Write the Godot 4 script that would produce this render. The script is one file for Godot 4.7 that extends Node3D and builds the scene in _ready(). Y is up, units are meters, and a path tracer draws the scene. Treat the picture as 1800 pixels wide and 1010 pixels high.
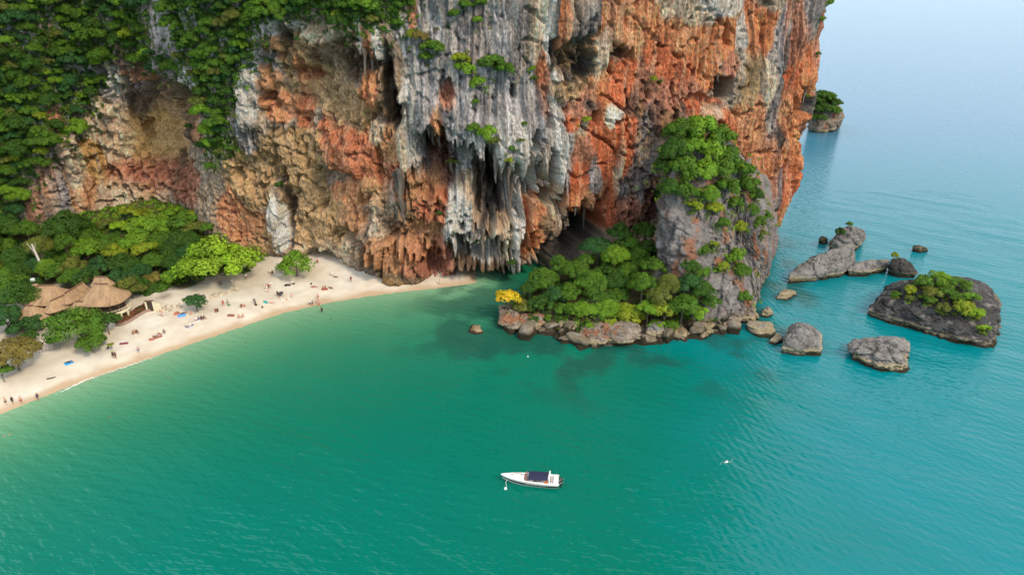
extends Node3D
# A sandy cove under a limestone sea cliff, seen from a drone 80 m above the water.

var taken := {}
var rng := RandomNumberGenerator.new()
var plan := PackedVector2Array()      # foot of the cliff, every quarter metre or so
var plan_at := PackedFloat32Array()   # metres along it
var face_s := PackedFloat32Array()    # the cliff's columns
var face_rows := 0
var face_p := PackedVector3Array()
var face_n := PackedVector3Array()
var tex_grain: Texture2D
var tex_sand: Texture2D
var tex_bump: Texture2D
const ROW := 0.26
const LOW := -3.0

# ---------------------------------------------------------------- names and tags
func numbered(called: String) -> String:
	var k: int = taken.get(called, -1) + 1
	taken[called] = k
	return called if k == 0 else "%s_%03d" % [called, k]

func tag(o: Node3D, label: String, category: String, group := "") -> Node3D:
	o.set_meta("label", label)
	o.set_meta("category", category)
	if group: o.set_meta("group", group)
	return o

func thing(called: String, label: String, category: String, at := Vector3.ZERO, turn := 0.0, group := "") -> Node3D:
	var o := Node3D.new()
	o.name = numbered(called)
	add_child(o)
	o.position = at
	o.rotation.y = turn
	return tag(o, label, category, group)

func part(called: String, m: Mesh, mat: Material, parent: Node3D, at := Vector3.ZERO) -> MeshInstance3D:
	var o := MeshInstance3D.new()
	o.name = numbered(called) if parent == self else called
	o.mesh = m
	if mat: o.material_override = mat
	o.position = at
	parent.add_child(o, true)
	return o

func setting(called: String, m: Mesh, mat: Material) -> MeshInstance3D:
	var o := part(called, m, mat, self)
	o.set_meta("kind", "structure")
	return o

# ---------------------------------------------------------------- small maths
func noise(f: float, kind := FastNoiseLite.TYPE_SIMPLEX_SMOOTH, oct := 3, sd := 1) -> FastNoiseLite:
	var n := FastNoiseLite.new()
	n.noise_type = kind
	n.frequency = f
	n.seed = sd
	n.fractal_type = FastNoiseLite.FRACTAL_FBM if oct > 1 else FastNoiseLite.FRACTAL_NONE
	n.fractal_octaves = oct
	return n

func ss(a: float, b: float, x: float) -> float:
	var t := clampf((x - a) / (b - a), 0.0, 1.0)
	return t * t * (3.0 - 2.0 * t)

func enc(c: Vector3) -> Color:   # a linear base colour, kept with more steps in the darks
	return Color(pow(clampf(c.x, 0, 1), 0.4545), pow(clampf(c.y, 0, 1), 0.4545), pow(clampf(c.z, 0, 1), 0.4545))

func lin(r: float, g: float, b: float) -> Color:
	return Color(r, g, b).linear_to_srgb()

func paint(c: Color, rough := 0.8, metal := 0.0) -> StandardMaterial3D:
	var m := StandardMaterial3D.new()
	m.albedo_color = c
	m.roughness = rough
	m.metallic = metal
	return m

func rock_paint(bump: float, scale := 0.22) -> StandardMaterial3D:
	var m := paint(Color.WHITE, 0.92)
	m.vertex_color_use_as_albedo = true
	m.vertex_color_is_srgb = true
	m.albedo_texture = tex_grain
	m.heightmap_enabled = true
	m.heightmap_texture = tex_bump
	m.heightmap_scale = bump
	m.uv1_triplanar = true
	m.uv1_world_triplanar = true
	m.uv1_scale = Vector3(scale, scale, scale)
	m.metallic_specular = 0.25
	return m

func noise_image(f: float, oct: int, sd: int, lo: float, hi: float, size := 512, kind := FastNoiseLite.TYPE_SIMPLEX_SMOOTH) -> Texture2D:
	var n := noise(f, kind, oct, sd)
	var im := n.get_seamless_image(size, size)
	im.convert(Image.FORMAT_RGB8)
	if lo > 0.0 or hi < 1.0:
		for y in size:
			for x in size:
				var v := lerpf(lo, hi, im.get_pixel(x, y).r)
				im.set_pixel(x, y, Color(v, v, v))
	return ImageTexture.create_from_image(im)

# a sheet of nu by nv points as one smooth mesh; flip turns it inside out
func sheet(p: PackedVector3Array, nu: int, nv: int, col: PackedColorArray, flip := false, uv := PackedVector2Array()) -> ArrayMesh:
	var idx := PackedInt32Array()
	idx.resize((nu - 1) * (nv - 1) * 6)
	var nrm := PackedVector3Array()
	nrm.resize(p.size())
	var k := 0
	for j in nv - 1:
		for i in nu - 1:
			var a := j * nu + i
			var b := a + 1
			var c := a + nu
			var d := c + 1
			if flip:
				idx[k] = a; idx[k + 1] = c; idx[k + 2] = b; idx[k + 3] = b; idx[k + 4] = c; idx[k + 5] = d
			else:
				idx[k] = a; idx[k + 1] = b; idx[k + 2] = c; idx[k + 3] = b; idx[k + 4] = d; idx[k + 5] = c
			k += 6
			var n := (p[d] - p[a]).cross(p[b] - p[c])
			if flip: n = -n
			nrm[a] += n; nrm[b] += n; nrm[c] += n; nrm[d] += n
	for i in nrm.size():
		nrm[i] = nrm[i].normalized()
	var arr := []
	arr.resize(Mesh.ARRAY_MAX)
	arr[Mesh.ARRAY_VERTEX] = p
	arr[Mesh.ARRAY_NORMAL] = nrm
	arr[Mesh.ARRAY_INDEX] = idx
	if col.size(): arr[Mesh.ARRAY_COLOR] = col
	if uv.size(): arr[Mesh.ARRAY_TEX_UV] = uv
	var m := ArrayMesh.new()
	m.add_surface_from_arrays(Mesh.PRIMITIVE_TRIANGLES, arr)
	return m

# ---------------------------------------------------------------- the place
func _ready() -> void:
	rng.seed = 7
	var cam := Camera3D.new()
	cam.name = "camera"
	add_child(cam)
	cam.position = Vector3(0, 80, 0)
	cam.rotation_degrees = Vector3(-25.4, 0, 0)
	cam.fov = 46.0
	cam.near = 0.5
	cam.far = 12000.0
	cam.current = true
	var env := Environment.new()
	env.background_mode = Environment.BG_SKY
	var sky := ProceduralSkyMaterial.new()
	sky.sky_top_color = Color(0.93, 0.95, 0.975)
	sky.sky_horizon_color = Color(0.70, 0.775, 0.83)
	sky.sky_curve = 0.4
	sky.ground_bottom_color = Color(0.55, 0.65, 0.68)
	sky.ground_horizon_color = Color(0.70, 0.775, 0.83)
	sky.sun_angle_max = 1.0
	env.sky = Sky.new()
	env.sky.sky_material = sky
	env.background_energy_multiplier = 1.0
	env.tonemap_mode = Environment.TONE_MAPPER_LINEAR
	env.tonemap_exposure = 1.9
	env.sdfgi_enabled = true
	env.ssao_enabled = true
	env.ssil_enabled = true
	var we := WorldEnvironment.new()
	we.name = "world"
	we.environment = env
	add_child(we)
	var sun := DirectionalLight3D.new()
	sun.name = "sun"
	sun.light_energy = 0.5
	sun.light_color = Color(1.0, 0.92, 0.80)
	sun.light_angular_distance = 12.0
	sun.shadow_enabled = true
	add_child(sun)
	sun.look_at_from_position(Vector3(0.54, 0.70, 0.52), Vector3.ZERO)

	tex_grain = noise_image(0.02, 6, 11, 0.42, 1.0)
	tex_sand = noise_image(0.03, 5, 13, 0.88, 1.0)
	tex_bump = noise_image(0.025, 6, 12, 0.0, 1.0)
	build_cliff()
	build_beach()
	build_sea()
	lay_foam()
	build_shelf()
	build_rocks()
	build_leaves()
	build_jungle()
	build_boat()
	build_restaurant()
	build_people()

# ---------------------------------------------------------------- the cliff
func lay_plan() -> void:
	var c := PackedVector2Array([Vector2(-214.5, -176.0), Vector2(-183.7, -182.0), Vector2(-155.8, -190.0), Vector2(-143.3, -195.0), Vector2(-135.0, -199.0), Vector2(-127.9, -208.0), Vector2(-112.5, -209.0), Vector2(-100.2, -202.0), Vector2(-88.6, -190.0), Vector2(-79.9, -186.0), Vector2(-67.4, -184.0), Vector2(-53.2, -181.0), Vector2(-40.1, -173.0), Vector2(-28.6, -171.0), Vector2(-15.9, -172.0), Vector2(0.0, -173.0), Vector2(13.1, -178.0), Vector2(27.0, -184.0), Vector2(39.5, -188.0), Vector2(54.4, -193.0), Vector2(70.2, -199.0), Vector2(81.4, -203.0), Vector2(88.2, -208.0), Vector2(90.0, -218.0), Vector2(87.0, -236.0), Vector2(76.0, -256.0), Vector2(56.0, -272.0), Vector2(30.0, -280.0)])
	for i in c.size() - 1:
		var p0: Vector2 = c[maxi(i - 1, 0)]
		var p1: Vector2 = c[i]
		var p2: Vector2 = c[i + 1]
		var p3: Vector2 = c[mini(i + 2, c.size() - 1)]
		for k in 24:
			var t := k / 24.0
			plan.append(0.5 * (2.0 * p1 + (p2 - p0) * t + (2.0 * p0 - 5.0 * p1 + 4.0 * p2 - p3) * t * t + (3.0 * p1 - p0 - 3.0 * p2 + p3) * t * t * t))
	plan.append(c[-1])
	plan_at.append(0.0)
	for i in range(1, plan.size()):
		plan_at.append(plan_at[i - 1] + plan[i].distance_to(plan[i - 1]))

func column_at(s: float) -> int:
	return clampi(face_s.bsearch(s), 0, face_s.size() - 1)

func on_cliff(s: float, h: float) -> Vector3:
	return face_p[clampi(int((h - LOW) / ROW), 0, face_rows - 1) * face_s.size() + column_at(s)]

func off_cliff(s: float, h: float) -> Vector3:
	return face_n[clampi(int((h - LOW) / ROW), 0, face_rows - 1) * face_s.size() + column_at(s)]

func build_cliff() -> void:
	lay_plan()
	var s := 0.0
	while s < plan_at[-1]:
		face_s.append(s)
		s += 1.2 if s < 60.0 else (0.5 if s < 92.0 else (0.26 if s < 334.0 else 0.8))
	var nu := face_s.size()
	face_rows = int((88.0 - LOW) / ROW)
	var nv := face_rows + 62
	var up := PackedFloat32Array()
	for r in nv: up.append(LOW + minf(r, face_rows) * ROW + maxf(0.0, r - face_rows) * 1.15)
	var foot := PackedVector2Array()
	var out := PackedVector2Array()
	var j := 0
	for i in nu:
		while j < plan.size() - 2 and plan_at[j + 1] < face_s[i]: j += 1
		var t := (face_s[i] - plan_at[j]) / (plan_at[j + 1] - plan_at[j])
		foot.append(plan[j].lerp(plan[j + 1], t))
		var a := plan[maxi(j - 6, 0)]
		var b := plan[mini(j + 7, plan.size() - 1)]
		var d := (b - a).normalized()
		out.append(Vector2(-d.y, d.x))
	var total := nu * nv
	var push := PackedFloat32Array(); push.resize(total)      # metres out of the plan line
	var mass := PackedFloat32Array(); mass.resize(total)      # how much the zones below weigh
	var flute := PackedFloat32Array(); flute.resize(total)
	var pock := PackedFloat32Array(); pock.resize(total)
	var tint := PackedVector3Array(); tint.resize(total)
	var warp_s := PackedFloat32Array(); warp_s.resize(total)
	var warp_h := PackedFloat32Array(); warp_h.resize(total)
	var nw := noise(0.045, FastNoiseLite.TYPE_SIMPLEX_SMOOTH, 6, 21)
	nw.fractal_gain = 0.62
	var nw2 := noise(0.03, FastNoiseLite.TYPE_SIMPLEX_SMOOTH, 6, 22)
	nw2.fractal_gain = 0.62
	for r in nv:
		var h := LOW + r * ROW
		for i in nu:
			var k := r * nu + i
			warp_s[k] = nw.get_noise_2d(face_s[i] * 1.5, h * 0.5) * 4.2
			warp_h[k] = nw2.get_noise_2d(face_s[i] * 2.2 + 400.0, h * 0.8) * 6.5
	# rock kinds, with dark zones painting shade into caves, clefts and gaps: along, up, reach along, reach up (metres), kind, fluting, pockets
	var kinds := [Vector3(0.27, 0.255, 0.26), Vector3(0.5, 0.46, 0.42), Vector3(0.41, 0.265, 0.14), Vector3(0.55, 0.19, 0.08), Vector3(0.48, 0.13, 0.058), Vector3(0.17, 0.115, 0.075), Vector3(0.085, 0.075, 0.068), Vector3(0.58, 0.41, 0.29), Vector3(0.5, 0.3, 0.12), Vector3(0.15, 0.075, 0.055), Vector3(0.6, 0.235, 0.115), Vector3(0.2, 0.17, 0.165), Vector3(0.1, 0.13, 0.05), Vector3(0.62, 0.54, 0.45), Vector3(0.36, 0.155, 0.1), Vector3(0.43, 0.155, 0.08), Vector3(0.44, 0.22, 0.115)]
	var z := [
	84.9,59.9,26.1,20.8,0,0.5,0.3, 103.7,62.1,26,14,11,0.6,0.3, 146.4,64,28.5,15.6,0,0.8,0.2, 89.9,64,3.3,3.9,9,0.3,0.3, 73.9,33.9,8.2,32.4,11,0.4,0.4,
	108,55.8,7.7,6.4,5,0.3,0.4, 85,41,2.7,4.7,14,0.3,0.3, 77.1,21.7,4.3,8.5,16,0.8,0.3, 80.3,19.5,2.3,6.9,0,1,0.1, 85.6,25.6,4,8.3,7,1,0.1,
	86.6,16.4,3.2,6.8,16,0.8,0.1, 72.8,13.3,2.8,7,14,0.6,0.3, 88.5,10.2,4.9,4.4,7,0.4,0.2, 94.6,37.8,4.6,10,7,1,0.1, 98.8,32.3,5.7,10.5,7,0.8,0.1,
	92.1,24.1,3.5,6.9,8,0.7,0.1, 108.9,30.5,12.3,9,8,0.4,0.1, 121.3,41.9,12,5.2,2,0.4,0.4, 134.4,43.6,9,7.8,5,0.3,0.6, 106,40.9,2.5,8.5,5,0.4,0.4,
	115.4,30.1,11.5,7.3,2,0.3,0.2, 108.1,19.6,16.5,7.5,14,0.1,0.1, 100.4,14,10.6,5.6,7,0.1,0.1, 126.6,22.1,10.5,9.8,14,0.2,0.2, 115.9,22.1,4,6.9,5,0.2,0.2,
	111.5,51.3,7.1,2.5,16,0.6,0.1, 104.2,47.6,2.7,5,13,1,0.1, 140.5,50.5,7.8,4.8,1,1,0.1, 131.4,54.1,18,4.9,11,0.6,0.3, 141.8,38.3,4.2,5,16,0.6,0.1,
	146.2,40.4,4.6,6.4,1,1,0.1, 148,55.5,3.9,7.3,11,0.7,0.2, 152.6,48.4,5.2,16.5,11,0.9,0.1, 160.4,49.3,2.9,8.9,1,0.5,0.6, 157.5,39.4,3.3,6.2,0,1,0.1,
	152.3,34.5,5.4,6.4,12,0.6,0.1, 154.6,28.2,4.6,4.9,2,0.3,0.8, 163.9,57.3,2.2,7.1,1,0.7,0.4, 171,62.3,2.8,2.8,16,0.8,0.4, 175.4,63.1,3,5.5,5,0.4,1,
	179.6,59.1,9.3,6.9,2,0.3,1, 174,66.4,6.5,2.4,1,0.7,0.3, 186.8,65.5,7.8,2.4,7,0.6,0.3, 167.1,53.1,4.2,3.6,16,0.3,0.9, 177.2,55.5,2.8,5.7,10,0.3,0.8,
	187,60.9,7.8,4.1,5,0.3,0.9, 193.4,58.6,7,5.4,5,0.3,0.8, 199.9,62.8,1.7,4.5,10,0.9,0.2, 197.8,63.4,1.5,5.2,1,1,0.1, 202.5,63.4,1.1,4.5,1,1,0.1,
	205.3,60.2,2.2,6.5,5,0.4,0.6, 181.9,49.4,10.6,4.4,2,0.2,0.5, 175.8,46.1,2.4,6,15,0.2,0.4, 169.3,46.6,4.9,4.2,10,0.2,0.6, 167.2,48.4,1.9,1.5,5,0.2,0.6,
	197.3,51.4,3.7,5,10,0.2,0.7, 202.1,52.2,2.6,6.8,5,0.3,0.8, 189.8,45.9,9.6,4.1,2,0.2,0.4, 188.6,38.5,9,6.8,15,0.25,0.3, 195.6,34.1,8,5.3,15,0.3,0.3,
	202.1,38.1,3.3,5.9,16,0.4,0.3, 198.7,42.3,2.8,3.6,7,0.3,0.4, 202.9,29.1,3.6,9.2,15,0.4,0.3, 172.6,36.1,9.7,4.4,2,0.1,0.4, 168.3,29.6,10.3,4.9,2,0.1,0.5,
	158.3,29.9,6.1,8.1,2,0.1,1, 154.2,21.5,5.4,6.8,2,0.1,1, 149.7,14.4,6.2,7.1,10,0.1,0.6, 153.3,12.1,7.6,4.4,16,0.2,0.6, 156.7,6,5.4,5.4,2,0.2,0.5,
	162.7,11.7,3,8.1,13,1,0.05, 166.6,18.8,1.4,6.8,5,0.3,0.3, 173.8,20.8,9.3,6.7,2,0.1,0.5, 176.2,12.6,8.9,7.9,2,0.15,0.5, 178.1,5.8,10.3,4.3,7,0.15,0.3,
	188.7,24.6,7.2,3.9,10,0.2,0.5, 196.3,24.9,5.2,4.7,16,0.2,0.5, 188.4,15.7,4.9,5.8,16,0.2,0.5, 198.1,17.9,3,9.8,7,0.5,0.7, 202.2,19.7,6.3,8,5,0.3,0.9,
	207.9,13.3,7.7,7.4,16,0.2,0.6, 201.3,8.2,7.4,5.1,16,0.1,0.2, 212.3,9.8,7,5,14,0.3,0.3, 202.3,1,6.5,2.8,5,0,0.1, 211.2,3.4,7.9,3.4,14,0,0.1,
	209.1,7.4,4.7,2.5,10,0.1,0.1, 208.5,50.8,2.5,17.8,1,1,0.05, 212.4,53.5,4.2,17.6,0,1,0.05, 218.8,56.1,6.2,17.5,0,1,0.05, 215.1,66.6,8.1,6.3,0,1,0.1,
	224.6,65.3,6.8,7.7,11,0.9,0.1, 229.9,58.7,6.3,14.6,0,1,0.05, 234.8,63.9,3.7,9.1,11,1,0.05, 228.4,46.4,8.7,8.5,0,1,0.05, 217.9,51.4,2.5,4.1,3,0.5,0.3,
	215.4,43,1.7,8.6,10,0.8,0.1, 210.6,69.7,1.3,3.7,15,0.6,0.1, 210.2,39.5,2.3,8.7,1,1,0.05, 205.7,39.6,1.5,13.1,7,1,0.05, 202.4,22.9,1.5,9.5,1,1,0.05,
	211.8,29,5.9,6.1,16,0.2,0.5, 212.9,22.8,6,4.7,15,0.3,0.5, 215.6,32,4.4,6,9,0.3,0.5, 211.3,33.6,2.9,3.7,11,0.3,0.5, 222.6,34.9,5,6,0,1,0.05,
	224.3,24.9,3.9,7.8,7,1,0.2, 220,19.4,3.7,8,1,1,0.1, 218.6,12.9,4,5.6,1,0.9,0.3, 228,24.1,6.1,9.4,6,0.7,0.2, 231.2,40.7,7.4,7.3,1,1,0.05,  # near-black zone here paints the shade of the gaps between the curtains
	234.9,27,3.7,10.9,1,1,0.05, 238,32.9,3.5,10.7,1,1,0.05, 231,12.7,5.3,6.6,7,1,0.2, 234.9,10.8,2.3,8.4,1,1,0.2, 226.3,9.4,4.7,4.4,1,1,0.2,
	223,3,7.9,3.1,5,0.1,0.5, 241.4,21.5,5.8,6.5,10,0.5,0.5, 239.9,12.7,6.1,5.7,3,0.4,0.6, 244.2,16.2,3.5,5,5,0.4,0.6, 241.4,65,1.4,11.7,7,1,0.05,
	243.7,66.2,1.6,10.4,1,1,0.05, 245.3,64.9,0.9,10.5,6,1,0.05, 242.4,55.6,1.6,5.5,3,0.9,0.1, 246.8,67.4,1.2,7.8,10,1,0.1, 240.2,46,4.1,8.6,0,1,0.05,
	243,50,2.3,8.5,14,0.7,0.2, 246.1,39.6,3.3,13.5,1,1,0.05, 249.8,30.1,2.4,11.1,0,1,0.05, 247.5,22.3,3.5,8.2,7,1,0.3, 252.6,68.6,5.5,6.6,11,0.6,0.2,
	251.4,59.3,7.2,4.7,5,0.2,1, 254.6,54.9,5.4,4,6,0.2,1, 251.5,50.9,6.7,3.1,2,0.2,0.9, 254.2,46.3,6.8,3.8,14,0.2,0.3, 250.1,43,4.4,2.4,4,0.2,0.2,
	256.8,46.1,2.4,1.8,6,0.3,0.5, 254.8,35,4.2,4.1,14,0.3,0.3, 253.4,28.1,3.6,7.1,4,0.5,0.4, 258.7,29,2,8.1,0,0.7,0.2, 257.3,21.9,5.5,3,10,0.6,0.3,
	251,22.7,2.8,4.9,3,0.4,0.3, 259.8,58.9,2.4,8.4,7,0.9,0.1, 263.9,65.6,8.2,8.2,10,0.9,0.1, 266.8,69.6,6.5,4,10,0.8,0.1, 263.6,59.4,3,2.8,5,0.2,0.6,
	261.4,50.2,3.1,5.9,3,0.4,0.4, 263.5,44.9,2.4,3.3,13,0.4,0.2, 265.7,52.9,5,7.3,4,0.2,0.1, 262.7,36.5,6,7.8,4,0.3,0.1, 268,34.6,3.8,9.6,4,0.3,0.1,
	266.3,29.9,1.8,9.8,7,0.6,0.1, 264.6,21,4,8.5,4,0.5,0.1, 269.4,17.1,4,5.2,14,0.4,0.2, 270.1,46.8,3.4,5.4,9,0.2,0.2, 272.6,51.1,3.4,5.9,14,0.3,0.2,
	273.1,35.8,4.6,8,11,0.2,0.15, 272.6,26.1,5.8,7.3,11,0.2,0.2, 273.1,15.9,6.6,5.2,9,0.3,0.3, 276.3,20.7,3.7,5.2,9,0.2,0.3, 275.9,59.7,5.1,8.6,4,0.6,0.1,
	280.5,63.8,10.2,5.6,10,0.8,0.1, 283.3,69,10.2,3,7,0.6,0.1, 292.6,70.5,8.9,2.2,1,0.5,0.1, 273.7,65.4,2.6,5.5,3,0.8,0.1, 287.8,60.7,8.9,5.8,3,0.7,0.2,
	283.3,55.1,7,5.9,4,0.4,0.3, 280.5,49.2,4.9,4.5,14,0.3,0.2, 286.5,50.5,4,4.6,14,0.3,0.2, 291.6,53.2,4.4,4.5,3,0.4,0.1, 278.6,42.5,6.4,4.1,9,0.3,0.2,
	291.1,43.3,6.4,4.4,4,0.4,0.2, 294,43.1,3.8,2.9,7,0.4,0.5, 298.6,55.9,2.3,3.6,14,0.3,0.2, 295.5,63.4,6.3,5.8,3,0.7,0.1, 295.8,37.3,7.8,5.9,4,0.3,0.2,
	305.9,52.5,2.8,9.3,2,1,0.1, 306.9,63,5.7,7.4,3,0.8,0.1, 302.1,63.2,2.3,4.4,1,1,0.1, 311.8,47.5,3.1,9.6,7,0.9,0.1, 306.3,39.8,8,5.6,10,0.4,0.2,
	310.9,31.1,10.4,8.7,10,0.4,0.2, 313.5,58.3,3.5,10.7,0,0.9,0.1, 316.3,39.1,3.3,10.1,11,1,0.1, 319.5,30.4,1.8,12.4,6,0.9,0.1, 321.2,17.8,3.4,9.4,11,0.7,0.3,
	317.4,62.7,4.8,9,14,0.9,0.1, 322.3,54.9,6,9.5,4,0.8,0.1, 323.3,41.9,6,8.5,10,0.6,0.2, 325.3,48.3,3.8,6.7,3,0.8,0.1, 328.1,31.1,4.2,9.2,3,0.4,0.3,
	330.2,33.3,2,4.7,9,0.4,0.3, 327,18.7,4.4,9.7,4,0.4,0.2, 327.9,9.1,3.8,6.3,10,0.4,0.2, 324.1,65.5,4.7,7.6,11,0.8,0.1, 329.9,59.1,1.6,9.5,14,0.8,0.1,
	318.4,23.5,4.5,10.9,3,0.5,0.2, 256.6,10.6,6.4,7,6,0.1,0.1, 252.5,6.4,4.5,6.4,6,0.1,0.1, 239.2,0.9,7.6,3.2,6,0.2,0.2, 297.6,49.1,2.1,2.2,6,0,0.1,  # near-black zones over the caves and clefts: their shade put into the rock colour
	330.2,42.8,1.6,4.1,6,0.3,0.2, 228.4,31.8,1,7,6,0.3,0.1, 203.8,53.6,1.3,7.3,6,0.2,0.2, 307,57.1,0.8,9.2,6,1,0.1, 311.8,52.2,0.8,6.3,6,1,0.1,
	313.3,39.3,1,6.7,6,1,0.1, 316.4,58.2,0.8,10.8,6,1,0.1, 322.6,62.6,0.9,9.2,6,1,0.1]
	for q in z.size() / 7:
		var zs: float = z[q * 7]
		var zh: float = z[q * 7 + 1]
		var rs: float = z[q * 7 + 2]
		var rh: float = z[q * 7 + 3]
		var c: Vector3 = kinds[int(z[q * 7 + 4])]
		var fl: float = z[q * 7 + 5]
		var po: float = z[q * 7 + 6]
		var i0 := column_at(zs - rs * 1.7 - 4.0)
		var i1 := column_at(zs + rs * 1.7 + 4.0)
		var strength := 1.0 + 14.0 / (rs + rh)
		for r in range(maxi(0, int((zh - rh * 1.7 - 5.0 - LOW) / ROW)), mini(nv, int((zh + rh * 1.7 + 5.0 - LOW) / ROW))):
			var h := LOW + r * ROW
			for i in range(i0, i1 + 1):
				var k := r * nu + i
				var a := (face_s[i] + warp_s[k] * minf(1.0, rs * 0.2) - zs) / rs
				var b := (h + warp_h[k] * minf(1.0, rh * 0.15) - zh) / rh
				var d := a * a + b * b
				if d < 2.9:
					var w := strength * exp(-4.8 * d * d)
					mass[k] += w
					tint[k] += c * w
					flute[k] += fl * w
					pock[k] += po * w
	# hollows, caves and bulges: along, up, reach along, reach up, depth, steepness
	var jag := noise(0.3, FastNoiseLite.TYPE_SIMPLEX_SMOOTH, 3, 23)
	var hol := [
	111.6,33.3,25.2,19.6,7,1.2, 117.5,51.4,16.5,2.3,3,2, 107.2,32.8,1.5,3.5,4,2, 116.9,24.9,2.7,3.4,4,2, 97.2,31.5,1.4,2.8,3,2, 138,45.7,7.8,6,3,1.5,
	83.5,20.7,1.2,5.1,2.5,2, 74.6,20.2,1.1,5.1,2,2, 182.4,52.3,22.2,15.8,4,1, 203.8,53.6,1.7,8.4,8,2.5, 204.8,47.4,2.3,4.2,8,2, 166.3,48.3,1.9,1.3,5,3,
	182.8,59.3,1.9,2.8,3.5,2, 175.6,63.1,1.6,2.5,3,2, 179.8,55,3.8,2,2.5,2, 190.4,63.1,3.5,1.3,2,2, 199.8,45.2,2.7,1.4,3,2, 158.3,29.9,6.8,8.1,3,1.2,
	164.8,28.6,1.7,6.5,3,1.5, 167.6,19.7,2.4,6.8,4,1.5, 165.8,13.6,1.8,8.7,3,2, 153.4,26.5,1.4,2.3,3,2, 184,30.2,10.2,1.6,2.5,1.5, 178.5,22.1,1.8,6.7,2,1.5,
	190.6,11.1,2,1.6,3,2, 187.2,12,5.5,2.5,4,1.5, 175.9,3.4,6.7,1.8,8,2.5, 192.7,4.3,2.8,1.6,6,2.5, 201.7,13.2,4.1,6.6,4,1.2, 211,14.8,6.9,6.5,5,1.2,
	212,5.1,3.4,4.4,9,2, 193.9,18.3,1.8,6.6,2.5,1.5, 199.9,33.6,1.1,7.5,2,2, 217.6,52.3,1.3,3.6,5,2.5, 213.3,38.7,4,4.4,8,1.8, 214.8,30.5,5.6,7.6,6,1.3,
	234.8,51.2,0.7,1.7,4,2.5, 228.4,31.8,1.5,7.9,9,2.5, 226.8,24.1,3.3,8.8,8,1.8, 231.7,23.2,4.6,7.9,8,1.8, 224.8,27.2,1.2,7.8,8,2.5, 220.9,11.2,1.9,5,5,2,
	238.8,31.3,1.1,6.8,8,2.5, 239.7,25.2,1.7,1.9,7,2.5, 244.5,23.5,2.6,2.9,9,2.5, 245.1,32.4,1.2,4.3,7,2.5, 244.3,43.5,1,2.3,4,2.5, 240.3,38.7,1,3,4,2.5,
	216.5,36.4,1,5.9,4,2, 227.8,9.4,6.3,4,6,1.5, 251.1,58.6,6.5,5.5,2,1, 254.6,55.6,2.7,4.2,5,2, 264.7,59.4,2.3,1.1,3,3, 259,43.7,1.2,1.8,4,2,
	254.2,63.2,1.3,4.1,2,2, 274.5,30.9,6.1,13.1,3,1.2, 278.7,15.3,5.7,7.1,4,1.2, 257.3,11.2,6,6.3,30,3, 252,6.5,4.1,7.1,8,1.6, 239.2,0.9,8,3.2,9,2,
	226.1,1.2,9.6,2.5,8,2, 245.3,4.9,3.3,7,8,1.8, 297.6,49.1,2.7,3.1,22,5, 295.8,49.7,1.3,2.2,10,3, 297,63.3,1.1,2.6,3,2, 297.9,61.1,0.9,0.9,2,2,
	327.7,43.1,1.8,3.9,2.5,3, 330.1,32.5,2.5,6.3,2.5,1.5, 289.8,46.5,7.4,1.9,2.5,1.5, 202.6,4.8,9.9,7.9,-4.5,1.2, 202.2,-0.4,7.6,2.8,-3,1.5, 162.6,9.9,3.9,10.7,-2.5,1.2,
	206.1,42.5,1.7,21.5,-2.5,1.3, 211.5,50.8,4.2,17.9,-2,1, 231.9,40.6,10.5,10.2,-3,1, 176.9,53.4,2.1,5.2,-2.2,1.5, 197.3,51.4,3.4,5,-2.5,1.3, 188.4,37,10.8,7.7,-2,1.1,
	176.2,12.6,11.9,8.8,-2,1, 171.9,63,2.5,2.2,-1.6,1.5, 201.9,53.5,2,6.8,-1.8,1.4, 231.7,4.2,2.2,6.9,-3,1.5, 223,3,7.9,2.4,-3,1.4, 266.3,29.9,1.4,17.9,-1.6,1.3,
	296.2,41.3,3.1,2.3,-2.4,1.5, 247.1,33.4,2.4,17,-2,1.2, 310,41.2,8,19.9,-1.5,1, 160.7,48.6,3.2,10.4,-2,1.2, 263.9,44.1,3.8,7.6,-1.6,1.2, 98.4,34.1,4.2,12.1,-2,1.2,
	330.2,42.8,5,25.3,-3.2,1, 330.3,23.5,2.6,11,-2,1]
	for q in hol.size() / 6:
		var zs: float = hol[q * 6]
		var zh: float = hol[q * 6 + 1]
		var rs: float = hol[q * 6 + 2]
		var rh: float = hol[q * 6 + 3]
		var depth: float = hol[q * 6 + 4]
		var sharp: float = hol[q * 6 + 5]
		var wild := clampf(6.0 / absf(depth), 0.15, 1.0)
		var i0 := column_at(zs - rs * 1.5 - 3.0)
		var i1 := column_at(zs + rs * 1.5 + 3.0)
		for r in range(maxi(0, int((zh - rh * 1.5 - 4.0 - LOW) / ROW)), mini(nv, int((zh + rh * 1.5 + 4.0 - LOW) / ROW))):
			var h := LOW + r * ROW
			for i in range(i0, i1 + 1):
				var k := r * nu + i
				var a := (face_s[i] + warp_s[k] * wild * minf(0.8, rs * 0.22) - zs) / rs
				var b := (h + warp_h[k] * wild * minf(0.7, rh * 0.12) - zh) / rh
				var d := sqrt(a * a + b * b) * (1.0 + (0.75 * minf(1.0, 5.0 / depth) if depth > 0.0 else 0.0) * jag.get_noise_2d(face_s[i] * 1.3 + q * 7.0, h * 0.7))
				if d < 1.25:
					push[k] -= depth * ss(0.0, 1.0, (1.15 - d) * sharp * 0.9)
	# hanging curtains: from (along, up) to (along, up), length of the teeth, how far they stand out, how far the rock below them sits back and over what height
	var nt := noise(0.55, FastNoiseLite.TYPE_SIMPLEX_SMOOTH, 2, 31)
	var nt2 := noise(0.16, FastNoiseLite.TYPE_SIMPLEX_SMOOTH, 2, 32)
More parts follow.
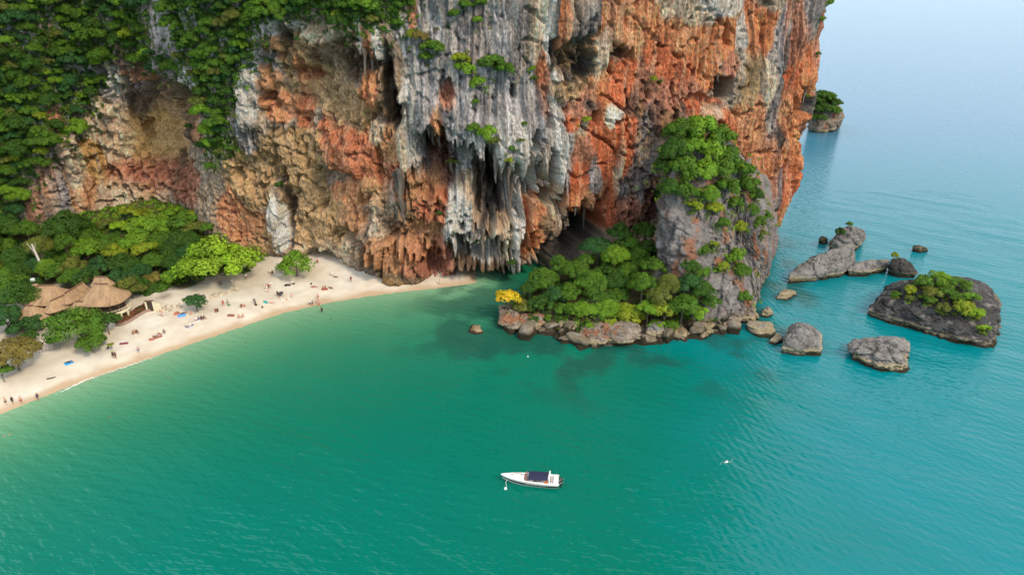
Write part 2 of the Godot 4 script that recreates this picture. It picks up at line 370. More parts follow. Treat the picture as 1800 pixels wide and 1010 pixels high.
	var cur := [
	101.7,47.6,141.8,49.9,5.3,2.2,3,8.3, 144.1,44.8,147.1,34.2,3.2,1.2,1.5,6.4, 157.3,38.6,162.5,40.3,4.7,1.2,1.5,6.3, 165.4,59.9,174,61.7,3.1,1.6,2.5,4.2, 173.4,57.5,188.4,57,3.4,1.4,2.2,4.3,
	189,60.4,205.2,58.9,4.9,1.8,2.5,6.1, 169.2,65.7,189.4,68.9,2.7,1.2,1.5,3.4, 200.1,57.5,205.5,62.8,4,1,1.5,5.4, 204.2,30.7,207.5,27.6,12.2,1.5,2,4.6, 210.3,41.7,215.9,38.6,4.9,2.2,4,8.7,
	215.9,39.4,229.6,33.3,8.1,3,5,13.2, 229.4,33.3,240.5,26.4,9.7,3.2,5,13.7, 240.1,32.7,251.3,21.8,9.2,2.5,4,9.2, 215.2,12.2,227.8,10.3,6.3,2,4,7.5, 227.8,9.4,241.6,11.6,7.5,2,4,8.5,
	248.5,18.1,264.6,21,4,1.5,3,5, 243,62.3,259.1,64.4,3.5,1.2,2.5,5.3, 246.3,59.5,258.7,56.8,4.1,1.4,2.5,5.5, 293.6,51.6,300.3,51.6,2.2,0.8,2,3.1, 322.5,45.3,330,41.9,3.4,1,2,5,
	183.7,6.9,215.4,9.7,5.5,1.5,2.5,5.5, 175,29.1,195.1,30.2,2.3,1,1.6,4.9, 75.9,25.3,90.6,28,6.8,1.2,1.6,6.8, 261.7,61.6,269.3,59.2,2.2,1,1.8,3.5, 241.7,52.9,250,46.7,2.8,1,1.2,4.2]
	for q in cur.size() / 8:
		var s0: float = cur[q * 8]
		var h0: float = cur[q * 8 + 1]
		var s1: float = cur[q * 8 + 2]
		var h1: float = cur[q * 8 + 3]
		var tooth: float = cur[q * 8 + 4]
		var stand: float = cur[q * 8 + 5]
		var back: float = cur[q * 8 + 6]
		var span: float = cur[q * 8 + 7]
		for i in range(column_at(s0), column_at(s1) + 1):
			var f := (face_s[i] - s0) / (s1 - s0)
			var fade := ss(0.0, 0.14, f) * ss(1.0, 0.86, f)
			var long := pow(clampf(0.5 + 0.75 * nt.get_noise_1d(face_s[i] + q * 37.0), 0.0, 1.0), 1.7) * (0.55 + 0.8 * clampf(0.5 + nt2.get_noise_1d(face_s[i] + q * 91.0), 0.0, 1.2))
			var edge := lerpf(h0, h1, f) + tooth * 0.45 - tooth * 1.25 * long + nt2.get_noise_1d(face_s[i] * 2.0 + 11.0 * q) * 1.6
			for r in range(maxi(0, int((edge - span * 1.2 - LOW) / ROW)), mini(nv, int((edge + tooth + 14.0 - LOW) / ROW))):
				var h := LOW + r * ROW
				var k := r * nu + i
				if h > edge:
					push[k] += fade * stand * ss(0.0, 0.9, h - edge) * ss(edge + tooth + 13.0, edge + tooth * 0.4, h) * (0.75 + 0.5 * long)
				else:
					push[k] -= fade * back * ss(edge - span * 1.2, edge - span * 0.35, h)
	# the grain of the rock
	var big := noise(0.05, FastNoiseLite.TYPE_SIMPLEX_SMOOTH, 3, 1)
	var mid := noise(0.22, FastNoiseLite.TYPE_SIMPLEX_SMOOTH, 4, 2)
	var fine := noise(0.9, FastNoiseLite.TYPE_SIMPLEX_SMOOTH, 2, 3)
	var cell := noise(0.20, FastNoiseLite.TYPE_CELLULAR, 2, 4)
	cell.cellular_return_type = FastNoiseLite.RETURN_DISTANCE
	var rib := noise(0.28, FastNoiseLite.TYPE_SIMPLEX_SMOOTH, 2, 5)
	var rib2 := noise(0.85, FastNoiseLite.TYPE_SIMPLEX_SMOOTH, 2, 6)
	var crack := noise(0.085, FastNoiseLite.TYPE_SIMPLEX_SMOOTH, 3, 7)
	crack.fractal_type = FastNoiseLite.FRACTAL_RIDGED
	var thin := noise(0.30, FastNoiseLite.TYPE_SIMPLEX_SMOOTH, 2, 15)
	var edgy := noise(0.085, FastNoiseLite.TYPE_SIMPLEX_SMOOTH, 5, 14)
	var stain := noise(0.33, FastNoiseLite.TYPE_SIMPLEX_SMOOTH, 3, 8)
	var stain2 := noise(0.5, FastNoiseLite.TYPE_SIMPLEX_SMOOTH, 3, 9)
	var mottle := noise(0.16, FastNoiseLite.TYPE_SIMPLEX_SMOOTH, 4, 10)
	var col := PackedColorArray(); col.resize(total)
	face_p.resize(total)
	for r in nv:
		var h := up[r]
		var top := maxf(0.0, h - 146.0)
		for i in nu:
			var k := r * nu + i
			var u := face_s[i]
			var f0 := foot[i]
			var o := out[i]
			var w := mass[k]
			var fl := 0.5
			var po := 0.3
			var c := Vector3(0.30, 0.23, 0.17)
			if w > 0.0001:
				var g := w / (w + 0.002)
				fl = lerpf(fl, flute[k] / w, g)
				po = lerpf(po, pock[k] / w, g)
				c = c.lerp(tint[k] / w, g)
			var hole := ss(-7.0, -2.5, push[k])
			var steep := 0.0
			if i > 0 and i < nu - 1 and r > 0 and r < nv - 1:
				steep = ss(1.2, 3.5, maxf(absf(push[k + 1] - push[k - 1]) / (face_s[i + 1] - face_s[i - 1]), absf(push[k + nu] - push[k - nu]) / (2.0 * ROW)))
			steep = maxf(steep, 1.0 - hole)
			var plain := 1.0 - steep
			var x := f0.x
			var zz := f0.y
			var hh := h + mid.get_noise_2d(u * 0.4, h * 0.4) * 0.6
			var m := mid.get_noise_3d(x, hh, zz)
			var ribs := rib.get_noise_2d(u + warp_s[k] * 0.7, h * 0.10)
			var ribs2 := rib2.get_noise_2d(u + warp_s[k] * 0.5, h * 0.11)
			var ce := cell.get_noise_3d(x + m * 2.0, h * 0.8, zz) 
			var d := push[k] + big.get_noise_3d(x, h * 0.6, zz) * 3.2 + m * (0.25 + 1.1 * po)
			d += fl * hole * (1.0 - 0.6 * steep) * (absf(ribs) * 2.0 - 0.5 + ribs2 * 0.55)
			d += po * hole * (ce * 1.0 + 0.4)
			d += (1.0 - fl * 0.6) * hole * (0.5 - absf(edgy.get_noise_3d(x + m * 2.5 + h * 0.3, h * 0.55, zz)) * 3.2) * (0.12 + 1.1 * po)
			var cr := crack.get_noise_2d(u + h * 0.35, h * 0.8 - u * 0.2)
			d -= ss(0.60, 0.84, cr) * 2.2 * (1.0 - fl * 0.5) * hole
			var fn := fine.get_noise_3d(x + o.x * d, h * 0.7, zz + o.y * d)
			d += fn * (0.22 + 0.2 * po)
			d -= ss(3.4, 0.6, h) * 1.6 - minf(top * top * 1.2, 18.0)
			# stains: pale drip-stone, dark algae, rust; they run down the face
			fl *= plain
			var a := stain.get_noise_2d(u * 1.6 + warp_s[k], h * 0.07)
			var b := stain2.get_noise_2d(u * 1.5 + warp_s[k] + 300.0, h * 0.06)
			var mo := mottle.get_noise_3d(x + o.x * d, h * 0.7, zz + o.y * d)
			var red := ss(1.7, 2.6, c.x / maxf(c.y, 0.02))
			var e := stain.get_noise_2d(u * 0.6 - warp_s[k] + 900.0, h * 0.2) * plain
			c *= 1.98 * (1.0 + 0.40 * mo + 0.40 * fn + 0.30 * e) * (1.0 + 0.55 * plain * thin.get_noise_2d(u * 3.4 + warp_s[k], h * 0.10) * (0.35 + fl))
			c = c.lerp(Vector3(0.95, 0.52, 0.31), red * plain * ss(0.08, 0.36, a) * 0.7)
			c = c.lerp(Vector3(0.26, 0.085, 0.05), red * plain * ss(0.16, 0.44, b) * 0.55)
			c = c.lerp(Vector3(0.46, 0.36, 0.29), red * ss(0.3, 0.5, mo) * 0.2)
			c = c.lerp(Vector3(0.75, 0.43, 0.17), (1.0 - red) * (1.0 - fl) * ss(0.10, 0.38, e) * 0.6)
			c = c.lerp(Vector3(0.88, 0.79, 0.69), (1.0 - red) * fl * ss(0.12, 0.42, a) * 0.65)
			c = c.lerp(Vector3(0.085, 0.075, 0.072), (0.10 + fl * 0.6) * (1.0 - 0.7 * red) * plain * ss(0.14, 0.44, b) * 0.75)
			c = c.lerp(Vector3(0.11, 0.075, 0.055), po * ss(0.12, 0.4, stain2.get_noise_3d(x * 0.7, h * 0.5, zz * 0.7)) * 0.5)
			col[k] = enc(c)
			face_p[k] = Vector3(x + o.x * d, h, zz + o.y * d)
	var mesh := sheet(face_p, nu, nv, col, true)
	face_n = mesh.surface_get_arrays(0)[Mesh.ARRAY_NORMAL]
	var skin := rock_paint(20.0, 0.2)
	skin.uv1_scale = Vector3(0.24, 0.085, 0.24)
	var face := setting("cliff", mesh, skin)
	hang_stone(face)

# ---------------------------------------------------------------- sand and sea floor
func side_of(p: Vector2, line: PackedVector2Array) -> float:   # metres to the edge of a closed outline, positive inside
	var best := 1e9
	var inside := false
	var n := line.size()
	for i in n:
		var a := line[i]
		var b := line[(i + 1) % n]
		var e := b - a
		var t := clampf((p - a).dot(e) / e.length_squared(), 0.0, 1.0)
		best = minf(best, (a + e * t).distance_squared_to(p))
		if (a.y > p.y) != (b.y > p.y) and p.x < a.x + (p.y - a.y) / (b.y - a.y) * e.x: inside = not inside
	return sqrt(best) * (1.0 if inside else -1.0)

var shore: PackedVector2Array
var shelf_line: PackedVector2Array
var n_sand := noise(0.03, FastNoiseLite.TYPE_SIMPLEX_SMOOTH, 3, 41)

func sand_height(p: Vector2, d: float) -> float:
	if d > 0.0:
		var h := 2.7 * (1.0 - exp(-d / 15.0)) + n_sand.get_noise_2d(p.x, p.y) * 0.25 * minf(1.0, d / 8.0)
		var up := ss(-70.0, -95.0, p.x)
		return h + up * (8.0 * ss(172.0, 205.0, -p.y) + 3.0 * ss(205.0, 220.0, -p.y))
	return maxf(-6.0, d * 0.052)

func ground_at(x: float, z: float) -> float:
	var p := Vector2(x, z)
	return sand_height(p, side_of(p, shore))

func build_beach() -> void:
	shore = PackedVector2Array([Vector2(-127.1, -88.8), Vector2(-116.4, -95.3), Vector2(-108.8, -102.6), Vector2(-101.3, -110.2), Vector2(-96.9, -115.7), Vector2(-91.2, -122.2), Vector2(-83.9, -129.4), Vector2(-75.8, -137.2), Vector2(-67.0, -145.7), Vector2(-58.2, -153.6), Vector2(-48.0, -159.4), Vector2(-38.2, -163.1), Vector2(-30.9, -165.6), Vector2(-21.9, -167.8), Vector2(-15.8, -169.6), Vector2(-10.2, -171.4), Vector2(-14.0, -230.0), Vector2(-320.0, -230.0), Vector2(-320.0, -60.0)])
	var nu := 370
	var nv := 300
	var p := PackedVector3Array(); p.resize(nu * nv)
	var col := PackedColorArray(); col.resize(nu * nv)
	var fine := noise(0.35, FastNoiseLite.TYPE_SIMPLEX_SMOOTH, 3, 42)
	var patch := noise(0.05, FastNoiseLite.TYPE_SIMPLEX_SMOOTH, 4, 43)
	for j in nv:
		var z := -226.0 + j * 0.55
		for i in nu:
			var x := -186.0 + i * 0.55
			var q := Vector2(x, z)
			var d := side_of(q, shore)
			var h := sand_height(q, d)
			var c := Vector3(0.72, 0.64, 0.525).lerp(Vector3(0.77, 0.72, 0.63), ss(-0.1, 0.5, patch.get_noise_2d(x, z) + ss(-80.0, -130.0, x) * 0.5 - 0.1))
			c *= 1.0 + 0.10 * fine.get_noise_2d(x, z) + 0.12 * patch.get_noise_2d(x * 3.0, z * 3.0)
			c = c.lerp(Vector3(0.52, 0.36, 0.22), ss(3.2, 0.6, d + patch.get_noise_2d(x * 2.0, z * 2.0) * 1.6) * 0.85)
			# leaf litter and earth behind the beach
			var soil := ss(157.0, 165.0, -z + patch.get_noise_2d(x * 2.0, z * 2.0) * 8.0 + ss(-90.0, -78.0, x) * -14.0) * ss(-68.0, -80.0, x)
			c = c.lerp(Vector3(0.10, 0.085, 0.045), soil)
			h += fine.get_noise_2d(x * 2.0, z * 2.0) * 0.05
			p[j * nu + i] = Vector3(x, h, z)
			col[j * nu + i] = enc(c)
	var m := rock_paint(5.0, 0.5)
	m.albedo_texture = tex_sand
	setting("sand_beach", sheet(p, nu, nv, col, false), m)

# a thin line of foam that the last wave left
func lay_foam() -> void:
	var n := noise(0.5, FastNoiseLite.TYPE_SIMPLEX_SMOOTH, 3, 45)
	var runs := [[4, 6, 0.35, 1.0], [6, 8, 0.12, 0.55]]
	for q in runs.size():
		var p := PackedVector3Array()
		var steps := 90
		var a := [Vector2(-96.9, -115.7), Vector2(-93.7, -118.6), Vector2(-91.4, -122.5), Vector2(-88.6, -125.2), Vector2(-83.9, -129.4), Vector2(-78.5, -134.3)]
		for j in 2:
			for i in steps:
				var t := float(i) / steps * 2.2 + (0.6 if q == 0 else 2.6)
				var b: Vector2 = a[int(t)].lerp(a[int(t) + 1], fmod(t, 1.0))
				var w: float = runs[q][3] * (0.35 + absf(n.get_noise_1d(i * 2.0 + q * 50.0))) * sin(PI * i / (steps - 1.0))
				var off := 0.5 + n.get_noise_1d(i * 0.4 + 7.0) * 0.8
				b += Vector2(0.35, 0.94) * (off + w * (j - 0.5))
				p.append(Vector3(b.x, 0.11, b.y))
		var o := part("foam", sheet(p, steps, 2, PackedColorArray(), false), paint(lin(0.8, 0.8, 0.76), 0.9), self)
		o.set_meta("kind", "stuff")
		tag(o, "thin white foam line along the left water's edge", "foam")

# ---------------------------------------------------------------- the sea
func build_sea() -> void:
	shelf_line = PackedVector2Array([Vector2(-4.6, -151.4), Vector2(-3.9, -145.4), Vector2(0.7, -141.8), Vector2(9.3, -141.5), Vector2(13.2, -136.1), Vector2(21.0, -134.6), Vector2(31.2, -136.6), Vector2(33.7, -139.6), Vector2(40.3, -138.8), Vector2(49.3, -141.5), Vector2(55.8, -145.7), Vector2(61.3, -150.8), Vector2(66.8, -159.7), Vector2(74.4, -182.1), Vector2(70.9, -195.3), Vector2(45.7, -202.5), Vector2(21.9, -202.5), Vector2(6.5, -176.1), Vector2(0.0, -166.0), Vector2(-4.2, -159.1)])
	# waves: a tile of crossing ripples, all lengths whole fractions of the tile
	var size := 1024
	var im := Image.create(size, size, false, Image.FORMAT_RGB8)
	var hs := PackedFloat32Array(); hs.resize(size * size)
	for k in 34:
		var ang := -0.94 + rng.randfn(0.0, 0.40)
		var cyc := 17.0 * pow(8.0, (k + rng.randf()) / 34.0)
		var kx := roundf(cos(ang) * cyc)
		var ky := roundf(sin(ang) * cyc)
		var am := 1.0 / pow(cyc, 1.05)
		var ph := rng.randf() * TAU
		var s := TAU * kx / size
		var twice := 2.0 * cos(s)
		for y in size:
			var b := ph + TAU * ky * y / size
			var s0 := am * sin(b - s)
			var s1 := am * sin(b)
			var at := y * size
			for x in size:
				hs[at + x] += s1
				var s2 := twice * s1 - s0
				s0 = s1
				s1 = s2
	for y in size:
		for x in size:
			var gx := (hs[y * size + (x + 1) % size] - hs[y * size + (x + size - 1) % size]) * size * 0.5
			var gy := (hs[((y + 1) % size) * size + x] - hs[((y + size - 1) % size) * size + x]) * size * 0.5
			var n := Vector3(-gx * 0.0052, -gy * 0.0052, 1.0).normalized()
			im.set_pixel(x, y, Color(n.x * 0.5 + 0.5, -n.y * 0.5 + 0.5, n.z * 0.5 + 0.5))
	var xs := PackedFloat32Array()
	var zs := PackedFloat32Array()
	var v := -9000.0
	while v < 9000.0:
		xs.append(v)
		v += 0.9 if absf(v) < 175.0 else maxf(0.9, (absf(v) - 165.0) * 0.12)
		if v > -175.0 and xs[-1] < -175.0: v = -175.0
	v = -11000.0
	while v < 60.0:
		zs.append(v)
		v += 0.9 if v > -255.0 else maxf(0.9, (-v - 245.0) * 0.12)
		if v > -255.0 and zs[-1] < -255.0: v = -255.0
	var nu := xs.size()
	var nv := zs.size()
	var p := PackedVector3Array(); p.resize(nu * nv)
	var uv := PackedVector2Array(); uv.resize(nu * nv)
	var col := PackedColorArray(); col.resize(nu * nv)
	var swell := noise(0.07, FastNoiseLite.TYPE_SIMPLEX_SMOOTH, 2, 51)
	var drift := noise(0.012, FastNoiseLite.TYPE_SIMPLEX_SMOOTH, 4, 52)
	var reef := noise(0.06, FastNoiseLite.TYPE_SIMPLEX_SMOOTH, 4, 53)
	for j in nv:
		for i in nu:
			var x := xs[i]
			var z := zs[j]
			var k := j * nu + i
			var near := absf(x) < 176.0 and z > -256.0
			var h := 0.0
			var a := 1.0
			var c := Vector3(0.0, 0.125, 0.088)
			var dr := drift.get_noise_2d(x, z)
			c = c.lerp(Vector3(0.0, 0.168, 0.200), clampf(ss(15.0, 72.0, x + dr * 22.0) + 0.2 * ss(-112.0, -80.0, z + dr * 12.0) * ss(30.0, -60.0, x), 0.0, 1.0))
			c = c.lerp(Vector3(0.05, 0.155, 0.25), ss(-130.0, -420.0, z) * ss(0.0, 80.0, x))  # far water: sky reflection and haze put into its colour
			if near:
				var q := Vector2(x, z)
				if x < 90.0:
					var d := side_of(q, shore)
					var deep := maxf(0.0, -sand_height(q, d)) if d < 0.0 else 0.0
					a = maxf(clampf(1.0 - exp(-deep * 1.15), 0.0, 1.0), ss(-4.0, 14.0, x))
					c = c.lerp(Vector3(0.02, 0.23, 0.10), exp(-deep * 0.75) * 0.85 * ss(70.0, 0.0, x)).lerp(Vector3(0.20, 0.36, 0.22), exp(-deep * 1.9) * ss(6.0, -10.0, x))
				var e := -side_of(q, shelf_line)
				var rf := reef.get_noise_2d(x, z)
				var dark := ss(0.0, 0.5, rf + 0.35 * ss(26.0, 4.0, e) - 0.12 + 0.4 * ss(30.0, 8.0, q.distance_to(Vector2(-8, -152)))) * ss(30.0, 10.0, e)
				c = c.lerp(Vector3(0.012, 0.055, 0.045), dark * 0.62)
				h = swell.get_noise_2d((x * 0.59 - z * 0.81) * 1.6, (x * 0.81 + z * 0.59) * 0.5) * 0.26 * a
			p[k] = Vector3(x, h, z)
			uv[k] = Vector2(x, z) / 46.0
			var cc := enc(c)
			cc.a = a
			col[k] = cc
	var m := paint(Color.WHITE, 0.08)
	m.vertex_color_use_as_albedo = true
	m.vertex_color_is_srgb = true
	m.transparency = BaseMaterial3D.TRANSPARENCY_ALPHA
	m.metallic_specular = 0.31
	m.normal_enabled = true
	m.normal_texture = ImageTexture.create_from_image(im)
	m.normal_scale = 1.0
	m.roughness_texture = tex_grain
	m.roughness_texture_channel = BaseMaterial3D.TEXTURE_CHANNEL_RED
	setting("sea", sheet(p, nu, nv, col, false, uv), m)

# ---------------------------------------------------------------- the rock shelf under the grove
func shelf_height(p: Vector2, d: float) -> float:
	var n := n_sand.get_noise_2d(p.x * 3.0 + 50.0, p.y * 3.0)
	return -1.6 + ss(0.5, 5.0, d + n * 1.5) * 2.6 + ss(4.0, 11.0, d) * (2.4 + n) + ss(8.0, 30.0, d) * 5.0 + n * 0.6

func build_shelf() -> void:
	var nu := 190
	var nv := 150
	var p := PackedVector3Array()
	var col := PackedColorArray()
	var mo := noise(0.25, FastNoiseLite.TYPE_SIMPLEX_SMOOTH, 4, 61)
	for j in nv:
		for i in nu:
			var q := Vector2(-12.0 + i * 0.5, -205.0 + j * 0.5)
			var d := side_of(q, shelf_line)
			var h := shelf_height(q, d) + mo.get_noise_2d(q.x * 2.0, q.y * 2.0) * 0.5
			if d < -1.0: h = minf(h, -1.0 + (d + 1.0) * 0.8)
			p.append(Vector3(q.x, h, q.y))
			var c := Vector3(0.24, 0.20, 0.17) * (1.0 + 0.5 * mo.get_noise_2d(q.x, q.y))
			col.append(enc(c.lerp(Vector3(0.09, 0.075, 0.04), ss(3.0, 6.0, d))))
	setting("shore_rock_ground", sheet(p, nu, nv, col, false), rock_paint(10.0))

# ---------------------------------------------------------------- single rocks
# a boulder cut by planes (normal, distance from its middle), its edges rounded, its face broken by noise and notched by the tide
func rock_mesh(mid: Vector3, ext: Vector3, planes: Array, style: int, sd: int, rough: float, nu := 120, nv := 72, round := 16.0) -> ArrayMesh:
	var p := PackedVector3Array(); p.resize(nu * nv)
	var col := PackedColorArray(); col.resize(nu * nv)
	var n1 := noise(0.12, FastNoiseLite.TYPE_SIMPLEX_SMOOTH, 4, sd)
	var n2 := noise(0.5, FastNoiseLite.TYPE_SIMPLEX_SMOOTH, 3, sd + 1)
	n2.fractal_type = FastNoiseLite.FRACTAL_RIDGED
	var n3 := noise(0.9, FastNoiseLite.TYPE_CELLULAR, 2, sd + 2)
	n3.cellular_return_type = FastNoiseLite.RETURN_DISTANCE
	var n5 := noise(0.22, FastNoiseLite.TYPE_CELLULAR, 1, sd + 5)
	n5.cellular_return_type = FastNoiseLite.RETURN_DISTANCE2_SUB
	var n6 := noise(0.22, FastNoiseLite.TYPE_CELLULAR, 1, sd + 5)
	n6.cellular_return_type = FastNoiseLite.RETURN_CELL_VALUE
	var n4 := noise(0.2, FastNoiseLite.TYPE_SIMPLEX_SMOOTH, 4, sd + 3)
	for j in nv:
		var th := PI * j / (nv - 1)
		for i in nu:
			var fi := TAU * (i % (nu - 1)) / (nu - 1)
			var dir := (Vector3(sin(th) * cos(fi), cos(th), sin(th) * sin(fi)) * ext).normalized()
			var sum := 0.0
			for q in planes.size() / 4:
				var e: float = (planes[q * 4] * dir.x + planes[q * 4 + 1] * dir.y + planes[q * 4 + 2] * dir.z) / planes[q * 4 + 3]
				if e > 0.0: sum += pow(e, round)
			var r := pow(sum, -1.0 / round)
			var w := mid + dir * r
			var up := 0.35 if style != 4 else 0.12
			var cut := n2.get_noise_3d(w.x, w.y * (0.5 + up), w.z)
			r += rough * (n1.get_noise_3d(w.x, w.y, w.z) * 1.5 - maxf(0.0, cut - 0.35) * 1.1 + n3.get_noise_3d(w.x, w.y * 0.6, w.z) * 0.45 + 0.1)
			var jx := w.x + n1.get_noise_3d(w.z, w.x, w.y) * 2.0
			r += rough * (n6.get_noise_3d(jx, w.y * 1.3, w.z) * 0.55 - ss(0.25, 0.02, n5.get_noise_3d(jx, w.y * 1.3, w.z) + 1.0) * 0.5) * (0.5 if style == 4 else 1.0)
			if style == 4: r += n4.get_noise_2d(fi * 34.0, w.y * 0.15) * 1.6 + n2.get_noise_2d(fi * 26.0, w.y * 0.25) * 0.5
			w = mid + dir * r
			var notch := ss(1.5, 0.8, w.y)
			var flat := Vector3(dir.x, 0, dir.z)
			w -= flat * notch * minf(0.9, ext.x * 0.12)
			p[j * nu + i] = w
			var m := n4.get_noise_3d(w.x, w.y, w.z)
			var f := n2.get_noise_3d(w.x * 2.0, w.y * 2.0, w.z * 2.0)
			var c := Vector3(0.30, 0.285, 0.275)
			if style == 1: c = Vector3(0.10, 0.097, 0.098)      # black with algae
			elif style == 2: c = Vector3(0.34, 0.275, 0.22)     # warm
			elif style == 5: c = Vector3(0.155, 0.125, 0.105)
			elif style == 3: c = Vector3(0.07, 0.068, 0.065)
			elif style == 4: c = Vector3(0.27, 0.25, 0.245)
			c *= 1.0 + 0.55 * m + 0.3 * f
			c = c.lerp(Vector3(0.50, 0.47, 0.44), ss(0.14, 0.5, n1.get_noise_3d(w.x * 3.0, w.y * 1.2, w.z * 3.0)) * (0.6 if style != 3 else 0.15))
			c = c.lerp(Vector3(0.08, 0.075, 0.07), ss(0.1, 0.45, n4.get_noise_3d(w.x * 2.3 + 70.0, w.y * 0.6, w.z * 2.3)) * 0.65)
			if style == 2 or style == 4: c = c.lerp(Vector3(0.46, 0.19, 0.09), ss(0.16, 0.36, n4.get_noise_3d(w.x * 0.8 - 90.0, w.y * 0.4, w.z * 0.8)) * 0.75)
			var tide := w.y + m * 0.5
			c = c.lerp(Vector3(0.46, 0.38, 0.23) * (1.0 + 0.3 * f), ss(2.0, 1.5, tide) * ss(0.45, 0.8, tide) * (0.3 if style == 5 else (0.8 if style != 3 and style != 1 else 0.35)))
			c = c.lerp(Vector3(0.06, 0.048, 0.03), ss(0.75, 0.45, tide))
			col[j * nu + i] = enc(c * 1.25)
	return sheet(p, nu, nv, col, false)

func rock(called: String, label: String, style: int, sd: int, rough: float, mid: Vector3, ext: Vector3, planes: Array, nu := 120, nv := 72, round := 16.0) -> MeshInstance3D:
	var o := part(called, rock_mesh(mid, ext, planes, style, sd, rough, nu, nv, round), rock_paint(16.0, 0.3), self)
	tag(o, label, "rock")
	return o

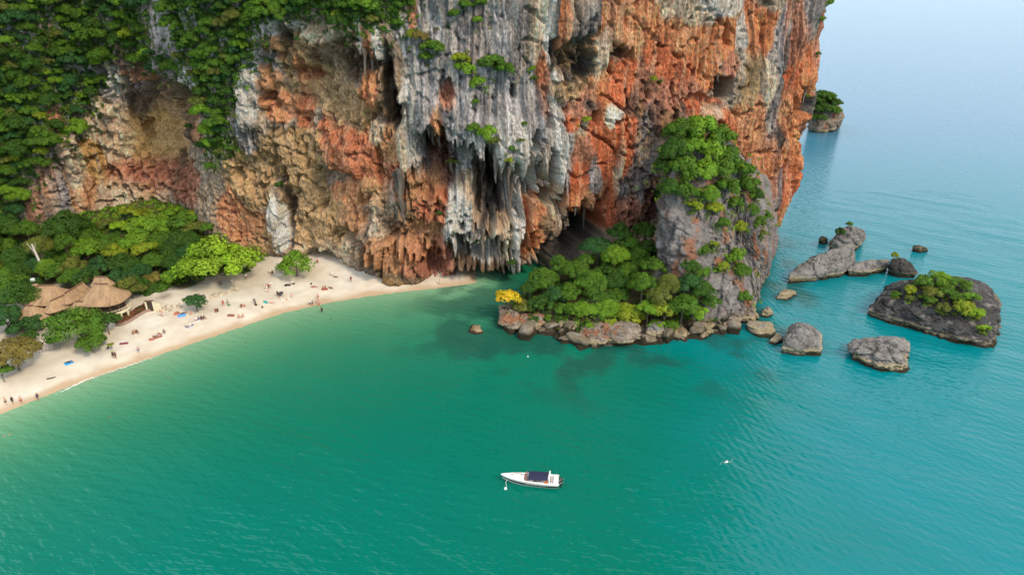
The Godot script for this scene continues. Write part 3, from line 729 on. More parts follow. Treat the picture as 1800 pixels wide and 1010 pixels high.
func build_rocks() -> void:
	rock("limestone_pinnacle", "tall grey limestone pinnacle with a green cap leaning on the red cliff", 4, 101, 1.3, Vector3(60.2, 13.5, -170.6), Vector3(23.8, 24.8, 26.4), [-0.90,-0.03,0.44,27.68, -0.03,-1.00,0.01,16.92, -0.98,-0.02,-0.20,20.31, -0.05,-1.00,-0.01,17.05, -0.32,-0.00,0.95,28.20, -0.87,0.00,0.50,27.95, -0.31,0.27,0.91,23.60, -0.76,0.10,0.64,27.91, 0.26,-0.00,0.97,22.88, 0.01,-1.00,0.05,17.09, 0.23,0.47,0.85,13.89, 0.79,-0.00,0.61,12.18, 0.16,-0.98,0.13,18.21, 0.72,0.40,0.56,5.71, 0.28,0.49,0.83,12.73, 0.29,0.49,0.82,12.62, 0.62,0.46,0.64,7.35, 0.66,0.44,0.61,6.66, 0.90,-0.00,0.44,9.65, 0.73,0.40,0.55,5.61, 0.90,0.05,0.44,8.98, 0.86,0.23,0.46,6.74, -0.95,0.27,-0.18,25.01, -0.97,0.04,-0.25,20.44, -0.43,0.89,-0.16,33.12, 0.56,0.83,-0.07,19.30, 0.43,0.86,-0.29,21.60, 0.72,0.45,0.52,6.62, -0.03,-0.00,-1.00,25.74, -0.02,0.15,-0.99,23.34, 0.17,0.31,-0.93,23.81, 0.26,0.41,-0.88,23.84], 420, 300, 22)
	rock("island_rock", "largest black rock islet with a green scrubby top off the point", 1, 111, 1, Vector3(109.0, 3.0, -151.4), Vector3(21.2, 6.2, 18.6), [-0.99,0.00,-0.17,20.93, -0.75,0.00,-0.66,16.52, -0.00,-1.00,-0.00,5.50, -0.87,-0.13,0.47,18.46, -0.73,0.23,-0.65,15.40, -0.62,-0.00,0.79,15.25, -0.83,0.00,0.56,17.53, -0.58,0.33,0.74,13.43, -0.59,0.53,0.61,12.22, -0.54,-0.00,0.84,15.83, -0.48,0.46,0.75,12.73, 0.37,-0.00,0.93,17.16, 0.36,0.27,0.90,15.74, -0.43,0.53,0.73,12.13, 0.13,0.60,0.79,12.82, 0.87,-0.00,0.48,13.51, 0.85,0.23,0.47,12.45, 0.64,0.54,0.54,11.23, 0.90,-0.00,0.43,13.34, 0.88,0.23,0.42,12.29, 0.88,0.22,0.42,12.39, -0.13,0.87,0.48,7.08, -0.26,0.90,0.35,6.85, -0.41,0.84,0.36,8.22, -0.15,0.90,0.40,6.44, -0.01,0.86,0.51,7.65, 0.42,0.89,0.21,6.61, 0.36,0.88,0.30,6.76, 0.36,0.84,0.40,7.54, -0.08,0.92,-0.39,7.07, -0.20,0.30,-0.93,14.56, -0.45,0.81,-0.38,9.96, -0.57,0.68,-0.46,11.79, -0.18,0.92,-0.35,7.37, -0.71,0.28,-0.64,15.05, 0.11,0.96,-0.26,6.59, 0.36,0.37,-0.86,18.21, 0.22,0.97,-0.04,6.10, -0.51,0.84,-0.20,10.44, -0.10,0.92,0.38,6.42, -0.21,-0.00,-0.98,16.19, 0.39,-0.00,-0.92,20.80], 260, 140, 14)
	rock("islet_ledge", "dark jagged rock ledge behind the right end of the black islet", 1, 115, 0.7, Vector3(122.1, 1.5, -157.3), Vector3(7.1, 3.8, 10.7), [-0.72,-0.00,0.69,11.30, -0.98,0.00,-0.21,6.19, 0.00,-1.00,-0.00,4.48, -0.79,-0.28,-0.55,3.15, -0.69,0.30,0.66,10.31, -0.96,0.26,0.04,7.59, 0.68,-0.00,0.74,6.03, 0.67,0.15,0.73,5.72, -0.59,0.46,0.67,9.71, 0.65,0.20,0.74,5.83, 0.84,-0.00,0.55,5.04, 0.83,0.15,0.54,4.73, 0.69,0.18,0.70,5.50, -0.28,0.84,0.47,6.22, 0.17,0.88,0.43,4.08, 0.69,0.57,0.45,3.84, 0.29,0.96,0.03,1.88, 0.92,0.36,-0.17,7.25, -0.69,0.19,-0.70,4.01, 0.95,0.24,-0.21,7.82, 0.31,0.94,0.11,1.83, 0.34,0.93,0.16,1.93, -0.74,0.00,-0.67,3.67, 0.98,-0.00,-0.22,8.47], 100, 60, 12)
	rock("pointed_rock", "pyramid shaped grey rock with a pale tide band beside the point", 0, 121, 0.55, Vector3(67.8, 1.8, -137.3), Vector3(6.7, 4.2, 5.7), [-0.34,-0.00,0.94,7.02, -0.87,0.00,-0.49,4.23, 0.00,-1.00,-0.00,4.82, -0.33,0.21,0.92,6.45, -0.86,0.19,-0.47,3.88, -0.86,0.13,-0.49,3.93, -0.04,-0.00,1.00,6.28, -0.04,0.18,0.98,5.83, 0.87,-0.00,0.50,5.79, 0.83,0.27,0.48,5.04, -0.00,0.30,0.95,5.52, 0.97,-0.00,0.26,5.89, 0.92,0.29,0.25,5.07, -0.26,0.65,0.71,5.00, -0.76,0.51,-0.39,3.56, -0.44,0.81,0.39,4.78, -0.67,0.74,-0.08,4.30, 0.04,0.54,0.84,4.74, 0.65,0.66,0.38,3.57, 0.62,0.69,0.37,3.46, 0.64,0.75,0.17,3.08, 0.64,0.72,0.27,3.27, 0.23,0.85,-0.48,3.22, 0.20,0.41,-0.89,5.33, -0.70,0.61,-0.37,3.44, 0.12,0.18,-0.98,5.73, 0.59,0.80,0.09,3.08, 0.13,-0.00,-0.99,6.20], 140, 80, 18)
	rock("flat_rock", "low lumpy grey rock in front of the black islet", 0, 131, 1, Vector3(84.1, 1.3, -131.6), Vector3(9.3, 3.4, 7.4), [-0.90,-0.00,0.43,9.93, -0.81,0.00,-0.59,7.74, -0.00,-1.00,-0.00,4.21, -0.87,0.28,0.41,9.14, -0.86,0.32,0.39,9.03, -0.84,0.34,-0.42,7.87, -0.80,0.16,-0.58,7.42, -0.56,-0.00,0.83,9.20, -0.54,0.25,0.80,8.58, 0.03,-0.00,1.00,8.12, 0.03,0.22,0.97,7.61, 0.84,-0.00,0.54,7.42, 0.69,0.57,0.45,5.34, 0.11,0.53,0.84,6.41, 0.94,-0.00,0.35,6.89, 0.75,0.57,0.33,5.06, 0.91,0.25,0.34,6.32, -0.55,0.81,0.22,5.92, -0.60,0.80,-0.03,6.10, -0.22,0.92,0.33,3.93, 0.15,0.87,0.47,3.54, -0.11,0.95,0.29,3.24, -0.02,0.95,0.31,3.04, 0.51,0.80,0.33,3.70, 0.48,0.81,0.33,3.59, 0.53,0.80,0.27,3.50, 0.51,0.81,0.30,3.56, -0.05,0.91,-0.42,3.24, -0.08,0.35,-0.93,6.52, -0.22,0.91,-0.36,3.57, -0.72,0.31,-0.61,7.10, 0.12,0.98,-0.18,3.05, 0.30,0.95,0.06,2.93, -0.07,0.31,-0.95,6.64, -0.23,0.92,-0.31,3.62, 0.09,0.98,0.19,2.97, -0.08,-0.00,-1.00,7.45], 150, 90, 12)
	rock("wedge_rock", "long grey wedge rock rising to a sharp right hand tip", 0, 141, 0.7, Vector3(88.2, 2.7, -176.0), Vector3(11.7, 5.8, 5.0), [0.05,-0.00,1.00,4.92, -0.78,0.00,-0.62,6.80, -0.00,-1.00,-0.00,5.82, 0.05,0.11,0.99,4.55, -0.02,0.30,0.95,4.63, -0.67,0.63,0.38,9.06, -0.77,0.21,-0.60,6.15, -0.77,0.17,-0.61,6.16, 0.29,-0.00,0.96,3.65, 0.29,0.06,0.96,3.47, 0.68,-0.00,0.73,5.33, 0.68,0.06,0.73,5.13, 0.67,0.08,0.74,5.02, 0.50,-0.00,-0.87,10.84, 0.49,0.17,-0.85,10.18, 0.71,0.08,0.70,5.57, -0.10,0.64,0.76,4.03, 0.18,0.57,0.80,3.11, -0.11,0.82,0.56,3.09, 0.45,0.40,0.80,4.35, 0.45,0.44,-0.78,9.62, 0.85,0.38,0.36,9.17, -0.19,0.25,-0.95,3.12, -0.18,0.08,-0.98,3.15, -0.63,0.64,-0.43,4.92, -0.38,0.73,-0.57,3.57, -0.26,0.93,0.26,3.43, -0.17,-0.00,-0.98,3.38], 150, 90, 18)
	rock("block_rock", "blocky grey rock with scrub standing behind the long wedge", 0, 151, 0.7, Vector3(105.6, 2.4, -197.8), Vector3(7.8, 5.2, 5.2), [-0.59,-0.00,0.80,7.45, -0.76,0.00,-0.65,4.90, -0.00,-1.00,-0.00,5.49, -0.59,0.15,0.79,6.96, -0.76,0.10,-0.64,4.61, 0.19,-0.00,0.98,4.91, 0.19,0.10,0.98,4.61, 0.52,-0.00,0.85,4.54, 0.80,-0.11,0.59,4.10, 0.32,0.10,0.94,4.55, 0.85,-0.00,0.53,4.34, -0.00,0.00,-1.00,5.83, -0.00,0.11,-0.99,5.51, 0.87,0.10,0.48,4.53, -0.55,0.50,0.67,6.49, -0.67,0.47,-0.57,4.35, -0.68,0.62,-0.39,4.98, 0.18,0.18,0.97,4.64, -0.30,0.52,0.80,6.17, 0.24,0.19,0.95,4.63, -0.00,0.82,-0.57,3.69, 0.15,0.90,-0.41,4.13, 0.73,0.63,0.27,4.90, -0.55,0.62,-0.55,4.19], 120, 70, 18)
	rock("boulder", "small round dark boulder left of the blocky grey rock", 3, 161, 0.4, Vector3(99.7, 0.8, -202.0), Vector3(2.0, 2.6, 2.0), [-0.96,0.00,-0.29,1.90, -0.49,0.00,-0.87,1.37, -0.00,-1.00,-0.00,3.74, -0.92,-0.16,0.37,2.05, -0.49,0.08,-0.87,1.30, -0.87,0.11,-0.48,1.75, 0.49,-0.00,0.87,1.56, -0.70,0.00,0.71,2.07, -0.58,0.13,0.80,2.06, 0.39,0.09,0.92,1.65, 0.93,-0.00,-0.37,1.85, 0.92,0.09,-0.37,1.76, 0.58,0.09,0.81,1.64, -0.39,0.59,-0.71,1.25, -0.28,0.53,0.80,2.01, -0.12,0.56,0.82,1.96, 0.62,0.74,-0.25,1.44, -0.30,0.71,-0.64,1.27, 0.37,0.87,-0.32,1.38], 60, 40, 10)
	rock("slab_rock", "low grey slab between the long wedge and the dark wedge", 0, 171, 0.5, Vector3(102.8, 1.1, -178.6), Vector3(7.4, 3.1, 3.4), [-0.12,-0.00,0.99,3.85, -0.86,0.00,-0.51,5.71, 0.00,-1.00,-0.00,4.08, -0.12,0.17,0.98,3.58, -0.86,0.36,0.36,7.74, -0.86,0.04,-0.51,5.65, 0.49,-0.00,0.87,2.85, 0.45,0.12,0.88,2.77, 0.99,-0.00,0.15,7.66, 0.95,0.28,0.14,7.02, 0.68,0.18,0.72,4.31, -0.10,0.59,0.80,3.17, -0.04,0.74,0.68,2.76, 0.25,0.69,0.68,2.50, 0.27,0.66,0.70,2.54, 0.93,0.35,0.14,6.88, 0.74,0.38,0.56,5.04, -0.00,0.66,-0.75,3.00, 0.00,0.13,-0.99,3.57, -0.22,0.92,-0.34,2.56, -0.79,0.23,-0.56,5.33, -0.11,0.90,-0.42,2.40, 0.00,-0.00,-1.00,3.77], 110, 60, 14)
	rock("dark_rock", "dark wedge rock with one bush at its top beside the low slab", 3, 181, 0.5, Vector3(111.8, 1.6, -178.1), Vector3(4.9, 4.0, 3.9), [-0.84,0.00,-0.54,3.53, -0.76,0.00,-0.65,3.47, -0.00,-1.00,-0.00,4.61, -0.89,-0.41,0.20,4.23, -0.75,0.11,-0.65,3.25, -0.00,-0.00,1.00,4.42, -0.52,0.00,0.85,4.63, -0.00,0.12,0.99,4.17, -0.40,0.14,0.91,4.42, 0.95,-0.00,0.33,4.49, 0.04,0.20,0.98,4.11, 0.93,0.17,0.32,4.12, -0.75,0.18,-0.64,3.27, 0.13,0.65,0.75,3.36, -0.08,0.64,0.76,3.73, 0.59,0.78,0.20,2.48, 0.30,0.82,-0.49,2.38, 0.35,0.17,-0.92,3.65, -0.14,0.81,-0.57,3.03, -0.66,0.40,-0.64,3.36, 0.33,0.10,-0.94,3.69, -0.22,0.83,0.52,4.48, 0.34,-0.00,-0.94,3.90], 100, 60, 14)
	rock("sea_rock", "small black rock alone in open water farthest right", 3, 191, 0.4, Vector3(126.5, 0.7, -194.8), Vector3(2.7, 2.5, 2.2), [-0.91,0.00,-0.40,2.70, -0.46,0.00,-0.89,1.41, -0.00,-1.00,-0.00,3.61, -0.79,-0.05,0.60,2.45, -0.45,0.09,-0.89,1.34, -0.74,0.00,0.67,2.38, 0.30,-0.00,0.95,2.09, 0.36,-0.04,0.93,2.10, -0.65,0.16,0.74,2.35, 0.20,0.13,0.97,2.13, 0.45,-0.00,0.89,2.21, 0.94,-0.00,-0.35,2.52, 0.93,0.15,-0.35,2.37, 0.58,0.15,0.80,2.42, -0.30,0.69,0.66,2.02, -0.09,0.71,0.70,1.94, 0.46,0.87,-0.17,1.44, -0.05,0.88,-0.48,1.31, 0.36,0.91,-0.19,1.32], 70, 44, 12)
	rock("flat_reef_rock", "flat pale topped rock awash between the pinnacle and the long wedge", 2, 201, 0.3, Vector3(73.3, 0.5, -163.4), Vector3(3.7, 2.1, 3.6), [-0.30,-0.00,0.95,4.04, -0.75,0.00,-0.66,1.19, 0.00,-1.00,-0.00,3.40, -0.28,0.29,0.91,3.71, -0.74,0.17,-0.65,1.08, 0.63,-0.00,0.77,2.83, 0.62,0.17,0.76,2.69, 0.89,-0.00,-0.45,3.59, 0.85,0.32,-0.43,3.22, -0.15,0.87,0.48,2.10, -0.66,0.47,-0.58,1.03, 0.59,0.38,0.71,2.57, -0.02,0.91,0.40,1.78, 0.41,0.72,0.56,2.15, 0.78,0.48,-0.40,3.03, -0.09,0.96,-0.25,0.95, 0.18,0.96,-0.20,1.28], 70, 40, 12)
	rock("small_pointed_rock", "small pointed grey rock close beside the foot of the pinnacle", 0, 211, 0.4, Vector3(64.4, 0.7, -152.8), Vector3(1.8, 2.5, 2.7), [-0.47,-0.00,0.88,2.70, -0.78,0.00,-0.62,0.38, 0.00,-1.00,-0.00,3.61, -0.47,0.17,0.87,2.53, -0.79,0.10,-0.61,0.35, 0.61,-0.00,0.79,2.27, 0.61,0.09,0.79,2.19, 1.00,-0.00,-0.04,2.00, 0.99,0.11,-0.04,1.91, -0.37,0.64,0.68,2.05, 0.38,0.74,0.56,1.63, -0.22,0.77,0.59,1.81, 0.65,0.76,-0.02,1.43, 0.57,0.82,-0.05,1.38, -0.73,0.30,-0.61,0.42], 70, 44, 14)
	rock("shore_boulder", "brown boulder with a bush leaning on the right foot of the pinnacle", 2, 221, 1, Vector3(59.6, 1.2, -151.1), Vector3(3.7, 3.2, 4.9), [-0.30,-0.00,0.95,4.89, -0.93,0.00,-0.36,2.01, 0.00,-1.00,-0.00,3.70, -0.29,0.20,0.93,4.56, -0.93,0.10,-0.35,1.93, 0.73,-0.00,0.68,2.66, 0.73,0.10,0.68,2.53, 0.97,-0.00,0.23,2.47, 0.97,0.10,0.23,2.34, -0.12,0.91,0.39,2.32, -0.29,0.92,0.26,2.42, 0.60,0.58,0.56,2.31, 0.23,0.87,0.43,2.18, 0.88,0.43,0.21,2.29, -0.00,0.86,-0.51,2.71, 0.00,0.20,-0.98,4.51, -0.57,0.72,-0.39,2.27, 0.54,0.84,-0.02,2.36, 0.00,-0.00,-1.00,4.85], 90, 60, 12)
	rock("low_slab_rock", "low grey slab awash off the right end of the grove shore", 0, 231, 0.4, Vector3(60.6, 0.6, -144.7), Vector3(4.3, 2.2, 4.3), [-0.83,-0.00,0.55,4.28, -0.84,0.00,-0.54,3.83, -0.00,-1.00,-0.00,3.47, -0.79,0.31,0.53,3.89, -0.93,0.35,-0.14,4.20, -0.84,0.10,-0.54,3.74, -0.00,-0.00,1.00,4.83, -0.00,0.34,0.94,4.34, 0.98,-0.00,0.20,3.98, 0.01,0.39,0.92,4.24, 0.86,0.39,0.33,3.98, 0.96,0.18,0.20,3.80, -0.58,0.72,0.38,2.96, 0.03,0.93,0.36,1.82, -0.21,0.94,0.26,1.79, 0.07,0.94,0.33,1.79, 0.07,0.97,-0.24,1.25, 0.17,0.39,-0.91,3.92, -0.03,0.97,-0.23,1.31, -0.76,0.30,-0.57,3.68, 0.17,0.34,-0.93,4.01, 0.26,0.96,-0.03,1.41, 0.93,0.34,0.16,3.67, 0.18,-0.00,-0.98,4.50], 80, 44, 12)
	rock("lumpy_rock", "small lumpy rock between the low slab and the pyramid rock", 0, 241, 0.4, Vector3(62.3, 0.5, -139.8), Vector3(2.2, 2.0, 3.2), [-0.68,-0.00,0.73,3.22, -0.79,0.00,-0.61,0.68, 0.00,-1.00,-0.00,3.34, -0.65,0.30,0.70,2.92, -0.78,0.16,-0.60,0.60, 0.57,-0.00,0.82,2.40, 0.57,0.16,0.81,2.29, 0.99,-0.00,-0.12,2.32, 0.97,0.21,-0.12,2.17, -0.22,0.95,0.24,1.11, -0.77,0.25,-0.59,0.61, 0.36,0.76,0.54,1.63, 0.17,0.91,0.38,1.28, 0.94,0.33,-0.11,2.12, -0.45,0.79,-0.41,0.68, 0.34,0.93,-0.17,1.35], 60, 44, 9)
	rock("reef_rock", "narrow brown rock awash alone in the bay left of the grove", 2, 251, 0.3, Vector3(-8.8, 0.3, -144.2), Vector3(2.4, 1.8, 2.8), [-0.50,-0.00,0.87,2.68, -0.98,0.00,-0.21,2.33, -0.00,-1.00,-0.00,3.17, -0.47,0.36,0.81,2.39, -0.92,0.33,-0.19,2.10, -0.93,0.30,-0.20,2.12, 0.32,-0.00,0.95,2.92, 0.30,0.39,0.87,2.56, 0.97,-0.00,-0.24,2.11, 0.92,0.32,-0.23,1.90, 0.93,0.29,-0.23,1.92, -0.24,0.88,0.42,1.33, -0.63,0.76,-0.13,1.51, 0.18,0.84,0.52,1.62, -0.10,0.94,0.31,1.05, 0.63,0.76,-0.16,1.39, -0.00,0.99,-0.17,0.64, 0.00,0.40,-0.92,2.69, -0.05,0.99,-0.13,0.61, 0.00,-0.00,-1.00,3.09], 70, 36, 10)
	rock("shore_slab", "broad pale rock slab with a tide band at the front of the grove shore", 2, 261, 1, Vector3(22.3, 1.3, -140.7), Vector3(9.4, 3.5, 6.3), [-0.50,-0.00,0.87,8.16, -0.97,0.00,-0.25,8.08, -0.00,-1.00,-0.00,3.85, -0.45,0.43,0.78,6.83, -0.85,0.50,-0.17,6.58, -0.92,0.31,-0.24,7.27, -0.00,-0.00,1.00,6.34, -0.00,0.19,0.98,5.99, -0.04,0.33,0.94,5.74, 0.41,-0.00,0.91,6.81, 0.41,0.20,0.89,6.41, 1.00,-0.00,-0.01,9.32, 0.99,0.17,-0.01,8.96, -0.24,0.87,0.42,3.51, -0.66,0.75,-0.11,5.12, -0.10,0.93,0.36,2.42, -0.13,0.93,0.33,2.38, -0.08,0.93,0.36,2.48, 0.23,0.75,0.62,4.64, -0.03,0.88,-0.47,2.90, -0.06,0.27,-0.96,5.20, -0.25,0.97,-0.04,2.26, 0.08,0.93,-0.37,3.37, 0.94,0.34,-0.07,8.63, -0.06,-0.00,-1.00,5.76], 150, 80, 14)
	rock("shore_ledge", "brown rock ledge below the yellow tree at the left end of the grove", 2, 271, 1, Vector3(2.6, 1.1, -148.7), Vector3(7.1, 3.0, 7.3), [-0.94,-0.00,0.34,7.02, -0.99,0.00,-0.10,6.98, -0.00,-1.00,-0.00,3.58, -0.93,0.18,0.33,6.73, -0.99,0.14,-0.10,6.77, -0.25,-0.00,0.97,7.01, -0.24,0.25,0.94,6.54, -0.87,0.30,0.39,6.63, 0.04,-0.00,1.00,7.26, 0.04,0.25,0.97,6.76, 0.96,-0.00,0.26,7.89, 0.93,0.26,0.25,7.34, 0.88,0.35,0.32,7.36, 0.99,-0.00,-0.11,6.67, 0.97,0.24,-0.10,6.22, -0.09,0.93,0.36,2.90, -0.16,0.93,0.33,3.04, 0.03,0.93,0.35,2.85, -0.01,0.94,0.33,2.69, 0.07,0.94,0.32,2.91, 0.05,0.96,-0.29,2.04, 0.15,0.34,-0.93,5.42, -0.13,0.97,-0.21,2.59, -0.92,0.35,-0.18,6.70, 0.15,0.98,-0.14,1.95, 0.20,0.97,-0.12,2.11, 0.95,0.30,-0.12,6.12, 0.16,-0.00,-0.99,6.17], 140, 80, 12)
	rock("shore_rock", "rusty brown rock between the left ledge and the pale slab", 2, 281, 1, Vector3(13.7, 0.8, -145.5), Vector3(3.8, 2.5, 4.5), [-0.48,-0.00,0.88,4.37, -0.97,0.00,-0.24,3.04, -0.00,-1.00,-0.00,3.28, -0.46,0.26,0.85,4.03, -0.95,0.20,-0.24,2.84, 0.30,-0.00,0.95,4.08, 0.29,0.25,0.92,3.78, 0.82,-0.00,0.57,4.16, 0.97,-0.22,0.05,3.52, 0.59,0.27,0.76,4.00, -0.24,0.86,0.44,2.32, -0.84,0.51,-0.21,2.60, 0.23,0.66,0.71,3.07, -0.10,0.93,0.36,1.89, -0.01,0.92,0.39,1.97, -0.00,0.96,-0.29,1.52, 0.00,0.30,-0.95,4.10, -0.20,0.96,-0.19,1.46, 0.19,0.96,-0.21,1.73, 0.94,0.26,-0.20,3.65, 0.99,-0.00,-0.11,3.62, 0.00,-0.00,-1.00,4.54], 90, 60, 12)
	rock("shore_rock", "dark grey rock right behind the end of the pale slab", 0, 291, 0.6, Vector3(34.9, 1.0, -144.0), Vector3(3.9, 3.0, 6.0), [-0.40,-0.00,0.92,5.86, -0.96,0.00,-0.27,2.52, 0.00,-1.00,-0.00,3.52, -0.38,0.27,0.89,5.39, -0.95,0.14,-0.27,2.35, 0.48,-0.00,0.88,4.90, 0.46,0.25,0.85,4.49, -0.35,0.31,0.88,5.29, 0.99,-0.00,0.13,3.14, 0.98,0.17,0.13,2.94, 0.98,0.14,0.12,2.97, -0.11,0.90,0.43,2.66, -0.81,0.54,-0.23,2.17, -0.31,0.93,0.18,2.32, 0.27,0.82,0.51,2.79, 0.87,0.47,0.12,2.71, -0.00,0.96,-0.27,1.92, 0.00,0.31,-0.95,5.42, -0.37,0.91,-0.19,1.74, 0.60,0.80,0.05,2.24, 0.00,-0.00,-1.00,6.02], 80, 56, 12)
	rock("shore_rock", "squat boulder with a pale top in front of the pinnacle foot", 2, 301, 1, Vector3(46.5, 0.7, -143.4), Vector3(4.3, 2.5, 4.6), [-0.51,-0.00,0.86,4.78, -0.93,0.00,-0.36,2.93, -0.00,-1.00,-0.00,3.22, -0.49,0.33,0.81,4.29, -0.95,0.28,-0.17,3.36, -0.93,0.08,-0.36,2.86, 0.33,-0.00,0.94,3.83, 0.32,0.25,0.91,3.54, 0.99,-0.00,0.16,3.47, 0.96,0.24,0.16,3.21, -0.21,0.91,0.35,2.06, 0.23,0.71,0.66,2.71, -0.15,0.94,0.31,1.80, 0.01,0.93,0.37,1.79, 0.87,0.47,0.14,2.98, -0.00,0.96,-0.27,1.45, 0.00,0.32,-0.95,4.14, -0.27,0.94,-0.21,1.50, -0.90,0.22,-0.38,2.84, 0.25,0.97,-0.06,1.54, 0.00,-0.00,-1.00,4.62], 90, 56, 12)
	rock("shore_rock", "brown rock wedged between the dark rock and the squat boulder", 2, 311, 1, Vector3(40.1, 0.7, -143.0), Vector3(3.1, 2.4, 5.0), [-0.49,-0.00,0.87,4.73, -0.95,0.00,-0.31,1.82, 0.00,-1.00,-0.00,3.16, -0.46,0.34,0.82,4.25, -0.94,0.17,-0.30,1.69, 0.52,-0.00,0.86,3.93, 0.50,0.29,0.82,3.58, -0.44,0.37,0.82,4.19, 0.99,-0.00,0.14,2.39, 0.97,0.19,0.13,2.24, -0.19,0.89,0.40,2.18, -0.87,0.41,-0.28,1.63, 0.41,0.61,0.68,3.02, -0.13,0.91,0.38,2.05, 0.18,0.86,0.48,2.28, 0.84,0.54,0.12,2.00, -0.00,0.98,-0.19,1.16, 0.00,0.38,-0.92,4.39, -0.17,0.97,-0.17,1.10, 0.57,0.82,0.05,1.62, 0.00,-0.00,-1.00,5.02], 70, 44, 12)
	rock("shore_rock", "brown rock below the pinnacle right of the squat boulder", 2, 321, 1, Vector3(53.5, 1.0, -147.0), Vector3(3.6, 2.9, 5.0), [0.34,-0.00,0.94,3.44, -0.94,0.00,-0.33,1.77, -0.00,-1.00,-0.00,3.46, 0.34,0.18,0.92,3.22, -0.93,0.29,0.23,4.25, -0.94,0.04,-0.33,1.73, 0.70,-0.00,0.72,2.38, 0.69,0.12,0.71,2.26, 0.98,-0.00,0.20,2.53, 0.97,0.12,0.20,2.40, 0.30,0.38,0.87,3.14, 0.15,0.54,0.83,3.48, 0.69,0.18,0.70,2.26, 0.60,0.35,0.72,2.41, 0.91,0.37,0.19,2.35, -0.00,0.97,-0.24,1.49, 0.00,0.25,-0.97,4.59, -0.51,0.82,-0.25,1.50, -0.93,0.11,-0.34,1.72, 0.12,0.98,-0.18,1.60, 0.00,-0.00,-1.00,4.98], 70, 44, 12)
	rock("sea_stack", "distant bushy sea stack far behind the cliff edge", 2, 331, 1.4, Vector3(171.6, 5.4, -370.3), Vector3(12.3, 10.2, 11.4), [-0.83,0.00,-0.56,9.09, -0.00,-1.00,-0.00,9.82, -0.97,-0.23,0.01,13.15, -0.87,0.00,0.49,16.63, 0.38,-0.00,0.92,8.94, -0.72,0.15,0.68,16.70, 0.33,0.09,0.94,9.09, 0.84,-0.18,0.52,7.26, 0.90,-0.00,0.44,7.45, -0.23,0.00,-0.97,10.41, -0.22,0.08,-0.97,9.97, 0.91,0.08,0.41,7.50, -0.31,0.57,0.76,14.46, 0.11,0.61,0.79,10.51, 0.27,0.53,0.80,9.00, -0.12,0.64,-0.76,9.11, 0.16,0.84,-0.52,9.99, 0.73,0.64,0.25,7.65, 0.79,0.52,0.32,7.51, -0.77,0.17,-0.61,9.21, -0.80,0.06,-0.60,8.89, 0.57,0.61,0.54,8.54], 100, 60, 10)
	var bits: Array[Mesh] = []
	for k in 5: bits.append(rock_mesh(Vector3(0, 0.3, 0), Vector3.ONE, [1.0, 0.1, 0.0, 0.9, -1.0, 0.0, 0.2, 0.75, 0.0, 1.0, 0.1, 0.75, 0.1, -1.0, 0.0, 1.6, 0.0, 0.1, 1.0, 0.7, 0.2, 0.2, -1.0, 0.9, 0.6, 0.6, 0.5, 0.8, -0.6, 0.5, -0.6, 0.8], 5, 700 + k * 9, 0.35, 33, 20, 12.0))
	var bit_paint := rock_paint(9.0, 0.35)
	var edge := [Vector2(-2.8, -146.6), Vector2(0.0, -144.3), Vector2(4.1, -142.6), Vector2(7.6, -143.1), Vector2(9.4, -144.3), Vector2(11.6, -141.5), Vector2(13.4, -138.8), Vector2(16.0, -137.2), Vector2(30.2, -138.8), Vector2(32.6, -139.3), Vector2(34.8, -139.8), Vector2(36.8, -140.4), Vector2(39.1, -140.9), Vector2(41.3, -140.4), Vector2(44.3, -141.5), Vector2(48.0, -142.6), Vector2(51.0, -143.7), Vector2(54.1, -144.9), Vector2(38.6, -143.7), Vector2(34.3, -142.9), Vector2(42.9, -144.3), Vector2(47.4, -145.7), Vector2(1.4, -145.7), Vector2(13.8, -144.3), Vector2(52.0, -147.2)]
	for k in edge.size():
		var e: Vector2 = edge[k]
		var w := part("broken_rock", bits[k % 5], bit_paint, self, Vector3(e.x, 0.1 + 0.3 * (k % 3), e.y))
		w.rotation.y = k * 2.1
		w.scale = Vector3(1.7 + 0.7 * (k % 4), 1.0 + 0.35 * (k % 3), 1.5 + 0.3 * (k % 5))
		tag(w, "small broken brown rock among the boulders along the grove shore", "rock", "broken rocks along the grove shore")

# ---------------------------------------------------------------- leaves, trees, jungle
var crowns := {"b": [], "s": [], "d": []}
var trunks: Array[Mesh] = []
var tuft: Mesh
var leaf_paint: Array[StandardMaterial3D] = []
var bark: StandardMaterial3D
var greens: Array[Vector3] = [Vector3(0.065, 0.142, 0.026), Vector3(0.110, 0.217, 0.029), Vector3(0.196, 0.348, 0.035), Vector3(0.312, 0.370, 0.035), Vector3(0.181, 0.203, 0.049), Vector3(0.900, 0.609, 0.043), Vector3(0.052, 0.142, 0.049), Vector3(0.261, 0.203, 0.065), Vector3(0.297, 0.464, 0.038)]

func leaf(p: PackedVector3Array, nn: PackedVector3Array, cc: PackedColorArray, idx: PackedInt32Array, at: Vector3, face: Vector3, shade: Vector3, size: float, c: Color) -> void:
	var u := face.cross(Vector3(rng.randf_range(-1, 1), rng.randf_range(-1, 1), rng.randf_range(-1, 1))).normalized() * size
	var v := face.cross(u) * 0.55
	var k := p.size()
	p.append(at - u); p.append(at + v - face * size * 0.15); p.append(at + u); p.append(at - v - face * size * 0.15)
	for q in 4:
		nn.append(shade)
		cc.append(c)
	idx.append_array(PackedInt32Array([k, k + 1, k + 2, k, k + 2, k + 3]))

func leaf_mesh(p: PackedVector3Array, nn: PackedVector3Array, cc: PackedColorArray, idx: PackedInt32Array) -> ArrayMesh:
	var arr := []
	arr.resize(Mesh.ARRAY_MAX)
	arr[Mesh.ARRAY_VERTEX] = p
	arr[Mesh.ARRAY_NORMAL] = nn
	arr[Mesh.ARRAY_COLOR] = cc
	arr[Mesh.ARRAY_INDEX] = idx
	var m := ArrayMesh.new()
	m.add_surface_from_arrays(Mesh.PRIMITIVE_TRIANGLES, arr)
	return m

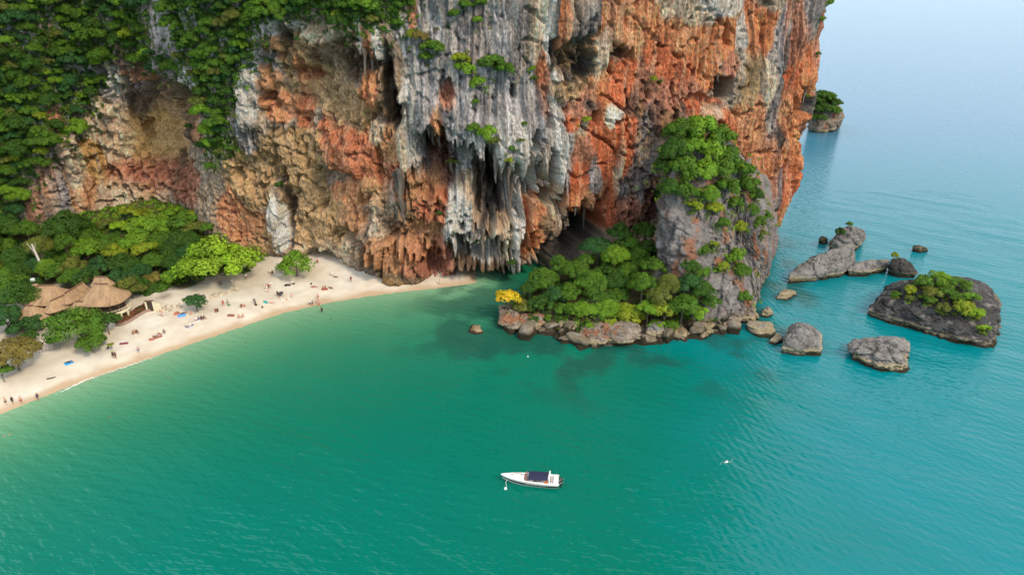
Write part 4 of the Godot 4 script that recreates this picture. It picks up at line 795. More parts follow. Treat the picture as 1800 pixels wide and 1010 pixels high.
# a crown one unit in radius: many overlapping lobes, each a shell of separate leaves
func crown_mesh(lobes: int, size: float, count: int, tall: float, hang: float) -> ArrayMesh:
	var p := PackedVector3Array()
	var nn := PackedVector3Array()
	var cc := PackedColorArray()
	var idx := PackedInt32Array()
	var mid: Array[Vector3] = []
	var rad: Array[float] = []
	var tone: Array[Vector3] = []
	for k in lobes:
		var a := k * 2.4 + rng.randf() * 1.2
		var r := sqrt((k + 0.3) / lobes) * 0.76 * rng.randf_range(0.85, 1.12)
		mid.append(Vector3(cos(a) * r, tall * (0.62 * (1.0 - r * r) + rng.randf_range(-0.22, 0.2)) - hang * r, sin(a) * r))
		rad.append(rng.randf_range(0.13, 0.31) * (1.3 if lobes < 14 else 1.0))
		var t := rng.randf_range(0.70, 1.0)
		tone.append(Vector3(t * rng.randf_range(0.85, 1.02), t, t * rng.randf_range(0.6, 1.0)))
	var made := 0
	var tries := 0
	while made < count and tries < count * 5:
		tries += 1
		var k := rng.randi() % lobes
		var dir := Vector3(rng.randfn(), rng.randfn(), rng.randfn()).normalized()
		if dir.y < -0.55: continue
		var at := mid[k] + dir * rad[k] * (rng.randf_range(0.78, 1.22) if rng.randf() < 0.82 else rng.randf_range(0.4, 0.8))
		var hid := false
		for q in lobes:
			if q != k and at.distance_to(mid[q]) < rad[q] * 0.72:
				hid = true
				break
		if hid: continue
		var face := (dir + Vector3(rng.randf_range(-1, 1), rng.randf_range(-0.3, 1), rng.randf_range(-1, 1)) * 0.75).normalized()
		var shade := (face * 0.6 + dir * 0.8 + at * 0.3 + Vector3(0, 0.15, 0)).normalized()
		var b := rng.randf_range(0.72, 1.0)
		var t := tone[k] * b
		leaf(p, nn, cc, idx, at, face, shade if shade.dot(face) > 0.1 else face, size * rng.randf_range(0.7, 1.3), enc(t))
		made += 1
	return leaf_mesh(p, nn, cc, idx)

func tube(st: SurfaceTool, a: Vector3, b: Vector3, ra: float, rb: float, sides := 6) -> void:
	var d := (b - a).normalized()
	var u := d.cross(Vector3(0.3, 0.1, 0.9)).normalized()
	var v := d.cross(u)
	for k in sides:
		var t0 := TAU * k / sides
		var t1 := TAU * (k + 1) / sides
		var n0 := u * cos(t0) + v * sin(t0)
		var n1 := u * cos(t1) + v * sin(t1)
		for q in [[a, n0, ra], [b, n0, rb], [b, n1, rb], [a, n0, ra], [b, n1, rb], [a, n1, ra]]:
			st.set_normal(q[1])
			st.add_vertex(q[0] + q[1] * q[2])

# a trunk one unit tall that forks into limbs reaching into the crown
func trunk_mesh() -> ArrayMesh:
	var st := SurfaceTool.new()
	st.begin(Mesh.PRIMITIVE_TRIANGLES)
	var bend := Vector3(rng.randf_range(-0.1, 0.1), 0.0, rng.randf_range(-0.1, 0.1))
	var a := Vector3(0, -0.08, 0)
	var b := Vector3(0, 0.35, 0) + bend
	var c := Vector3(0, 0.7, 0) + bend * 1.6
	tube(st, a, b, 0.075, 0.055)
	tube(st, b, c, 0.055, 0.042)
	for k in 5:
		var t := k * 1.3 + rng.randf()
		var e := c + Vector3(cos(t) * 0.35, rng.randf_range(0.2, 0.42), sin(t) * 0.35)
		tube(st, c if k % 2 else b.lerp(c, 0.6), e, 0.034, 0.012, 5)
	return st.commit()

func build_leaves() -> void:
	for k in 5: crowns.b.append(crown_mesh(26 + k * 6, 0.046, 6400, 0.8, 0.25))
	for k in 4: crowns.s.append(crown_mesh(13 + k * 3, 0.075, 2500, 0.85, 0.1))
	crowns.d.append(crown_mesh(26, 0.06, 2300, 0.7, 0.55))
	for k in 3: trunks.append(trunk_mesh())
	tuft = crown_mesh(4, 0.20, 110, 0.6, 0.0)
	for g in greens:
		var m := paint(lin(g.x, g.y, g.z), 0.75)
		m.vertex_color_use_as_albedo = true
		m.vertex_color_is_srgb = true
		m.metallic_specular = 0.3
		m.backlight_enabled = true
		m.backlight = Color(0.35, 0.45, 0.15)
		leaf_paint.append(m)
	bark = paint(lin(0.16, 0.125, 0.095), 0.95)

func make_tree(called: String, label: String, group: String, foot: Vector3, mid: Vector3, r: float, squash: float, kind: String, green: int, category := "tree") -> Node3D:
	var o := thing(called, label, category, foot, rng.randf() * TAU, group)
	var cr := part("crown", crowns[kind][rng.randi() % crowns[kind].size()], leaf_paint[green], o)
	var to := o.transform.affine_inverse() * mid
	cr.position = to
	cr.scale = Vector3(r * rng.randf_range(0.88, 1.14), r * squash * 1.15, r * rng.randf_range(0.88, 1.14))
	cr.rotation = Vector3(rng.randf_range(-0.2, 0.2), 0.0, rng.randf_range(-0.2, 0.2))
	var tr := part("trunk", trunks[rng.randi() % trunks.size()], bark, o)
	var up := maxf(to.length(), 0.4)
	var y := to / up
	var x := y.cross(Vector3(0.1, 0.2, 1.0)).normalized()
	var wide := clampf(r * 0.75, 0.5, 6.0)
	tr.transform = Transform3D(Basis(x * wide, y * up * 0.95, x.cross(y) * wide), Vector3.ZERO)
	return o

func plant_tree(called: String, label: String, group: String, mid: Vector3, r: float, squash: float, kind: String, green: int) -> void:
	var y := ground_at(mid.x, mid.z)
	if mid.x > -12.0:
		var q := Vector2(mid.x, mid.z)
		y = shelf_height(q, side_of(q, shelf_line))
	make_tree(called, label, group, Vector3(mid.x, minf(y, mid.y - 0.3), mid.z), mid, r, squash, kind, green, "tree" if kind != "s" else "bush")

var tuft_at: Array[Transform3D] = []
var tuft_tint: Array[Color] = []

func add_tuft(at: Vector3, up: Vector3, r: float, g: Vector3) -> void:
	var y := up.normalized()
	var x := y.cross(Vector3(rng.randf_range(-1, 1), rng.randf_range(-1, 1), rng.randf_range(-1, 1))).normalized()
	tuft_at.append(Transform3D(Basis(x * r, y * r, x.cross(y) * r), at))
	tuft_tint.append(enc(g * rng.randf_range(0.75, 1.25)))

func flush_tufts(called: String, label: String) -> void:
	var mm := MultiMesh.new()
	mm.transform_format = MultiMesh.TRANSFORM_3D
	mm.use_colors = true
	mm.mesh = tuft
	mm.instance_count = tuft_at.size()
	for i in tuft_at.size():
		mm.set_instance_transform(i, tuft_at[i])
		mm.set_instance_color(i, tuft_tint[i])
	var o := MultiMeshInstance3D.new()
	o.name = numbered(called)
	o.multimesh = mm
	var m := leaf_paint[0].duplicate()
	m.albedo_color = Color.WHITE
	o.material_override = m
	add_child(o)
	tag(o, label, "undergrowth")
	o.set_meta("kind", "stuff")
	tuft_at.clear()
	tuft_tint.clear()

func cliff_bush(called: String, label: String, group: String, s: float, h: float, r: float, green: int, kind := "s") -> void:
	var at := on_cliff(s, h)
	var n := off_cliff(s, h)
	n = Vector3(n.x, 0.0, n.z).normalized()
	make_tree(called, label, group, at - n * 0.4, at + n * r * 0.55 + Vector3(0, r * 0.25, 0), r, 0.85, kind, green, "bush" if kind == "s" else "tree")
	for k in 3:
		var s2 := s + rng.randfn() * r * 0.8
		var h2 := h + rng.randfn() * r * 0.8 - r * 0.4
		add_tuft(on_cliff(s2, h2), off_cliff(s2, h2) + Vector3(0, 0.8, 0), rng.randf_range(0.35, 0.9) * minf(1.0, r * 0.5), greens[green])

func build_jungle() -> void:
	plant_tree("broad_tree", "broad bright lime green tree at the back of the beach", "", Vector3(-79.0, 8.4, -166.0), 10.8, 0.75, "b", 8)
	plant_tree("drooping_tree", "leafy tree with drooping branches before the white rock drape", "", Vector3(-60.1, 5.8, -172.0), 5.7, 0.75, "d", 2)
	plant_tree("round_bush", "round dark green bush alone on the open sand by the stone line", "", Vector3(-79.3, 4.0, -151.4), 3.4, 0.55, "s", 6)
	plant_tree("broad_tree", "big green tree hiding the front of the thatched restaurant", "", Vector3(-99.2, 5.5, -134.9), 6.7, 0.8, "b", 1)
	plant_tree("small_tree", "small dark tree at the right side of the restaurant front tree", "", Vector3(-95.0, 4.8, -139.5), 3.1, 0.8, "s", 0)
	plant_tree("low_tree", "low green tree spreading onto the sand before the restaurant", "", Vector3(-94.6, 3.2, -131.9), 3.8, 0.6, "s", 1)
	plant_tree("broad_tree", "dark green tree left of the lowest thatched roof", "", Vector3(-120.8, 6.4, -150.0), 5.6, 0.8, "b", 0)
	plant_tree("tall_tree", "tall green tree at the left picture edge above the roofs", "", Vector3(-128.9, 5.9, -156.0), 5.4, 0.9, "b", 1)
	plant_tree("broad_tree", "blue green tree at the left picture edge below the roofs", "", Vector3(-118.3, 6.0, -138.9), 4.6, 0.8, "b", 6)
	plant_tree("broad_tree", "brownish green tree overhanging the sand at the left picture edge", "", Vector3(-106.2, 5.5, -123.9), 5.2, 0.7, "b", 7)
	plant_tree("small_tree", "small green tree beside the trunk of the brownish tree", "", Vector3(-106.4, 3.5, -119.7), 2.4, 0.6, "s", 1)
	plant_tree("low_tree", "dark bush below the terrace of the lowest thatched roof", "", Vector3(-113.8, 3.6, -139.2), 4.0, 0.7, "s", 6)
	plant_tree("bush", "round dark bush beside the sandy path", "", Vector3(-110.3, 3.4, -134.9), 2.3, 0.7, "s", 0)
	plant_tree("bush", "small green bush between the path and the big front tree", "", Vector3(-104.1, 3.2, -133.2), 1.9, 0.6, "s", 1)
	plant_tree("small_tree", "olive green tree pressing against the right of the main roof", "", Vector3(-98.2, 5.1, -157.0), 4.2, 0.85, "b", 4)
	plant_tree("small_tree", "dark tree behind the pale garden gate", "", Vector3(-96.4, 1.9, -162.0), 3.8, 0.8, "b", 0)
	plant_tree("bush", "tiny yellow green bush on the sand edge", "", Vector3(-90.8, 2.7, -132.5), 0.9, 0.5, "s", 3)
	plant_tree("tall_tree", "tall dark crowned tree under the striped cliff buttress", "", Vector3(-130.0, 10.6, -186.0), 7.0, 0.9, "b", 0)
	plant_tree("tall_tree", "olive tree on a tall bare white trunk behind the roofs", "", Vector3(-129.4, 10.9, -172.0), 3.9, 0.8, "b", 4)
	plant_tree("bank_tree", "mid green tree behind the thatched roofs", "trees of the wooded bank behind the beach", Vector3(-130.7, 4.5, -178.0), 4.9, 0.8, "b", 1)
	plant_tree("bank_tree", "bright green tree behind the thatched roofs", "trees of the wooded bank behind the beach", Vector3(-122.4, 6.3, -180.0), 4.9, 0.8, "b", 2)
	plant_tree("bank_tree", "mid green tree behind the thatched roofs", "trees of the wooded bank behind the beach", Vector3(-118.0, 6.4, -184.0), 5.0, 0.8, "b", 1)
	plant_tree("bank_tree", "blue green tree behind the thatched roofs", "trees of the wooded bank behind the beach", Vector3(-113.1, 5.3, -170.0), 4.4, 0.8, "b", 6)
	plant_tree("bank_tree", "dark green tree between the alcove and the beach", "trees of the wooded bank behind the beach", Vector3(-107.9, 5.3, -172.0), 4.7, 0.8, "b", 0)
	plant_tree("bank_tree", "bright green bushy tree below the alcove floor", "trees of the wooded bank behind the beach", Vector3(-112.0, 8.4, -193.0), 6.0, 0.6, "s", 2)
	plant_tree("bank_tree", "lime green bushy tree below the alcove floor", "trees of the wooded bank behind the beach", Vector3(-117.5, 8.8, -192.0), 4.3, 0.6, "s", 8)
	plant_tree("bank_tree", "bright green bushy tree below the alcove floor", "trees of the wooded bank behind the beach", Vector3(-106.3, 8.9, -194.0), 5.2, 0.6, "s", 2)
	plant_tree("bank_tree", "mid green bushy tree below the alcove floor", "trees of the wooded bank behind the beach", Vector3(-99.2, 9.9, -194.0), 5.2, 0.6, "s", 1)
	plant_tree("bank_tree", "olive bushy tree below the alcove floor", "trees of the wooded bank behind the beach", Vector3(-94.4, 8.6, -190.0), 4.3, 0.7, "s", 4)
	plant_tree("bank_tree", "bright green tree between the alcove and the beach", "trees of the wooded bank behind the beach", Vector3(-109.7, 6.4, -184.0), 5.8, 0.8, "b", 2)
	plant_tree("bank_tree", "mid green tree between the alcove and the beach", "trees of the wooded bank behind the beach", Vector3(-102.2, 6.4, -184.0), 5.0, 0.8, "b", 1)
	plant_tree("bank_tree", "dark green tree between the alcove and the beach", "trees of the wooded bank behind the beach", Vector3(-96.2, 7.3, -184.0), 5.0, 0.8, "b", 0)
	plant_tree("bank_tree", "dark green tree between the alcove and the beach", "trees of the wooded bank behind the beach", Vector3(-89.6, 7.1, -178.0), 4.0, 0.8, "b", 0)
	plant_tree("bank_tree", "mid green tree between the alcove and the beach", "trees of the wooded bank behind the beach", Vector3(-99.8, 4.9, -173.0), 4.8, 0.8, "b", 1)
	plant_tree("bank_tree", "dark green tree between the alcove and the beach", "trees of the wooded bank behind the beach", Vector3(-92.9, 5.3, -172.0), 4.7, 0.8, "b", 0)
	plant_tree("bank_tree", "olive tree between the alcove and the beach", "trees of the wooded bank behind the beach", Vector3(-87.3, 5.4, -168.0), 3.6, 0.8, "b", 4)
	plant_tree("bank_tree", "bright green bushy tree between the alcove and the beach", "trees of the wooded bank behind the beach", Vector3(-91.6, 4.2, -165.0), 3.5, 0.7, "s", 2)
	plant_tree("bank_tree", "brownish bushy tree between the alcove and the beach", "trees of the wooded bank behind the beach", Vector3(-95.9, 4.3, -164.0), 3.0, 0.7, "s", 7)
	plant_tree("bank_tree", "blue green tree between the alcove and the beach", "trees of the wooded bank behind the beach", Vector3(-100.2, 5.4, -166.0), 3.5, 0.8, "b", 6)
	plant_tree("bank_tree", "olive tree behind the thatched roofs", "trees of the wooded bank behind the beach", Vector3(-118.7, 6.2, -168.0), 4.6, 0.8, "b", 4)
	plant_tree("bank_tree", "mid green tree behind the thatched roofs", "trees of the wooded bank behind the beach", Vector3(-122.3, 5.4, -166.0), 3.8, 0.8, "b", 1)
	plant_tree("bank_tree", "dark green tree behind the thatched roofs", "trees of the wooded bank behind the beach", Vector3(-139.7, 5.3, -176.0), 4.8, 0.8, "b", 0)
	plant_tree("bank_tree", "mid green tree behind the thatched roofs", "trees of the wooded bank behind the beach", Vector3(-148.6, 5.5, -182.0), 5.0, 0.8, "b", 1)
	plant_tree("bank_tree", "mid green tree under the left cliff", "trees of the wooded bank behind the beach", Vector3(-142.3, 10.1, -186.0), 4.2, 0.8, "b", 1)
	plant_tree("bank_tree", "dark green tree under the left cliff", "trees of the wooded bank behind the beach", Vector3(-149.4, 10.2, -188.0), 5.0, 0.9, "b", 0)
	plant_tree("bank_tree", "dark green tree behind the thatched roofs", "trees of the wooded bank behind the beach", Vector3(-151.2, 8.0, -180.0), 5.7, 0.9, "b", 0)
	plant_tree("bank_tree", "mid green tree behind the thatched roofs", "trees of the wooded bank behind the beach", Vector3(-134.1, 4.5, -154.0), 5.0, 0.9, "b", 1)
	plant_tree("bank_tree", "dark green tree behind the thatched roofs", "trees of the wooded bank behind the beach", Vector3(-118.3, 5.0, -130.1), 4.4, 0.8, "b", 0)
	plant_tree("bank_tree", "mid green tree under the left cliff", "trees of the wooded bank behind the beach", Vector3(-125.8, 7.6, -188.0), 4.2, 0.8, "b", 1)
	plant_tree("bank_tree", "olive bushy tree below the alcove floor", "trees of the wooded bank behind the beach", Vector3(-123.0, 9.3, -193.0), 3.4, 0.7, "s", 4)
	plant_tree("bank_tree", "yellow green tree behind the thatched roofs", "trees of the wooded bank behind the beach", Vector3(-113.2, 6.2, -178.0), 4.0, 0.8, "b", 3)
	plant_tree("bank_tree", "blue green tree behind the thatched roofs", "trees of the wooded bank behind the beach", Vector3(-129.5, 6.2, -168.0), 3.4, 0.8, "b", 6)
	plant_tree("bank_tree", "mid green tree behind the thatched roofs", "trees of the wooded bank behind the beach", Vector3(-133.8, 5.9, -165.0), 3.8, 0.8, "b", 1)
	plant_tree("bank_tree", "yellow green bushy tree below the alcove floor", "trees of the wooded bank behind the beach", Vector3(-116.4, 11.5, -197.0), 4.4, 0.5, "s", 3)
	plant_tree("bank_tree", "bright green bushy tree below the alcove floor", "trees of the wooded bank behind the beach", Vector3(-105.1, 11.2, -198.0), 3.5, 0.5, "s", 2)
	plant_tree("bank_tree", "yellow green bushy tree below the alcove floor", "trees of the wooded bank behind the beach", Vector3(-97.2, 11.3, -196.0), 3.5, 0.5, "s", 3)
	plant_tree("bank_tree", "mid green bushy tree below the alcove floor", "trees of the wooded bank behind the beach", Vector3(-89.8, 10.2, -188.0), 2.5, 0.6, "s", 1)
	plant_tree("bank_tree", "yellow green bushy tree between the alcove and the beach", "trees of the wooded bank behind the beach", Vector3(-104.1, 7.1, -178.0), 3.2, 0.8, "s", 3)
	plant_tree("bank_tree", "dark green tree between the alcove and the beach", "trees of the wooded bank behind the beach", Vector3(-96.0, 7.1, -176.0), 3.5, 0.8, "b", 0)
	plant_tree("bank_tree", "blue green tree between the alcove and the beach", "trees of the wooded bank behind the beach", Vector3(-90.1, 7.9, -174.0), 3.2, 0.8, "b", 6)
	plant_tree("bank_tree", "dark green tree between the alcove and the beach", "trees of the wooded bank behind the beach", Vector3(-103.3, 6.2, -168.0), 3.1, 0.8, "b", 0)
	plant_tree("bank_tree", "dark green tree behind the thatched roofs", "trees of the wooded bank behind the beach", Vector3(-112.3, 5.9, -162.0), 3.7, 0.8, "b", 0)
	plant_tree("bank_tree", "blue green tree behind the thatched roofs", "trees of the wooded bank behind the beach", Vector3(-104.7, 5.4, -163.0), 3.3, 0.8, "b", 6)
	plant_tree("bank_tree", "mid green tree behind the thatched roofs", "trees of the wooded bank behind the beach", Vector3(-116.0, 5.9, -162.0), 3.4, 0.8, "b", 1)
	plant_tree("bank_tree", "dark green tree between the alcove and the beach", "trees of the wooded bank behind the beach", Vector3(-98.1, 4.8, -160.0), 3.0, 0.8, "b", 0)
	plant_tree("bank_tree", "mid green bushy tree between the alcove and the beach", "trees of the wooded bank behind the beach", Vector3(-93.3, 2.6, -163.0), 2.3, 0.6, "s", 1)
	plant_tree("bank_tree", "dark green tree behind the thatched roofs", "trees of the wooded bank behind the beach", Vector3(-130.6, 6.8, -163.0), 3.8, 0.8, "b", 0)
	plant_tree("bank_tree", "blue green bushy tree behind the thatched roofs", "trees of the wooded bank behind the beach", Vector3(-126.3, 4.8, -160.0), 3.0, 0.8, "s", 6)
	plant_tree("bank_tree", "bright green tree behind the thatched roofs", "trees of the wooded bank behind the beach", Vector3(-126.4, 6.2, -168.0), 3.4, 0.8, "b", 2)
	plant_tree("bank_tree", "mid green bushy tree between the alcove and the beach", "trees of the wooded bank behind the beach", Vector3(-85.8, 5.3, -170.0), 3.1, 0.7, "s", 1)
	plant_tree("bank_tree", "mid green tree behind the thatched roofs", "trees of the wooded bank behind the beach", Vector3(-127.0, 8.8, -178.0), 4.0, 0.8, "b", 1)
	plant_tree("bank_tree", "mid green bushy tree below the alcove floor", "trees of the wooded bank behind the beach", Vector3(-123.2, 8.9, -202.0), 3.2, 0.6, "s", 1)
	plant_tree("bank_tree", "bright green bushy tree below the alcove floor", "trees of the wooded bank behind the beach", Vector3(-117.5, 8.8, -200.0), 3.0, 0.6, "s", 2)
	plant_tree("bank_tree", "yellow green bushy tree below the alcove floor", "trees of the wooded bank behind the beach", Vector3(-114.7, 8.9, -203.0), 3.2, 0.6, "s", 3)
	plant_tree("bank_tree", "mid green bushy tree below the alcove floor", "trees of the wooded bank behind the beach", Vector3(-109.9, 8.9, -202.0), 3.0, 0.6, "s", 1)
	plant_tree("bank_tree", "bright green bushy tree below the alcove floor", "trees of the wooded bank behind the beach", Vector3(-104.7, 8.8, -200.0), 3.0, 0.6, "s", 2)
	plant_tree("bank_tree", "mid green bushy tree below the alcove floor", "trees of the wooded bank behind the beach", Vector3(-102.4, 9.3, -203.0), 2.9, 0.6, "s", 1)
	plant_tree("bank_tree", "dark green bushy tree below the alcove floor", "trees of the wooded bank behind the beach", Vector3(-96.8, 9.2, -199.0), 3.0, 0.6, "s", 0)
	plant_tree("bank_tree", "dark green bushy tree below the alcove floor", "trees of the wooded bank behind the beach", Vector3(-127.1, 7.6, -203.0), 3.1, 0.6, "s", 0)
	plant_tree("bank_tree", "mid green tree behind the thatched roofs", "trees of the wooded bank behind the beach", Vector3(-146.9, 7.5, -165.0), 6.1, 0.8, "b", 1)
	plant_tree("bank_tree", "dark green tree behind the thatched roofs", "trees of the wooded bank behind the beach", Vector3(-151.1, 5.8, -158.0), 6.6, 0.8, "b", 0)
	plant_tree("bank_tree", "mid green tree behind the thatched roofs", "trees of the wooded bank behind the beach", Vector3(-131.9, 5.4, -140.0), 5.3, 0.8, "b", 1)
	plant_tree("bank_tree", "blue green tree behind the thatched roofs", "trees of the wooded bank behind the beach", Vector3(-170.8, 10.0, -175.0), 7.1, 0.8, "b", 6)
	plant_tree("bank_tree", "mid green tree under the left cliff", "trees of the wooded bank behind the beach", Vector3(-163.4, 10.6, -178.0), 6.4, 0.8, "b", 1)
	plant_tree("bank_tree", "dark green tree behind the thatched roofs", "trees of the wooded bank behind the beach", Vector3(-159.6, 4.0, -155.0), 6.5, 0.8, "b", 0)
	plant_tree("bank_tree", "olive tree behind the thatched roofs", "trees of the wooded bank behind the beach", Vector3(-139.6, 2.0, -138.0), 5.3, 0.8, "b", 4)
	plant_tree("bank_tree", "mid green tree behind the thatched roofs", "trees of the wooded bank behind the beach", Vector3(-124.1, 1.9, -128.0), 5.0, 0.8, "b", 1)
	plant_tree("grove_tree", "golden yellow tree at the left tip of the grove", "", Vector3(-1.0, 5.8, -149.5), 4.2, 0.6, "s", 5)
	plant_tree("grove_tree", "olive bush along the shore edge of the grove", "trees of the grove on the shore rocks", Vector3(2.5, 3.3, -150.0), 3.1, 0.6, "s", 4)
	plant_tree("grove_tree", "round topped green tree at the upper left of the grove", "", Vector3(8.0, 7.1, -158.0), 4.4, 0.8, "b", 1)
	plant_tree("grove_tree", "mid green tree in the middle of the grove", "trees of the grove on the shore rocks", Vector3(12.8, 8.3, -164.0), 3.8, 0.8, "b", 1)
	plant_tree("grove_tree", "dark green tree in the middle of the grove", "trees of the grove on the shore rocks", Vector3(4.4, 5.4, -156.0), 2.9, 0.7, "b", 0)
	plant_tree("grove_tree", "dark green tree at the back of the grove under the cliff", "trees of the grove on the shore rocks", Vector3(29.3, 14.5, -172.0), 4.3, 0.8, "b", 0)
	plant_tree("grove_tree", "dark green tree at the back of the grove under the cliff", "trees of the grove on the shore rocks", Vector3(36.7, 13.8, -174.0), 4.4, 0.8, "b", 0)
	plant_tree("grove_tree", "wide blue green tree before the mouth of the big cave", "", Vector3(22.8, 11.5, -168.0), 5.3, 0.7, "b", 6)
	plant_tree("grove_tree", "tallest pale green tree in the middle of the grove", "", Vector3(27.0, 11.3, -163.0), 4.2, 0.9, "b", 2)
	plant_tree("grove_tree", "mid green tree in the middle of the grove", "trees of the grove on the shore rocks", Vector3(16.5, 8.4, -160.0), 4.3, 0.8, "b", 1)
	plant_tree("grove_tree", "mid green tree at the back of the grove under the cliff", "trees of the grove on the shore rocks", Vector3(33.3, 9.6, -166.0), 4.2, 0.8, "b", 1)
	plant_tree("grove_tree", "mid green tree in the middle of the grove", "trees of the grove on the shore rocks", Vector3(20.3, 6.7, -156.0), 4.8, 0.8, "b", 1)
	plant_tree("grove_tree", "dark green tree in the middle of the grove", "trees of the grove on the shore rocks", Vector3(27.0, 6.6, -157.0), 4.1, 0.8, "b", 0)
	plant_tree("grove_tree", "mid green tree in the middle of the grove", "trees of the grove on the shore rocks", Vector3(14.0, 5.6, -153.0), 4.0, 0.8, "b", 1)
	plant_tree("grove_tree", "dark green tree along the shore edge of the grove", "trees of the grove on the shore rocks", Vector3(7.1, 4.1, -150.0), 3.5, 0.8, "b", 0)
	plant_tree("grove_tree", "blue green tree in the middle of the grove", "trees of the grove on the shore rocks", Vector3(10.7, 5.5, -152.0), 3.1, 0.8, "b", 6)
	plant_tree("grove_tree", "bright green tree above the pale shore slab", "", Vector3(17.4, 3.6, -147.0), 4.2, 0.7, "b", 2)
	plant_tree("grove_tree", "bright green tree along the shore edge of the grove", "trees of the grove on the shore rocks", Vector3(23.5, 3.5, -148.0), 3.5, 0.8, "b", 2)
	plant_tree("grove_tree", "yellow green tree over the rocks at the shore", "", Vector3(29.0, 2.9, -147.0), 3.9, 0.7, "b", 3)
	plant_tree("grove_tree", "mid green tree in the middle of the grove", "trees of the grove on the shore rocks", Vector3(32.3, 9.1, -151.0), 3.9, 0.8, "b", 1)
	plant_tree("grove_tree", "olive tree in the middle of the grove", "trees of the grove on the shore rocks", Vector3(35.8, 7.9, -147.0), 3.4, 0.8, "b", 4)
	plant_tree("grove_tree", "olive tree in the middle of the grove", "trees of the grove on the shore rocks", Vector3(38.5, 10.0, -149.0), 3.5, 0.8, "b", 4)
	plant_tree("grove_tree", "blue green tree in the middle of the grove", "trees of the grove on the shore rocks", Vector3(42.9, 10.5, -148.0), 4.1, 0.8, "b", 6)
	plant_tree("grove_tree", "dark green tree in the middle of the grove", "trees of the grove on the shore rocks", Vector3(45.9, 9.4, -146.5), 3.4, 0.8, "b", 0)
	plant_tree("grove_tree", "green tree leaning before the pinnacle foot", "", Vector3(40.9, 6.1, -144.5), 4.5, 0.8, "b", 1)
	plant_tree("grove_tree", "yellow green bush along the shore edge of the grove", "trees of the grove on the shore rocks", Vector3(36.5, 5.1, -144.0), 3.4, 0.7, "s", 3)
	plant_tree("grove_tree", "mid green tree in the middle of the grove", "trees of the grove on the shore rocks", Vector3(35.8, 11.5, -156.0), 3.6, 0.8, "b", 1)
	plant_tree("grove_tree", "dark green bush along the shore edge of the grove", "trees of the grove on the shore rocks", Vector3(4.9, 1.4, -147.0), 2.4, 0.6, "s", 0)
	plant_tree("grove_tree", "olive bush along the shore edge of the grove", "trees of the grove on the shore rocks", Vector3(0.0, 1.8, -148.0), 2.1, 0.5, "s", 4)
	plant_tree("grove_tree", "yellow green bush along the shore edge of the grove", "trees of the grove on the shore rocks", Vector3(28.7, 0.5, -142.0), 1.4, 0.5, "s", 3)
	plant_tree("grove_tree", "mid green tree in the middle of the grove", "trees of the grove on the shore rocks", Vector3(22.1, 4.7, -152.0), 2.9, 0.7, "b", 1)
	plant_tree("grove_tree", "bright green bush along the shore edge of the grove", "trees of the grove on the shore rocks", Vector3(32.9, 5.1, -145.0), 3.0, 0.7, "s", 2)
	plant_tree("grove_tree", "mid green tree in the middle of the grove", "trees of the grove on the shore rocks", Vector3(29.7, 7.7, -161.0), 3.7, 0.8, "b", 1)
	plant_tree("grove_tree", "dark green tree in the middle of the grove", "trees of the grove on the shore rocks", Vector3(24.6, 8.0, -162.0), 3.3, 0.8, "b", 0)
	plant_tree("grove_tree", "mid green tree at the back of the grove under the cliff", "trees of the grove on the shore rocks", Vector3(19.6, 9.2, -165.0), 3.3, 0.8, "b", 1)
	plant_tree("grove_tree", "mid green tree at the back of the grove under the cliff", "trees of the grove on the shore rocks", Vector3(31.5, 12.0, -170.0), 3.4, 0.8, "b", 1)
	plant_tree("grove_tree", "dark green tree at the back of the grove under the cliff", "trees of the grove on the shore rocks", Vector3(36.7, 11.6, -169.0), 3.1, 0.8, "b", 0)
	plant_tree("grove_tree", "mid green bush along the shore edge of the grove", "trees of the grove on the shore rocks", Vector3(12.7, 3.0, -149.0), 2.8, 0.7, "s", 1)
	plant_tree("grove_tree", "mid green bush along the shore edge of the grove", "trees of the grove on the shore rocks", Vector3(8.4, 1.2, -148.0), 2.1, 0.6, "s", 1)
	plant_tree("grove_tree", "mid green tree in the middle of the grove", "trees of the grove on the shore rocks", Vector3(26.5, 5.0, -153.0), 2.9, 0.8, "b", 1)
	plant_tree("grove_tree", "mid green bush along the shore edge of the grove", "trees of the grove on the shore rocks", Vector3(38.1, 2.2, -142.5), 2.3, 0.6, "s", 1)
	plant_tree("grove_tree", "bright green bush along the shore edge of the grove", "trees of the grove on the shore rocks", Vector3(44.3, 4.8, -144.0), 3.0, 0.7, "s", 2)
	plant_tree("grove_tree", "mid green bush along the shore edge of the grove", "trees of the grove on the shore rocks", Vector3(47.9, 6.8, -145.5), 2.7, 0.7, "s", 1)
	plant_tree("grove_tree", "bright green bush along the shore edge of the grove", "trees of the grove on the shore rocks", Vector3(34.9, 2.0, -143.0), 2.1, 0.6, "s", 2)
	plant_tree("grove_tree", "dark green bush in the middle of the grove", "trees of the grove on the shore rocks", Vector3(43.9, 13.2, -152.0), 3.1, 0.8, "s", 0)
	plant_tree("grove_tree", "mid green bush in the middle of the grove", "trees of the grove on the shore rocks", Vector3(46.6, 12.1, -151.0), 2.5, 0.8, "s", 1)
	plant_tree("grove_tree", "bright green bush along the shore edge of the grove", "trees of the grove on the shore rocks", Vector3(19.0, 2.0, -142.0), 1.8, 0.5, "s", 2)
	plant_tree("grove_tree", "yellow green bush along the shore edge of the grove", "trees of the grove on the shore rocks", Vector3(23.9, 2.6, -143.0), 1.8, 0.5, "s", 3)
	plant_tree("grove_tree", "dark green bush along the shore edge of the grove", "trees of the grove on the shore rocks", Vector3(15.2, 0.9, -145.0), 1.7, 0.5, "s", 0)
	var places := ["on the upper left slope", "on the far left slope below", "above the alcove", "on the ridge between alcove and stripes", "along the top over the tan cliff", "past the left picture edge"]
	var words := ["dark green", "mid green", "bright green", "yellow green", "olive", "yellow", "blue green", "brownish", "lime green"]
